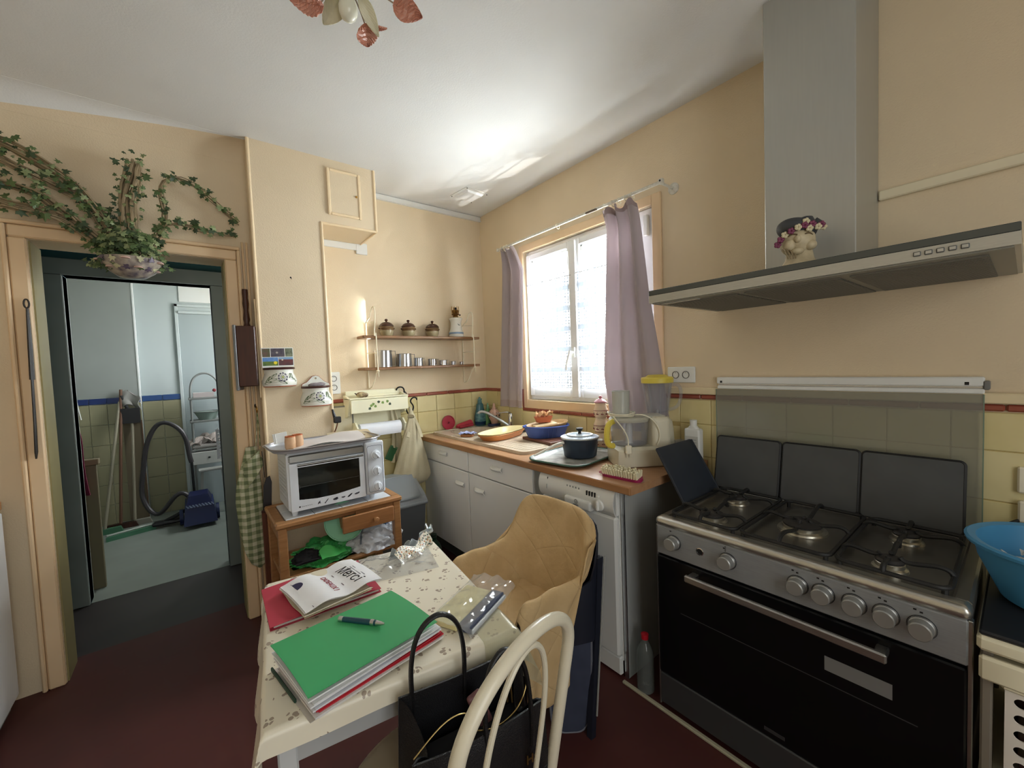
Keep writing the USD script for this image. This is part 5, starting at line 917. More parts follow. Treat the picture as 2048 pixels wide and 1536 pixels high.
# glass splash panel with metal rail above it
t = thing('splash_panel', 'greenish glass splash panel hung behind the hob covers', 'panel', (-.02, -2.5, .80), world=True)
part(t, 'pane', bx(-.0255, -.0225, -2.942, -2.062, .80, 1.272), glass('panel_glass', (158, 160, 152), .08, (.95, .95, .93), .34)); part(t, 'edge', bx(-.026, -.022, -2.945, -2.942, .80, 1.272), mat('glass_edge', (120, 140, 124), .2)); part(t, 'edge', bx(-.026, -.022, -2.062, -2.059, .80, 1.272), mat('glass_edge2', (120, 140, 124), .2))
t = thing('metal_rail', 'white enamelled double rail with slotted ends on the wall over the glass panel', 'rail', (-.02, -2.5, 1.27), world=True)
part(t, 'upper_bar', bx(-.030, -.001, -2.945, -2.066, 1.299, 1.331, .004), white); part(t, 'shadow_groove', bx(-.014, -.001, -2.94, -2.07, 1.290, 1.300), alu); part(t, 'lower_bar', bx(-.032, -.016, -2.945, -2.070, 1.274, 1.291, .003), white)
for y in (-2.088, -2.905): part(t, 'slot', bx(-.0308, -.0298, y - .005, y + .005, 1.304, 1.314), black)
part(t, 'end_cap', bx(-.033, -.0, -2.957, -2.942, 1.288, 1.318, .003), mat('rail_grey', (120, 120, 118), .4))

# ---------------------------------------------------------------- cooker hood, figurine
hd_ = thing('cooker_hood', 'flat steel cooker hood with tall rectangular chimney above the range', 'cooker hood', (-.3, -2.54, 1.68), world=True)
hy0, hy1, hx = -3.02, -2.062, -.60
hsteel = mat('hood_steel', (196, 197, 192), .38, .75, c2=(188, 189, 184), scale=50, stretch=(6, .5, 6))
part(hd_, 'canopy', cat(bx(hx, 0, hy0, hy1, 1.662, 1.692)), hsteel)
part(hd_, 'glass_top', bx(hx - .002, 0, hy0, hy1, 1.692, 1.713, .002), mat('hood_top', (88, 92, 90), .25, .4))
ug = part(hd_, 'underside_frame', cat(bx(hx + .01, -.02, hy0 + .01, hy1 - .01, 1.658, 1.665)), mat('hood_under', (150, 149, 140), .45, .35))
for k in range(3): part(ug, 'grease_filter', cat([bx(hx + .06 + j * .017, hx + .068 + j * .017, -2.97 + k * .295, -2.70 + k * .295, 1.653, 1.659) for j in range(29)]), mat('filter_%d' % k, (124, 121, 112), .5, .35))
for y in (hy1 - .10,): part(ug, 'lamp_cover', bx(hx + .025, hx + .05, y - .09, y + .06, 1.655, 1.659, .001), mat('lamp_cover', (180, 180, 172), .2))
for k in range(5): part(hd_, 'push_button', cat(bx(hx - .0035, hx, -2.858 - k * .021, -2.843 - k * .021, 1.672, 1.684, .002)), mat('button_rim_%d' % k, (96, 96, 94), .4)); 
for k in range(5): part(hd_, 'button_face', bx(hx - .0045, hx - .003, -2.856 - k * .021, -2.845 - k * .021, 1.674, 1.682, .001), mat('button_face_%d' % k, (190, 188, 180), .35, .4))
part(hd_, 'chimney', bx(-.33, -.001, -2.672, -2.398, 1.715, H - .002, .003), mat('chimney_steel', (188, 189, 184), .42, .6, c2=(185, 186, 181), scale=30, stretch=(4, 4, .3)))
fg = thing('clown_figurine', 'pale ceramic head figurine wearing a flowered dark hat, on the cooker hood', 'figurine', (-.50, -2.555, 1.715), rz=-1.0)
skin = mat('ceramic_face', (206, 192, 160), .55, c2=(176, 160, 128), scale=30, bump=.3)
part(fg, 'head', cat(ell((0, 0, .088), (.050, .046, .052), 3), ell((-.028, -.030, .070), (.016, .016, .02), 2), ell((.028, -.028, .066), (.018, .016, .016), 2), tf(lathe([(.048, 0), (.052, .01), (.040, .03), (.036, .055)], 22), (.008, .008, 0)), ell((-.012, -.046, .085), (.009, .011, .012), 2), ell((-.01, -.038, .048), (.018, .014, .011), 2)), skin, smooth=50)
part(fg, 'eye_line', cat(tube(spline([(-.035, -.034, .098), (-.024, -.041, .102), (-.012, -.044, .099)], 8), .0025, 5), tube(spline([(.008, -.043, .098), (.020, -.041, .101), (.032, -.033, .096)], 8), .0025, 5)), mat('eye_brown', (110, 92, 66), .6))
part(fg, 'beard_groove', cat([tube(spline([(-.05 + k * .008, -.035, .06), (-.042 + k * .008, -.042, .04), (-.036 + k * .007, -.036, .026)], 8), .002, 5) for k in range(4)]), mat('groove', (140, 122, 92), .7))
hat = part(fg, 'hat', cat(tf(ell((0, 0, 0), (.058, .052, .036), 3), (0, .006, .128), ry=.25), tf(lathe([(.0, .024), (.018, .018), (.026, .0)], 14), (.024, -.004, .142)), tf(lathe([(.0, .030), (.014, .016), (.020, .0)], 14), (.058, .008, .130)), tf(lathe([(.0, .024), (.018, .016), (.024, .0)], 14), (-.012, .012, .145))), mat('hat_dark', (60, 62, 66), .5))
for k, (x, y, z) in enumerate(((-.055, -.030, .092), (-.045, -.036, .104), (-.030, -.045, .112), (-.012, -.050, .120), (.006, -.050, .124), (.012, -.042, .138), (.030, -.040, .128), (.048, -.030, .120), (.060, -.022, .128), (.068, -.012, .122), (-.062, -.022, .078), (.020, -.046, .114))):
    part(hat, 'hat_flower', cat([ell((x + .006 * math.cos(q), y - .002, z + .006 * math.sin(q)), (.0055, .004, .0055), 1) for q in np.arange(5) * 2 * PI / 5]), (mat('flower_plum_%d' % k, (116, 48, 78), .5), mat('flower_cream_%d' % k, (206, 194, 160), .5))[k % 2])
# cable duct on the right wall
struct('trim_12', bx(-.020, 0, -3.8, -2.675, 1.998, 2.034, .004), mat('duct_cream', (232, 220, 190), .45))
# ---------------------------------------------------------------- blue basin on the crates, bottle, corner chair
bs = thing('blue_basin', 'round blue plastic washing-up basin at the right edge, beside the cooker', 'basin', (-.40, -3.115, .765))
part(bs, 'bowl', lathe([(0, 0), (.115, 0), (.125, .006), (.165, .10), (.172, .135), (.188, .142), (.190, .150), (.184, .154), (.168, .150), (.158, .10), (.118, .012), (0, .010)], 44), mat('basin_blue', (70, 142, 188), .45))
part(bs, 'foot_ring', lathe([(.10, -.002), (.112, -.002), (.112, .003), (.10, .003)], 40), mat('basin_blue2', (30, 110, 170), .4))
t = thing('white_paper', 'folded white sheet lying inside the blue basin', 'paper', (-.44, -3.09, .872), rz=.3, ry=.2); part(t, 'sheet', sheet(crumple(8, 8, .18, .14, .02, 12, 0), 10, 10, .002), white_m); part(t, 'fold', sheet(crumple(8, 8, .15, .10, .02, 14, .012), 10, 10, .002), mat('paper_w', (230, 230, 226), .6))
crm = mat('crate_cream', (226, 218, 190), .45)
bk = thing('basket_tower', 'cream plastic drawer tower with round-holed basket fronts, right of the cooker', 'storage tower', (-.45, -3.16, 0), world=True)
bx_0, bx_1, by_0, by_1 = -.66, -.20, -3.34, -2.968
for z in (.10, .385, .675): 
    part(bk, 'frame_tray', cat(bx(bx_0 - .012, bx_1, by_0, by_1, z, z + .018, .005), bx(bx_0 - .014, bx_0 + .004, by_0, by_1, z - .03, z + .028, .006)), crm)
for x in (bx_0 + .03, bx_1 - .03):
    for y in (by_1 - .012, by_0 + .012): part(bk, 'post', bx(x - .02, x + .02, y - .010, y + .010, 0, .76, .004), mat('crate_post_%d' % len(_used), (132, 124, 112), .5))
part(bk, 'top_tray', cat(bx(bx_0 - .015, bx_1, by_0, by_1 + .004, .715, .752, .008)), crm); part(bk, 'black_top', bx(bx_0 - .012, bx_1, by_0, by_1, .752, .764, .004), mat('crate_black', (26, 26, 30), .5))
for z0, z1 in ((.135, .345), (.420, .640)):
    holes = [Point(by_1 - .065 - i * .05, z0 + .040 + j * .038).buffer(.0115, 6) for i in range(6) for j in range(5)]
    p = sbox(by_0 + .02, z0, by_1 - .04, z1)
    for h_ in holes: p = p.difference(h_)
    b = part(bk, 'basket_drawer', cat(prism(p, .004, 'yz', bx_0 + .002), bx(bx_0 + .006, bx_1 - .03, by_1 - .044, by_1 - .040, z0, z1 - .01), bx(bx_0 + .006, bx_1 - .03, by_0 + .02, by_0 + .024, z0, z1 - .01), bx(bx_0 + .006, bx_1 - .03, by_0 + .02, by_1 - .04, z0, z0 + .004)), mat('basket_white_%d' % int(z0 * 1000), (222, 214, 204), .5))
    part(b, 'basket_rim', bx(bx_0 - .006, bx_0 + .012, by_0 + .015, by_1 - .035, z1 - .004, z1 + .010, .004), crm)
    part(b, 'contents', cat([tf(rbox(-.05, .05, -.04, .04, 0, .12, .02), (bx_0 + .07 + .1 * (k % 3), by_1 - .10 - .09 * (k // 3), z0 + .006), rz=k) for k in range(6)]), mat('packets_%d' % int(z0 * 1000), (110, 52, 62), .6, c2=(70, 90, 60), scale=14))
t = thing('water_bottle', 'clear plastic water bottle with red cap on the floor between dishwasher and cooker', 'bottle', (-.625, -2.02, .0))
part(t, 'bottle', lathe([(0, .004), (.028, 0), (.036, .01), (.036, .05), (.034, .055), (.036, .06), (.036, .10), (.034, .105), (.036, .11), (.036, .165), (.030, .19), (.016, .215), (.013, .222), (.013, .232), (0, .232)], 22), glass('pet', (150, 156, 154), .05, (.88, .92, .9), .28)); part(t, 'cap', lathe([(0, .232), (.0155, .232), (.016, .252), (0, .254)], 18), mat('cap_red', (190, 30, 44), .4))
t = thing('flex_outlet', 'white plastic outlet box with cable low on the right wall behind the basin', 'outlet', (0, -3.06, .93), world=True)
part(t, 'box', bx(-.03, 0, -3.095, -3.018, .86, .93, .005), cream2); part(t, 'upper_box', bx(-.026, 0, -3.095, -3.016, .955, 1.04, .005), cream2)
part(t, 'cable', tube(spline([(-.02, -3.03, .87), (-.03, -2.99, .84), (-.02, -2.95, .80), (-.03, -2.90, .79)], 14), .005, 6), blackm)
# ---------------------------------------------------------------- white metal table with oilcloth
TZ = .715; TR = -.14; TC = np.array([-1.688, -1.802]); TW, TD = .565, .655
tb_ = thing('kitchen_table', 'small white metal table under the flowered oilcloth', 'table', (*TC, 0), TR)
tblm = mat('table_white', (206, 208, 210), .4)
part(tb_, 'table_top', bx(-TW / 2 + .004, TW / 2 - .004, -TD / 2 + .004, TD / 2 - .004, TZ - .022, TZ - .002, .004), tblm)
part(tb_, 'apron', cat(bx(-TW / 2 + .035, TW / 2 - .035, -TD / 2 + .012, -TD / 2 + .024, TZ - .105, TZ - .02), bx(-TW / 2 + .035, TW / 2 - .035, TD / 2 - .024, TD / 2 - .012, TZ - .105, TZ - .02), bx(-TW / 2 + .012, -TW / 2 + .024, -TD / 2 + .035, TD / 2 - .035, TZ - .105, TZ - .02), bx(TW / 2 - .024, TW / 2 - .012, -TD / 2 + .035, TD / 2 - .035, TZ - .105, TZ - .02)), mat('table_apron', (176, 178, 180), .5))
for sx in (-1, 1):
    for sy in (-1, 1): part(tb_, 'leg', bx(sx * (TW / 2 - .028) - .019, sx * (TW / 2 - .028) + .019, sy * (TD / 2 - .028) - .019, sy * (TD / 2 - .028) + .019, 0, TZ - .022, .004), tblm)
# oilcloth: cream with scattered little grey-brown flower sprigs (flat print)
nd = {'t': ('texture_coordinate', {}), 'sc': ('mapping', {'scale': (17., 17., 17.), 'rotation': (0, 0, .5), 'location': (0, 0, -.25)}), 'v': ('voronoi_texture', {'scale': 1., 'randomness': .25, 'dimensions': '3D'}), 'm1': ('math', {'math_type': 'less_than', 'value2': .26}),
      'sc2': ('mapping', {'scale': (75., 75., 75.), 'location': (0, 0, -.25)}), 'v2': ('voronoi_texture', {'scale': 1., 'randomness': .8, 'dimensions': '3D'}), 'm2': ('math', {'math_type': 'less_than', 'value2': .42}), 'mm': ('math', {'math_type': 'multiply'}), 'mk': ('math', {'math_type': 'multiply', 'value2': .8}),
      'c': ('mix_color', {'a': lin((238, 231, 212)), 'b': lin((150, 130, 114))}), 'p': ('principled_bsdf', {'roughness': .28})}
oil = usdkit.material(stage, '/World/Looks/oilcloth', nd, [('t.object', 'sc.vector'), ('sc.vector', 'v.vector'), ('v.distance', 'm1.value1'), ('t.object', 'sc2.vector'), ('sc2.vector', 'v2.vector'), ('v2.distance', 'm2.value1'), ('m1.value', 'mm.value1'), ('m2.value', 'mm.value2'), ('mm.value', 'mk.value1'), ('mk.value', 'c.fac'), ('c.result', 'p.base_color')], surface='p.BSDF')
tc = thing('oilcloth', 'cream oilcloth printed with small sprigs, draped over the white table', 'tablecloth', (*TC, TZ - .02), TR)
def drape(x, y):
    """cloth coordinates (flat) to 3-D: over the edge the cloth turns down"""
    hx_, hy_ = TW / 2 + .004, TD / 2 + .004; R_ = .012
    ox, oy = np.abs(x) - hx_, np.abs(y) - hy_
    def fold(o):
        o = np.maximum(o, 0); a = np.minimum(o / R_, PI / 2); return R_ * np.sin(a), R_ * (1 - np.cos(a)) + np.maximum(o - R_ * PI / 2, 0)
    fx_, dx_ = fold(ox); fy_, dy_ = fold(oy)
    X = np.sign(x) * (np.minimum(np.abs(x), hx_) + fx_ + .10 * dx_); Y = np.sign(y) * (np.minimum(np.abs(y), hy_) + fy_ + .10 * dy_)
    both = (ox > 0) & (oy > 0)
    d = np.maximum(dx_, dy_); d = np.where(both, np.hypot(dx_, dy_), d)
    w = .012 * np.sin(y * 26 + 1) * np.clip(dx_ * 6, 0, 1) * np.sign(x); w2 = .006 * np.sin(x * 24) * np.clip(dy_ * 6, 0, 1) * np.sign(y)
    flare = np.where(both, np.minimum(dx_, dy_) * .30, 0)
    return X + w + flare * np.sign(x), Y + w2 + flare * np.sign(y), .022 - d
xs = np.r_[np.linspace(-.50, -.30, 26), np.linspace(-.29, .27, 20), np.linspace(.28, .37, 16)]
ys_ = np.r_[np.linspace(-.385, -.33, 14), np.linspace(-.32, .32, 24), np.linspace(.325, .39, 10)]
def clothf(u, v):
    x = np.interp(u, np.linspace(0, 1, len(xs)), xs); y = np.interp(v, np.linspace(0, 1, len(ys_)), ys_)
    y = np.where(x < -.29, y * 1.0, y); X, Y, Z_ = drape(x, y); return np.stack([X, Y, Z_], -1)
part(tc, 'cloth', sheet(clothf, len(xs), len(ys_), .0022), oil, smooth=50)
part(tc, 'plastic_cover_corner', sheet(lambda u, v: (lambda q: np.stack([q[0] + .004, q[1] - .006, q[2] + .002], -1))(drape(.19 + .24 * u, -.22 - .20 * v)), 26, 22, .001), glass('cover_film', (226, 222, 200), .08, (.97, .97, .93), .18))
# ---- things on the table (each placed in world coordinates on its top)
TT = TZ + .0035
pinkf = mat('folder_red', (196, 62, 84), .6, c2=(178, 50, 70), scale=5)
t = thing('red_folder', 'faded red cardboard folder under the letters at the far left of the table', 'folder', (-1.805, -1.612, TT), rz=-.04)
part(t, 'front_cover', sheet(lambda u, v: np.stack([-.155 + .31 * u, -.13 + .26 * v, .010 + .006 * np.sin(u * 3) - .004 * v], -1), 10, 8, .0012), pinkf); part(t, 'back_cover', bx(-.155, .155, -.13, .13, 0, .0012), pinkf); part(t, 'papers', bx(-.145, .15, -.122, .137, .0014, .0065), mat('paper_white', (232, 232, 228), .7))
pap = mat('paper_plain', (234, 234, 236), .65)
t = thing('kraft_envelope', 'opened pale envelope lying between the red folder and the letter', 'envelope', (-1.80, -1.645, TT + .016), rz=-1.45)
part(t, 'envelope', sheet(lambda u, v: np.stack([-.11 + .23 * u, -.10 + .20 * v, .004 + .018 * (1 - u) * np.sin(v * PI) + .004 * np.sin(u * 9)], -1), 12, 12, .0015), mat('envelope_beige', (214, 204, 180), .7)); part(t, 'flap', sheet(lambda u, v: np.stack([.10 + .03 * u, -.10 + .20 * v, .006 + .01 * u], -1), 4, 8, .001), mat('envelope_beige2', (222, 214, 192), .7))
mg = thing('thank_you_letter', 'creased white letter headed Merci with CADEAUX in dark red, on the envelope', 'letter', (-1.782, -1.652, TT + .030), rz=-1.42)
mf = lambda x, y: .004 + .011 * np.sin((y + .12) * 24) ** 2 + .005 * np.cos(x * 16)
part(mg, 'sheet', sheet(lambda u, v: (lambda x, y: np.stack([x, y, mf(x, y)], -1))(-.11 + .215 * u, -.115 + .235 * v), 20, 30, .0014), pap, smooth=60)
part(mg, 'second_sheet', sheet(lambda u, v: (lambda x, y: np.stack([x - .004, y - .004, mf(x, y) - .005], -1))(-.108 + .21 * u, -.113 + .23 * v), 14, 20, .0012), pap, smooth=60)
def on_letter(m, name, mt, lift=.0012):
    v = m.vertices; v[:, 2] = v[:, 2] * .4 + mf(v[:, 0], v[:, 1]) + lift; part(mg, name, m, mt, smooth=False)
mer = text('Merci', .034, .0008); mer.vertices[:, 0] += .25 * mer.vertices[:, 1]; on_letter(tf(mer, (-.055, .035, 0), rz=.10), 'lettering', mat('ink_black', (36, 34, 40), .6))
on_letter(tf(text('CADEAUX !', .0155, .0008, True), (-.050, -.015, 0)), 'lettering', mat('ink_red', (140, 40, 54), .6))
for k in range(3): on_letter(tf(bx(-.03, .055 - .01 * k, 0, .0035, 0, .0008), (0, .085 - .009 * k, 0)), 'printed_line', mat('ink_grey_%d' % k, (150, 150, 156), .6))
on_letter(tf(bx(-.04, .05, 0, .0028, 0, .0008), (0, .018, 0)), 'printed_line', mat('ink_grey_4', (120, 110, 116), .6))
on_letter(tf(bx(-.085, .10, 0, .0012, 0, .0008), (0, -.092, 0)), 'printed_line', mat('ink_navy', (60, 60, 90), .6))
on_letter(prism(affinity.translate(Point(0, 0).buffer(.024, 16).intersection(sbox(-.03, 0, .03, .03)), -.05, -.092), .0008), 'printed_emblem', mat('ink_navy2', (50, 46, 84), .6))
# green folder with its stack
gf = thing('green_folder', 'thick green folder stuffed with papers and a red sleeve, at the front of the table', 'folder', (-1.806, -1.985, TT), rz=.165)
fgreen = mat('folder_green', (62, 168, 104), .55, c2=(56, 160, 97), scale=4)
part(gf, 'front_cover', sheet(lambda u, v: np.stack([-.165 + .325 * u, -.122 + .222 * v,   .062 - .010 * u + .004 * np.sin(v * 2.6) - .010 * (1 - v) ** 3 * (1 - .6 * u)], -1), 18, 14, .0014), fgreen, smooth=60)
part(gf, 'spine', bx(-.168, -.163, -.05, .10, .002, .012, .002), mat('folder_spine', (28, 60, 46), .6))
part(gf, 'back_cover', sheet(lambda u, v: np.stack([-.165 + .33 * u, -.125 + .225 * v, .0014 + 0 * u], -1), 6, 6, .0014), mat('folder_back', (206, 200, 190), .6))
for k, (z, c, dx, dy) in enumerate(((.005, (232, 228, 224), .008, .008), (.009, (226, 224, 222), .0, .012), (.0135, (190, 36, 52), .010, .006), (.017, (190, 40, 56), .006, .004), (.021, (234, 234, 238), .0, .002), (.025, (226, 228, 236), .004, .006), (.029, (236, 236, 238), -.004, .0), (.033, (230, 230, 234), .002, .004), (.038, (238, 238, 240), -.006, -.004))):
    part(gf, 'paper_wad', sheet(lambda u, v, z=z, dx=dx, dy=dy: np.stack([-.158 + dx + .322 * u, -.122 - dy + .215 * v, z + .002 * np.sin(u * 3 + k) + .006 * (z / .038) * np.sin(v * 1.6)], -1), 10, 8, .0034), mat('wad_%d' % k, c, .65))
part(gf, 'gold_mark', tf(prism(Point(0, 0).buffer(.008, 6), .0005), (-.12, -.03, .0525)), mat('gold_print', (120, 150, 70), .5))
pn = thing('pen', 'dark teal ballpoint pen with silver clip and tip lying on the green folder', 'pen', (-1.787, -1.970, TT + .0585))
pd = np.array([.079, -.097, -.0]); pd = pd / np.linalg.norm(pd)
part(pn, 'barrel', orient(lathe([(.0, -.062), (.0062, -.062), (.0066, -.05), (.0072, .03), (.0066, .042), (0, .042)], 14), (0, 0, .0075), pd), mat('pen_teal', (26, 72, 84), .35))
part(pn, 'tip', orient(lathe([(.0068, .042), (.005, .054), (.002, .064), (0, .065)], 14), (0, 0, .0075), pd), alu); part(pn, 'cap_ring', orient(lathe([(.0066, -.066), (.007, -.064), (.007, -.056), (.0066, -.054)], 14), (0, 0, .0075), pd), alu); part(pn, 'middle_ring', orient(lathe([(.0072, .026), (.0077, .028), (.0077, .034), (.0072, .036)], 14), (0, 0, .0075), pd), alu); part(pn, 'clip', orient(bx(-.0015, .0015, .0072, .0088, -.062, -.025), (0, 0, .0075), pd), alu)
# napkins in clear film
film = glass('film', (232, 236, 240), .10, (.98, .98, .98), .10)
yp = thing('napkin_packet', 'pale yellow and navy paper napkins in crackling clear film, right front of the table', 'packet', (-1.492, -2.02, TT), rz=.43)
part(yp, 'napkins', rbox(-.105, .085, -.025, .065, .001, .018, .004), mat('napkin_yellow', (240, 232, 176), .8, c2=(234, 224, 160), scale=30)); part(yp, 'navy_napkins', rbox(-.100, .090, -.068, -.025, .001, .020, .004), mat('napkin_navy', (66, 74, 96), .8)); part(yp, 'white_napkins', rbox(-.098, .088, -.074, -.068, .002, .014, .002), mat('napkin_white', (214, 220, 226), .8))
part(yp, 'film', sheet(lambda u, v: np.stack([-.115 + .26 * u, -.078 + .156 * v, .022 + .010 * (meshkit.fbm(np.stack([u * 9, v * 7, 0 * u], -1), 3) - .3) - .018 * np.abs(2 * v - 1) ** 6 + .02 * np.clip(u - .75, 0, 1) * (1 + np.sin(v * 20))], -1), 40, 26, .0006), film, smooth=40)
def crumpled_film(name, label, loc, w, d, amp, seed, rz):
    t = thing(name, label, 'wrapping', loc, rz=rz)
    part(t, 'film', sheet(lambda u, v: np.stack([(u - .5) * w, (v - .5) * d, .002 + amp * meshkit.fbm(np.stack([u * 6, v * 6, 0 * u + seed], -1), 3) ** 1.3 * np.clip(6 * u * (1 - u), 0, 1) * np.clip(6 * v * (1 - v), 0, 1)], -1), 44, 36, .0006), film, smooth=30); return t
t = crumpled_film('clear_wrapping', 'sheet of crumpled clear plastic film spread at the far end of the table', (-1.56, -1.60, TT), .30, .20, .050, 5, -.25)
part(t, 'gathered_end', sheet(lambda u, v: np.stack([-.16 + .05 * u + .01 * np.sin(v * 25), -.09 + .13 * v, .008 + .016 * np.abs(np.sin(v * 14 + u * 3)) * u], -1), 10, 40, .0006), film)
pr_ = {'t': ('texture_coordinate', {}), 'm': ('mapping', {'scale': (120., 120., 120.)}), 'v': ('voronoi_texture', {'scale': 1.}), 'l': ('math', {'math_type': 'less_than', 'value2': .42}), 'h': ('separate_color', {'color_type': 'rgb'}), 'r': ('rgb_ramp', {'ramp': [(0, lin((96, 118, 96))), (.4, lin((92, 100, 110))), (.6, lin((200, 132, 84))), (1, lin((150, 160, 120)))], 'interpolate': True}), 'c': ('mix_color', {'a': lin((236, 230, 214))}), 'p': ('principled_bsdf', {'roughness': .4})}
flor = usdkit.material(stage, '/World/Looks/flower_print', pr_, [('t.object', 'm.vector'), ('m.vector', 'v.vector'), ('v.distance', 'l.value1'), ('v.color', 'h.color'), ('h.r', 'r.fac'), ('l.value', 'c.fac'), ('r.color', 'c.b'), ('c.result', 'p.base_color')], surface='p.BSDF')
t = thing('flowered_sachet', 'crumpled flower-printed sachet with silvery foil inside, at the back of the table', 'wrapping', (-1.475, -1.575, TT), rz=.45)
part(t, 'sachet', sheet(lambda u, v: np.stack([-.09 + .19 * u, -.03 - .014 * np.sin(v * 3) + .03 * v + .008 * np.sin(u * 9), .004 + (.040 + .012 * np.sin(u * 8)) * v], -1), 26, 12, .001), flor, smooth=40)
part(t, 'foil_lining', sheet(lambda u, v: np.stack([-.085 + .18 * u, .035 - .02 * v + .006 * np.sin(u * 21), .004 + (.042 + .008 * np.sin(u * 13 + 1)) * v + .005 * np.sin(u * 30) * v], -1), 30, 12, .001), mat('foil', (206, 216, 222), .25, .7), smooth=25)
part(t, 'twisted_end', cat(sheet(lambda u, v: np.stack([.085 + .05 * u, -.012 + .035 * v + .01 * np.sin(u * 8), .035 + .030 * u + .008 * np.sin(v * 9)], -1), 12, 10, .001)), mat('foil2', (200, 210, 214), .25, .6), smooth=25)

# ---------------------------------------------------------------- armchair under a quilted cover
ac = thing('covered_armchair', 'dark armchair draped with a tan quilted cover, between table and dishwasher', 'armchair', (-1.06, -1.73, 0), world=True)
qn = {'t': ('texture_coordinate', {}), 'm': ('mapping', {'rotation': (.3, .8, .8), 'scale': (1, 1, 1)}), 'w': ('wave_texture', {'scale': 2.2, 'bands_direction': 'x', 'profile': 'tri'}), 'w2': ('wave_texture', {'scale': 2.2, 'bands_direction': 'z', 'profile': 'tri'}),
      'a': ('math', {'math_type': 'power', 'value2': .18}), 'b': ('math', {'math_type': 'power', 'value2': .18}), 'mn': ('math', {'math_type': 'minimum'}), 'n': ('noise_texture', {'scale': 11., 'detail': 4.}), 'r': ('rgb_ramp', {'ramp': [(.3, lin((208, 178, 132))), (.7, lin((196, 165, 118)))]}), 'u': ('bump', {'strength': .5, 'distance': .012}), 'u2': ('bump', {'strength': .35, 'distance': .03}), 'p': ('principled_bsdf', {'roughness': .9})}
quilt = usdkit.material(stage, '/World/Looks/quilt_tan', qn, [('t.object', 'm.vector'), ('m.vector', 'w.vector'), ('m.vector', 'w2.vector'), ('w.fac', 'a.value1'), ('w2.fac', 'b.value1'), ('a.value', 'mn.value1'), ('b.value', 'mn.value2'), ('mn.value', 'u.height'), ('t.object', 'n.vector'), ('n.fac', 'u2.height'), ('u.normal', 'u2.normal'), ('u2.normal', 'p.normal'), ('n.fac', 'r.fac'), ('r.color', 'p.base_color')], surface='p.BSDF')
CX, CY, AW, XB, XF = -1.06, -1.73, .235, -.865, -1.27
def plan(u, o):
    """u 0..1 from near arm front round the back to far arm front, o = outward offset"""
    q = np.clip((u - .28) / .44, 0, 1) * PI - PI / 2
    ex = lambda w: np.sign(w) * np.abs(w) ** .62
    wide = AW + .022 * np.clip(np.cos(q) * 1.6, 0, 1)
    x = CX + (XB - CX + o) * ex(np.cos(q)); y = CY + (wide + o) * ex(np.sin(q))
    s0, s1 = np.clip(1 - u / .28, 0, 1), np.clip((u - .72) / .28, 0, 1)
    x = x + (XF - CX) * (s0 + s1); return x, y
def htop(u):
    return .605 + .205 * np.exp(-((u - .5) / .148) ** 6) * (1 - .55 * np.clip(.46 - u, 0, 1)) + .002 * np.sin(u * 40) - .05 * (np.clip(1 - u / .07, 0, 1) ** 2 + np.clip(1 - (1 - u) / .07, 0, 1) ** 2)
def hem(u):
    near = np.interp(u, [0, .05, .20, .265, .29, .32, .42, .62, .70, .78, 1], [.25, .20, .22, .26, .52, .71, .74, .72, .60, .44, .42]); return near
def coverf(u, v):
    top = htop(u); a, b = .34, .48
    o = np.interp(v, [0, .10, a, .39, .44, b, .60, 1], [-.085, -.045, -.016, -.006, .006, .014, .022, .026])
    z = np.where(v < a, .43 + (top - .018 - .43) * (v / a), np.where(v < b, top - .018 + .018 * np.sin((v - a) / (b - a) * PI), top - .018 - (top - .018 - hem(u)) * (v - b) / (1 - b)))
    o = o + .005 * np.sin(u * 55) * np.clip((v - .5) * 2, 0, 1) + .003 * np.sin(u * 34 + v * 9) + .028 * np.clip((v - .55), 0, 1) * np.sin(u * 24 + 2)
    x, y = plan(u, o); x = x + .10 * np.clip(.43 + .42 - z, 0, 1) * 0; lean = .12 * np.clip(z - .45, 0, 1) * np.exp(-((u - .5) / .25) ** 4); return np.stack([x + lean, y, z], -1)
part(ac, 'quilted_cover', sheet(coverf, 90, 46, .006), quilt, smooth=70)
part(ac, 'seat_cover', sheet(lambda u, v: np.stack([-1.31 + .40 * u, CY - .20 + .40 * v, .435 + .020 * np.sin(u * PI) * np.sin(v * PI) - .10 * np.clip(.12 - u, 0, 1) + .004 * np.sin(u * 30) * np.sin(v * 26)], -1), 24, 24, .02), quilt, smooth=70)
navy = mat('chair_navy', (26, 30, 44), .5)
part(ac, 'shell', sheet(lambda u, v: (lambda w: np.stack([w[0] + .12 * np.clip((.36 + (htop(u) - .03 - .36) * v) - .45, 0, 1) * np.exp(-((u - .5) / .25) ** 4), w[1], .36 + (htop(u) - .03 - .36) * v], -1))(plan(u, .001 + (.028 + .010 * (1 - v)) * np.clip((.21 - np.abs(u - .5)) / .03, 0, 1))), 50, 12, .008), navy, smooth=60)
part(ac, 'seat', bx(-1.29, -.90, CY - .20, CY + .20, .385, .42, .012), navy)
for x, y in ((-1.26, CY - .21), (-1.26, CY + .21), (-.86, CY - .20), (-.86, CY + .20)): part(ac, 'leg', cyl((x, y, 0), (x + (.02 if x < -1 else -.02), y * 1.0, .40), .016, .018, n=12), navy)
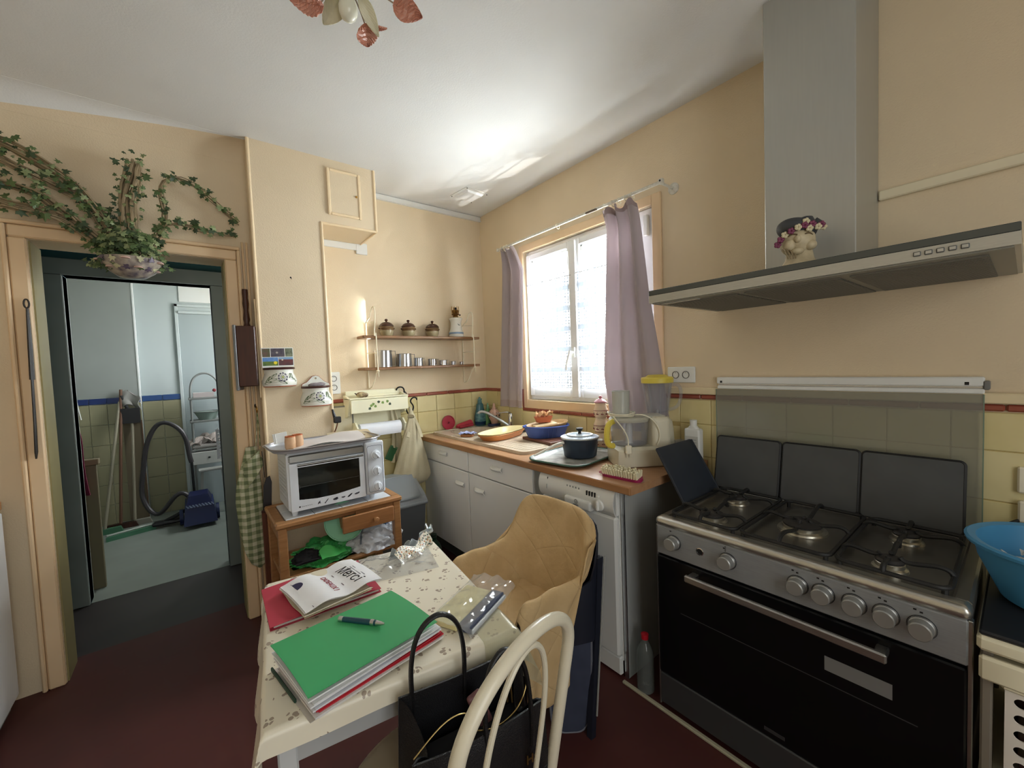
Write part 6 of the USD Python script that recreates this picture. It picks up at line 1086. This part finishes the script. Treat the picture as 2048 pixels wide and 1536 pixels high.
# broad rounded foot and slanting rear leg of the dark chair, showing below the cover
foot = Polygon([(-.030, .0), (-.050, .03), (-.056, .10), (-.060, .42), (.060, .42), (.056, .10), (.050, .03), (.030, .0)]).buffer(-.02).buffer(.045, quad_segs=10)
def place_foot(m):
    U = np.array([.02, .0, 1.]); U /= np.linalg.norm(U); Wd = np.array([.80, -.60, 0]); Wd -= U * (U @ Wd); Wd /= np.linalg.norm(Wd)
    return trimesh.Trimesh(m.vertices @ np.stack([Wd, np.cross(U, Wd), U]) + (-1.015, -1.945, .026), m.faces, process=False)
fo = part(ac, 'side_panel', place_foot(prism(foot, .018, 'xz', -.009)), mat('chair_navy_cloth', (58, 64, 84), .8, c2=(50, 56, 76), scale=20))
q = np.array(foot.exterior.coords)[:-1]; part(fo, 'piping', place_foot(tube(np.c_[q[:, 0], np.full(len(q), -.006), q[:, 1]], .005, 6, True)), mat('chair_piping', (108, 110, 120), .6))
part(ac, 'rear_leg', hull([(x + a_, y + b_, z) for x, y, z, w in ((-.975, -2.012, 0, .012), (-.872, -1.985, .66, .016)) for a_ in (-w, w) for b_ in (-.012, .012)]), navy)
part(ac, 'edge_strip', tube([(-.955, -2.026, .08), (-.850, -2.000, .66)], .004, 6), mat('pale_piping', (150, 150, 146), .6))

# ---------------------------------------------------------------- bistro chair in the foreground and the handbag on it
bc = thing('bistro_chair', 'cream tubular metal bistro chair with double hoop back, nearest the camera', 'chair', (-1.64, -2.25, 0), world=True)
tubm = mat('cream_tube', (226, 218, 196), .3)
A0 = np.array([-1.644, -2.371]); th = .256; E = np.array([math.cos(th), math.sin(th)]); N_ = np.array([-math.sin(th), math.cos(th)])
def hoop(a_, zb, h, low):
    t_ = np.linspace(0, PI, 34); s = np.r_[np.full(10, a_), a_ * np.cos(t_), np.full(10, -a_)]; z = np.r_[np.linspace(low, zb, 11)[:-1], zb + h * np.sin(t_) ** .8, np.linspace(zb, low, 11)[1:]]
    P = A0 + np.outer(s, E) - .176 * np.outer(z - .45, N_); return np.c_[P, z]
part(bc, 'back_hoop', tube(hoop(.183, .762, .153, .44), .0140, 14), tubm); part(bc, 'inner_hoop', tube(hoop(.101, .618, .271, .44), .0062, 10), tubm)
SC = A0 + N_ * .205
part(bc, 'seat', tf(lathe([(0, .0), (.185, 0), (.200, .006), (.203, .018), (.198, .028), (.18, .032), (.10, .026), (0, .024)], 40), (*SC, .428)), mat('seat_beige', (206, 192, 164), .6, c2=(190, 174, 146), scale=14)); part(bc, 'seat_ring', tube([(SC[0] + .205 * math.cos(q), SC[1] + .205 * math.sin(q), .432) for q in np.arange(40) * PI / 20], .011, 10, True), tubm)
for sx, sy in ((-1, 0), (1, 0), (-1, 1), (1, 1)):
    p0 = SC + E * sx * .15 + N_ * (.14 if sy else -.16); p1 = SC + E * sx * .20 + N_ * (.20 if sy else -.24)
    part(bc, 'leg', tube([(*p0, .435), (*(p0 * .5 + p1 * .5), .22), (*p1, 0.012)], .0125, 10), tubm); part(bc, 'foot_cap', cyl((*p1, 0), (*p1, .02), .016, n=12), black)
leather = mat('black_leather', (20, 20, 23), .38, bump=.35, bscale=350); lining = mat('bag_lining', (12, 12, 18), .8); gold = mat('gold_metal', (186, 160, 104), .35, 1.)
hb = thing('handbag', 'black leather handbag with gold zips and two loop handles on the bistro chair', 'handbag', (-1.632, -2.25, .462), -.16)
bw, bd, bh = .155, .050, .185
def side(y, top, bulge):
    return lambda u, v: np.stack([(-bw - .012 + 2 * (bw + .012) * u) * (1 - .06 * v), y + bulge * np.sin(u * PI) * (.4 + .6 * np.sin(v * PI)) * np.sign(y), top * v - .010 * np.sin(u * PI) * v ** 6 * 1.0], -1)
part(hb, 'front_panel', sheet(side(-bd, bh - .012, .012), 22, 16, .005), leather, smooth=60); part(hb, 'rear_panel', sheet(side(bd, bh + .058, .010), 22, 18, .005), leather, smooth=60)
for s in (-1, 1):
    part(hb, 'gusset', sheet(lambda u, v, s=s: np.stack([s * ((bw + .010) * (1 - .06 * v) - .045 * np.sin(u * PI) * v ** 1.5), -bd + 2 * bd * u, (bh - .012 + .07 * u) * v - .075 * np.sin(u * PI) ** 2 * v], -1), 14, 16, .004), leather, smooth=60)
part(hb, 'base', rbox(-bw - .010, bw + .010, -bd - .004, bd + .004, -.004, .014, .007), leather)
part(hb, 'lining', rbox(-bw + .02, bw - .02, -bd + .012, bd - .012, .02, bh - .06, .012), lining)
part(hb, 'zip', cat(tube(spline([(-bw + .004, -bd + .012, bh - .012), (-.10, -.02, bh + .004), (-.06, -.012, bh + .012), (-.02, -.01, bh + .004)], 18), .0015, 6), tube(spline([(-.02, -bd + .012, bh - .012), (.04, -bd + .014, bh - .035), (.09, -.03, bh - .028), (bw - .02, -.012, bh + .012)], 18), .0015, 6)), gold)
for y, zt_, xc, w, zb in ((bd + .004, .405, -.062, .062, bh + .035), (-bd - .006, .325, .062, .056, bh - .05)):
    P = spline([(xc - w, y, zb - .05), (xc - w - .002, y, zb + .03), (xc - w + .004, y * .9, zb + (zt_ - zb) * .62), (xc - w * .45, y * .8, zt_ - .012), (xc, y * .75, zt_), (xc + w * .5, y * .8, zt_ - .016), (xc + w - .002, y * .9, zb + (zt_ - zb) * .55), (xc + w + .002, y, zb + .02), (xc + w, y, zb - .05)], 60)
    part(hb, 'handle', tube(P, .0072, 10, flat=.75), leather)
lg = part(hb, 'emblem', tf(text('H:', .020, .002, True), (.095, -bd - .0165, .055), rx=PI / 2), gold); part(hb, 'eyelet', tube([(.14 + .006 * math.cos(q), -bd - .014, .112 + .010 * math.sin(q)) for q in np.arange(14) * PI / 7], .0016, 5, True), gold)
part(hb, 'key_ring', cat(tube([(.085 + .004 * k, -.005 - .004 * k, bh + .05 - .07 * v) for k in range(2) for v in (0, .5, 1)][:3], .0022, 6), tube([(.092, -.01, bh + .045), (.094, -.012, bh - .02)], .0022, 6), ell((.086, .0, bh + .056), (.010, .006, .010), 1)), gold)
part(hb, 'wallet', tf(rbox(-.018, .018, -.008, .008, -.05, .05, .006), (.02, .012, bh - .02), rx=.1, ry=-.35), mat('wallet_mauve', (110, 72, 74), .5))
# pale chair back cut by the right edge of the picture
t = thing('pale_chair', 'pale beige corner of a wooden chair back at the bottom right of the picture', 'chair', (-.98, -3.20, 0), rz=.0)
pw = mat('pale_wood', (214, 196, 170), .45, c2=(204, 184, 156), scale=5, stretch=(8, 8, 1))
# (the pale chair, continued: seat, legs, back posts and top rail)
part(t, 'seat', tf(rbox(-.19, .19, -.19, .19, .43, .455, .010), (.0, -.10, 0)), pw)
for sx in (-.17, .17):
    for y in (-.27, .07): part(t, 'leg', bx(sx - .016, sx + .016, y - .016, y + .016, 0, .435, .004), pw)
    part(t, 'back_post', hull([(sx + a_, y + b_, z) for a_ in (-.014, .014) for b_ in (-.014, .014) for y, z in ((.07, .43), (.095, .80))]), pw)
part(t, 'top_rail', rbox(-.185, .185, .082, .108, .715, .80, .011), pw)

# ---------------------------------------------------------------- low cabinet cut by the left edge
t = thing('white_cabinet', 'white cabinet with wooden top at the left edge beside the doorway', 'cabinet', (-3.09, -.80, 0), world=True)
for k in range(2): part(t, 'door', bx(-2.787, -2.772, -1.34 + k * .54, -.81 + k * .54, .06, .875, .003), lacq)
part(t, 'body', bx(-3.39, -2.788, -1.35, -.26, .05, .885, .004), white_m); part(t, 'worktop', bx(-3.40, -2.775, -1.36, -.25, .885, .925, .004), pine); part(t, 'plinth', bx(-3.38, -2.80, -1.34, -.27, 0, .05), grey_paint)

# ---------------------------------------------------------------- passage and scullery beyond the doorway
struct('wall_passage_left', bx(-3.6, -2.86, -.02, .7, 0, 2.6), teal); struct('wall_passage_front', bx(-3.6, -2.64, -.019, .0, 0, 2.6), teal); struct('wall_passage_right', bx(-1.03, -1.0, .121, .7, 0, 2.6), scul2)
struct('wall_passage_back', prism(opening(-3.6, -1.0, 0, 2.6, [(-2.68, -1.94, -1, 2.10)]), .10, 'xz', .70), teal)
struct('trim_13', cat(bx(-2.80, -2.68, .675, .82, 0, 2.099, .004), bx(-1.94, -1.83, .675, .82, 0, 2.099, .004), bx(-2.80, -1.83, .675, .82, 2.10, 2.20, .004)), grey_paint)
struct('trim_14', cat(bx(-2.655, -2.634, -.19, -.016, 0, 2.084), bx(-1.911, -1.89, -.19, -.016, 0, 2.084)), mat('reveal_olive', (150, 138, 92), .6))
struct('wall_scullery_left', bx(-3.1, -3.0, .8, 2.9, 0, 2.6), scul); struct('wall_scullery_right', prism(opening(.8, 2.9, 0, 2.6, [(1.45, 2.35, 1.4, 2.4)]), .1, 'yz', -1.16), scul2)
sb = struct('wall_scullery_back', cat(bx(-3.1, -2.50, 2.62, 2.8, 0, 2.6), bx(-2.50, -1.0, 2.70, 2.9, 0, 2.6)), scul2); part(sb, 'grey_face', bx(-3.05, -2.505, 2.612, 2.62, 1.26, 2.6), scul)
part(sb, 'corner_bead', bx(-2.512, -2.495, 2.608, 2.63, 1.18, 2.6, .003), white)
for k in range(4): part(sb, 'blue_tile', bx(-3.0 + k * .125, -2.878 + k * .125, 2.604, 2.62, 1.205, 1.26, .003), blue)
for k in range(2): part(sb, 'blue_tile', bx(-2.495 + k * .16, -2.338 + k * .16, 2.685, 2.70, 1.205, 1.262, .003), mat('blue_tile_%d' % k, (34, 72, 126), .35))
for k in range(4):
    for j in range(6):
        part(sb, 'tile', bx(-3.0 + k * .125, -2.877 + k * .125, 2.606, 2.62, j * .2, j * .2 + .198, .002), scul_tile)
for k in range(2):
    for j in range(6): part(sb, 'tile', bx(-2.495 + k * .16, -2.337 + k * .16, 2.687, 2.70, j * .2, j * .2 + .198, .002), scul_tile)
dn = thing('door_1', None, None, (-1.98, 2.70, 0), kind='structure', world=True)
part(dn, 'door_frame', cat(bx(-2.185, -2.155, 2.675, 2.70, 0, 2.235, .004), bx(-1.70, -1.67, 2.675, 2.70, 0, 2.235, .004), bx(-2.185, -1.67, 2.675, 2.70, 2.205, 2.235, .004), bx(-2.155, -1.70, 2.66, 2.70, 2.13, 2.16, .004)), scul2)
part(dn, 'door_leaf', bx(-2.155, -1.70, 2.685, 2.70, 0, 2.13, .002), mat('door_blue_grey', (160, 170, 170), .5)); part(dn, 'upper_panel', bx(-2.14, -1.72, 2.69, 2.698, 2.26, 2.5, .003), white_m)
# brooms and mop leaning in the corner
stick = mat('stick_pale', (150, 142, 122), .6); stick2 = mat('stick_brown', (104, 72, 52), .6)
for k, (x0, y0, x1, y1, z1, m_, lab) in enumerate(((-2.80, 2.30, -2.655, 2.56, 1.22, stick, 'pale-handled broom leaning in the back room corner, leftmost of the brooms'), (-2.70, 2.40, -2.64, 2.57, 1.34, stick2, 'brown-handled broom upright beneath the blue tile line in the back room'), (-2.60, 2.42, -2.57, 2.58, 1.15, stick, 'flat mop with pale handle beside the dark dustpan in the back room'))):
    t = thing('broom', lab, 'broom', (x0, y0, 0), world=True, group='brooms in the back room')
    part(t, 'handle', tube([(x0, y0, .03), (x1, y1, z1)], .012, 8), m_)
    part(t, 'head', hull([(x0 + a_, y0 + b_, z) for a_, z in ((-.13, .0), (.13, 0), (-.11, .05), (.11, .05)) for b_ in (-.025, .025)]), (mat('broom_green', (70, 120, 90), .6), walnut, mat('mop_grey', (140, 136, 124), .8))[k])
t = thing('dustpan', 'black dustpan hanging among the broom handles in the back room', 'dustpan', (-2.58, 2.585, 1.02), world=True)
part(t, 'pan', hull([(x, y, z) for x, z in ((-2.66, 1.00), (-2.51, 1.00), (-2.65, 1.15), (-2.51, 1.15)) for y in (2.53, 2.60)]), black); part(t, 'handle', cyl((-2.60, 2.56, 1.14), (-2.64, 2.56, 1.28), .014, n=10), black)
t = thing('feather_duster', 'pale rag bundle hanging over the dustpan on the blue tile line', 'duster', (-2.58, 2.57, 1.2), world=True)
part(t, 'rags', sheet(lambda u, v: np.stack([-2.65 + .14 * u + .01 * np.sin(v * 8), 2.57 - .03 * np.sin(u * 7) * v, 1.30 - .14 * v + .03 * np.sin(u * 5)], -1), 12, 10, .01), mat('rag', (136, 134, 128), .9)); part(t, 'loop', tube([(-2.60, 2.58, 1.29), (-2.59, 2.58, 1.33), (-2.58, 2.58, 1.29)], .004, 6), stick2)
t = thing('hardboard_sheet', 'brown board standing against the back room wall behind the brooms', 'board', (-2.60, 2.58, 0), world=True)
part(t, 'board', tf(bx(-.07, .07, -.008, .008, 0, 1.02), (-2.575, 2.585, .0)), mat('hardboard', (104, 92, 70), .7)); part(t, 'edge', bx(-2.508, -2.502, 2.57, 2.60, 0, 1.02), stick2)
# vacuum cleaner
vb = mat('vacuum_blue', (18, 34, 80), .5)
vc = thing('vacuum_cleaner', 'dark blue canister vacuum cleaner with hose arched upright in the back room', 'vacuum cleaner', (-2.09, 1.98, 0), world=True)
part(vc, 'body', hull(np.vstack([np.array([(x, y, z) for x, y, z in ((-2.22, 1.83, .04), (-1.96, 1.83, .04), (-2.22, 2.15, .04), (-1.96, 2.15, .04), (-2.20, 1.86, .20), (-1.98, 1.86, .20), (-2.20, 2.12, .24), (-1.98, 2.12, .24))])])), vb)
part(vc, 'dust_lid', hull([(x, y, z) for x, y, z in ((-2.20, 1.90, .20), (-1.99, 1.90, .20), (-2.19, 2.12, .24), (-1.99, 2.12, .24), (-2.17, 1.96, .29), (-2.02, 1.96, .29), (-2.16, 2.08, .31), (-2.02, 2.08, .31))]), mat('vacuum_navy', (20, 26, 62), .3))
for k in range(9): part(vc, 'grille_slat', tf(bx(-.007, .007, -.03, .03, 0, .006, .001), (-2.185 + k * .024, 1.875, .205), rz=.3, rx=.2), mat('vacuum_grille_%d' % k, (74, 82, 104), .5))
for x in (-2.235, -1.95): part(vc, 'wheel', cyl((x - .014, 2.08, .075), (x + .014, 2.08, .075), .075, n=20), vb)
part(vc, 'hose', tube(spline([(-2.15, 2.1, .22), (-2.24, 2.12, .30), (-2.32, 2.14, .22), (-2.42, 2.2, .12), (-2.50, 2.26, .22), (-2.50, 2.28, .55), (-2.44, 2.26, .86), (-2.33, 2.24, 1.00), (-2.22, 2.22, .94), (-2.15, 2.2, .74), (-2.13, 2.2, .58)], 70), .020, 10), mat('hose_grey', (52, 48, 50), .45))
part(vc, 'wand', tube([(-2.13, 2.2, .60), (-2.125, 2.22, .25)], .012, 8), black); part(vc, 'floor_nozzle', cat(rbox(-2.46, -2.22, 2.10, 2.20, .02, .06, .02), cyl((-2.36, 2.15, .05), (-2.20, 2.1, .13), .018, n=10)), black)
t = thing('floor_squeegee', 'long green and white floor squeegee lying on the back room floor', 'squeegee', (-2.66, 2.10, 0), world=True)
part(t, 'blade', hull([(x, y, z) for x, y in ((-2.76, 2.02), (-2.74, 2.06), (-2.44, 2.16), (-2.43, 2.12)) for z in (.0, .04)]), mat('squeegee_green', (70, 120, 92), .5)); part(t, 'pale_bar', tube([(-2.76, 2.05, .045), (-2.44, 2.15, .05)], .012, 6), mat('squeegee_pale', (160, 166, 156), .5))
t = thing('crimson_garment', 'crimson cloth hanging behind the left frame of the inner doorway', 'garment', (-2.74, .87, .7), world=True)
part(t, 'cloth', sheet(lambda u, v: np.stack([-2.78 + (.04 + .10 * v) * u + .02 * np.sin(v * 5), .87 - .03 * np.sin(u * 8) * (.3 + v), 1.28 - .62 * v + .12 * u * v * np.sin(v * 3)], -1), 16, 18, .006), mat('crimson_cloth', (112, 26, 56), .85), smooth=60); part(t, 'hanger_tape', tube([(-2.70, .825, 1.58), (-2.695, .83, 1.45), (-2.688, .84, 1.30), (-2.675, .85, 1.18)], .009, 6, flat=.4), mat('tape_white', (206, 206, 200), .6))
t = thing('corner_post', 'olive wooden batten standing in the left side of the inner doorway', 'batten', (-2.66, .95, 0), world=True)
part(t, 'batten', bx(-2.70, -2.635, .93, .97, 0, .86, .003), mat('batten_olive', (110, 102, 76), .6)); part(t, 'cap', bx(-2.70, -2.62, .92, .98, .86, .90, .004), mat('batten_top', (126, 112, 84), .6))
# shelf trolley with things, by the far door
tl = thing('shelf_trolley', 'pale shelf rack with arched top beside the far door of the back room', 'rack', (-2.0, 2.45, 0), world=True)
rk = mat('rack_grey', (120, 122, 118), .5)
for x in (-2.10, -1.86): 
    for y in (2.36, 2.54): part(tl, 'post', cyl((x, y, 0), (x, y, 1.26), .010, n=8), rk)
for z in (.66, .96, 1.20): part(tl, 'shelf', bx(-2.12, -1.84, 2.34, 2.56, z, z + .02, .003), rk)
part(tl, 'arched_top', tube(spline([(-2.10, 2.45, 1.22), (-2.09, 2.45, 1.36), (-2.04, 2.45, 1.45), (-1.97, 2.45, 1.475), (-1.90, 2.45, 1.44), (-1.86, 2.45, 1.30)], 30), .010, 8), rk)
part(tl, 'drawer', bx(-2.13, -1.83, 2.33, 2.55, .52, .65, .004), mat('drawer_white', (178, 178, 172), .5)); part(tl, 'drawer_knob', ell((-1.98, 2.325, .585), (.010, .010, .010), 1), black)
t = thing('folded_linen', 'heap of folded pale linen on the rack above its drawer', 'linen', (-2.0, 2.44, .68)); part(t, 'heap', sheet(crumple(16, 16, .26, .20, .10, 41, .03), 22, 20, .01), mat('linen_pink', (176, 164, 156), .9)); part(t, 'fold', tf(rbox(-.12, .12, -.09, .09, 0, .05, .02)), mat('linen_grey', (160, 154, 148), .9))
t = thing('red_carton', 'small red and white carton on the upper shelf of the back room rack', 'carton', (-1.96, 2.44, 1.22)); part(t, 'carton', bx(-.12, .06, -.06, .06, 0, .05, .002), mat('carton_pale', (170, 160, 156), .6)); part(t, 'red_top', bx(.05, .08, -.05, .04, .05, .085, .01), mat('carton_red', (120, 34, 40), .5))
t = thing('glass_jars', 'greenish glass bowl on the middle shelf of the back room rack', 'bowl', (-1.97, 2.44, .98)); part(t, 'bowl', lathe([(0, 0), (.07, 0), (.11, .08), (.112, .085), (.104, .08), (.06, .008), (0, .008)], 24), mat('bowl_green', (140, 156, 146), .2)); part(t, 'rim', tube([(.112 * math.cos(q), .112 * math.sin(q), .085) for q in np.arange(24) * PI / 12], .004, 6, True), rk)
t = thing('pattern_strip', 'narrow white plastic strip with cut-out pattern hanging by the right inner door frame', 'strip', (-1.95, .82, .9), world=True)
lp = sbox(-1.965, .80, -1.938, 1.03)
for k in range(7): lp = lp.difference(Polygon([(-1.955, .815 + k * .03), (-1.938, .815 + k * .03), (-1.938, .835 + k * .03)]))
part(t, 'strip', prism(lp, .004, 'xz', .821), mat('strip_white', (220, 226, 232), .4)); part(t, 'hook', cyl((-1.95, .815, 1.025), (-1.95, .83, 1.035), .003, n=6), white)
t = thing('white_stool', 'splayed white plastic stool legs behind the vacuum cleaner', 'stool', (-1.98, 2.2, 0), world=True)
stool_m = mat('stool_grey', (150, 150, 144), .6)
part(t, 'seat', bx(-2.08, -1.86, 2.22, 2.33, .46, .48, .004), stool_m)
for x0, x1 in ((-2.05, -2.08), (-1.88, -1.85)): part(t, 'leg', hull([(x, y, z) for x, z in ((x0 - .012, .46), (x0 + .012, .46), (x1 - .012, 0), (x1 + .012, 0)) for y in (2.24, 2.27)]), stool_m)

# ---------------------------------------------------------------- curtain rail, curtains and lace half-curtains
rodm = mat('rod_white', (232, 230, 222), .35, c2=(206, 200, 186), scale=50)
cr = thing('curtain_rail', 'white enamelled curtain rail on wall brackets across the window', 'curtain rail', (-.06, -1.12, 2.34), world=True)
part(cr, 'rail', cyl((-.12, -.41, 2.348), (-.12, -1.84, 2.352), .0085, n=12), rodm)
for y in (-.425, -1.835): part(cr, 'bracket', cat(cyl((-.12, y, 2.35), (0, y - .006, 2.345), .007, n=10), tf(lathe([(0, 0), (.03, 0), (.030, .006), (.012, .012), (0, .012)], 20), (0, y - .006, 2.345), ry=-PI / 2)), rodm)
part(cr, 'end_cap', cat(rbox(-.132, -.108, -1.852, -1.828, 2.342, 2.368, .004), rbox(-.130, -.110, -.42, -.402, 2.336, 2.36, .004)), rodm)
part(cr, 'end_screw', cyl((-.132, -1.84, 2.356), (-.134, -1.84, 2.356), .005, n=10), black)
part(cr, 'worn_patch', cat(cyl((-.12, -1.33, 2.3495), (-.12, -1.42, 2.3497), .0088, n=12)), mat('worn_metal', (110, 96, 84), .5, .3))
def ring(y): return tube([(-.12 + .016 * math.cos(q), y + .004 * math.sin(q), 2.343 + .018 * math.sin(q)) for q in np.arange(16) * PI / 8], .002, 5, True)
for y in (-.47, -.50, -.53, -1.08, -1.47, -1.53, -1.575, -1.62, -1.665): part(cr, 'curtain_ring', ring(y), cream2)
def cloth_mat(name, c, trans):
    n = {'d': ('diffuse_bsdf', {'color': lin(c)}), 't': ('translucent_bsdf', {'color': lin(c)}), 'x': ('mix_closure', {'fac': trans}), 's': ('sheen_bsdf', {'color': lin(c), 'roughness': .5}), 'y': ('mix_closure', {'fac': .12})}
    return usdkit.material(stage, '/World/Looks/' + name, n, [('d.BSDF', 'x.closure1'), ('t.BSDF', 'x.closure2'), ('x.closure', 'y.closure1'), ('s.BSDF', 'y.closure2')], surface='y.closure')
mauve = cloth_mat('curtain_mauve', (200, 188, 190), .30)
t = thing('curtain', 'short mauve satin curtain bunched at the left end of the rail, by the corner', 'curtain', (-.1, -.5, 1.1), world=True, group=None)
def cl_(u, v):
    z = 2.335 - 1.235 * v
    yl = np.interp(v, [0, .08, .5, 1], [-.445, -.45, -.40, -.345]); yr = np.interp(v, [0, .03, .16, .3, .6, 1], [-.585, -.62, -.705, -.685, -.66, -.618])
    return np.stack([-.10 - .022 * np.sin(u * 15 + .5 * v) * (1 - .35 * v) - .012 * np.sin(u * 29) * np.exp(-v * 8), yl + (yr - yl) * u, z + .012 * np.sin(u * 20) * np.exp(-v * 30)], -1)
cu = part(t, 'drape', sheet(cl_, 60, 50, .002), mauve, smooth=70)
part(t, 'hem', sheet(lambda u, v: cl_(u, .955 + .042 * v) + np.array([-.0022, 0, 0]), 50, 4, .001), cloth_mat('curtain_hem', (186, 168, 166), .15), smooth=70)
t = thing('curtain', 'long mauve satin curtain pulled to the right side of the window', 'curtain', (-.1, -1.6, 1.0), world=True)
def cr_(u, v):
    z = 2.338 - 1.31 * v
    yl = np.interp(v, [0, .03, .1, .5, .75, 1], [-1.445, -1.45, -1.468, -1.432, -1.412, -1.46]); yr = np.interp(v, [0, .1, .4, .7, 1], [-1.675, -1.69, -1.73, -1.795, -1.85])
    amp = .030 * (1 - .45 * v)
    return np.stack([-.105 - amp * np.sin(u * 17 - .7 + 1.2 * v * u) - .010 * np.sin(u * 40) * np.exp(-v * 7), yl + (yr - yl) * u, z - .018 * (1 - np.cos(u * 28)) * np.exp(-v * 25)], -1)
part(t, 'drape', sheet(cr_, 72, 50, .002), mauve, smooth=70)
part(t, 'heading', sheet(lambda u, v: cr_(u, .002 + .03 * v) + np.array([-.003, 0, 0]), 60, 4, .001), cloth_mat('curtain_heading', (182, 164, 164), .12), smooth=70)
ln = {'t': ('texture_coordinate', {}), 's': ('separate_xyz', {}), 'sz': ('math', {'math_type': 'multiply', 'value2': 44.}), 'fz': ('math', {'math_type': 'sine'}), 'mp': ('mapping', {'scale': (1., 48., 48.)}), 'v': ('voronoi_texture', {'scale': 1., 'randomness': .15}), 'h': ('math', {'math_type': 'less_than', 'value2': .40}), 'b': ('math', {'math_type': 'greater_than', 'value2': -.75}), 'hb': ('math', {'math_type': 'multiply'}), 'k': ('math', {'math_type': 'multiply_add', 'value2': .92, 'value3': .02}),
      'd': ('diffuse_bsdf', {'color': (.82, .88, .95)}), 'tr': ('translucent_bsdf', {'color': (.82, .88, .95)}), 'x': ('mix_closure', {'fac': .10}), 'a': ('transparent_bsdf', {}), 'y': ('mix_closure', {})}
lace = usdkit.material(stage, '/World/Looks/lace', ln, [('t.object', 's.vector'), ('s.z', 'sz.value1'), ('sz.value', 'fz.value1'), ('fz.value', 'b.value1'), ('t.object', 'mp.vector'), ('mp.vector', 'v.vector'), ('v.distance', 'h.value1'), ('h.value', 'hb.value1'), ('b.value', 'hb.value2'), ('hb.value', 'k.value1'), ('d.BSDF', 'x.closure1'), ('tr.BSDF', 'x.closure2'), ('x.closure', 'y.closure1'), ('a.BSDF', 'y.closure2'), ('k.value', 'y.fac')], surface='y.closure')
for k, (y0, y1) in enumerate(((-.62, -1.065), (-1.125, -1.56))):
    t = thing('lace_curtain', ('white lace half-curtain on its rod over the left window pane', 'white lace half-curtain on its rod over the right window pane')[k], 'lace curtain', (0, (y0 + y1) / 2, 1.28), world=True)
    part(t, 'lace', sheet(lambda u, v: np.stack([-.002 - .006 * np.sin(u * 38) * (1 - .2 * v), y0 + (y1 - y0) * u, 2.045 - .79 * v], -1), 70, 20, .0006), lace, smooth=60)
    part(t, 'rod', cyl((-.004, y0 + .01, 2.04), (-.004, y1 - .01, 2.036), .003, n=8), alu)
    part(t, 'header_frill', sheet(lambda u, v: np.stack([-.004 - .006 * np.sin(u * 44), y0 + (y1 - y0) * u, 2.05 + .012 * np.sin(u * 44 + 1) * v + .012 * v], -1), 70, 4, .0008), lace, smooth=60)
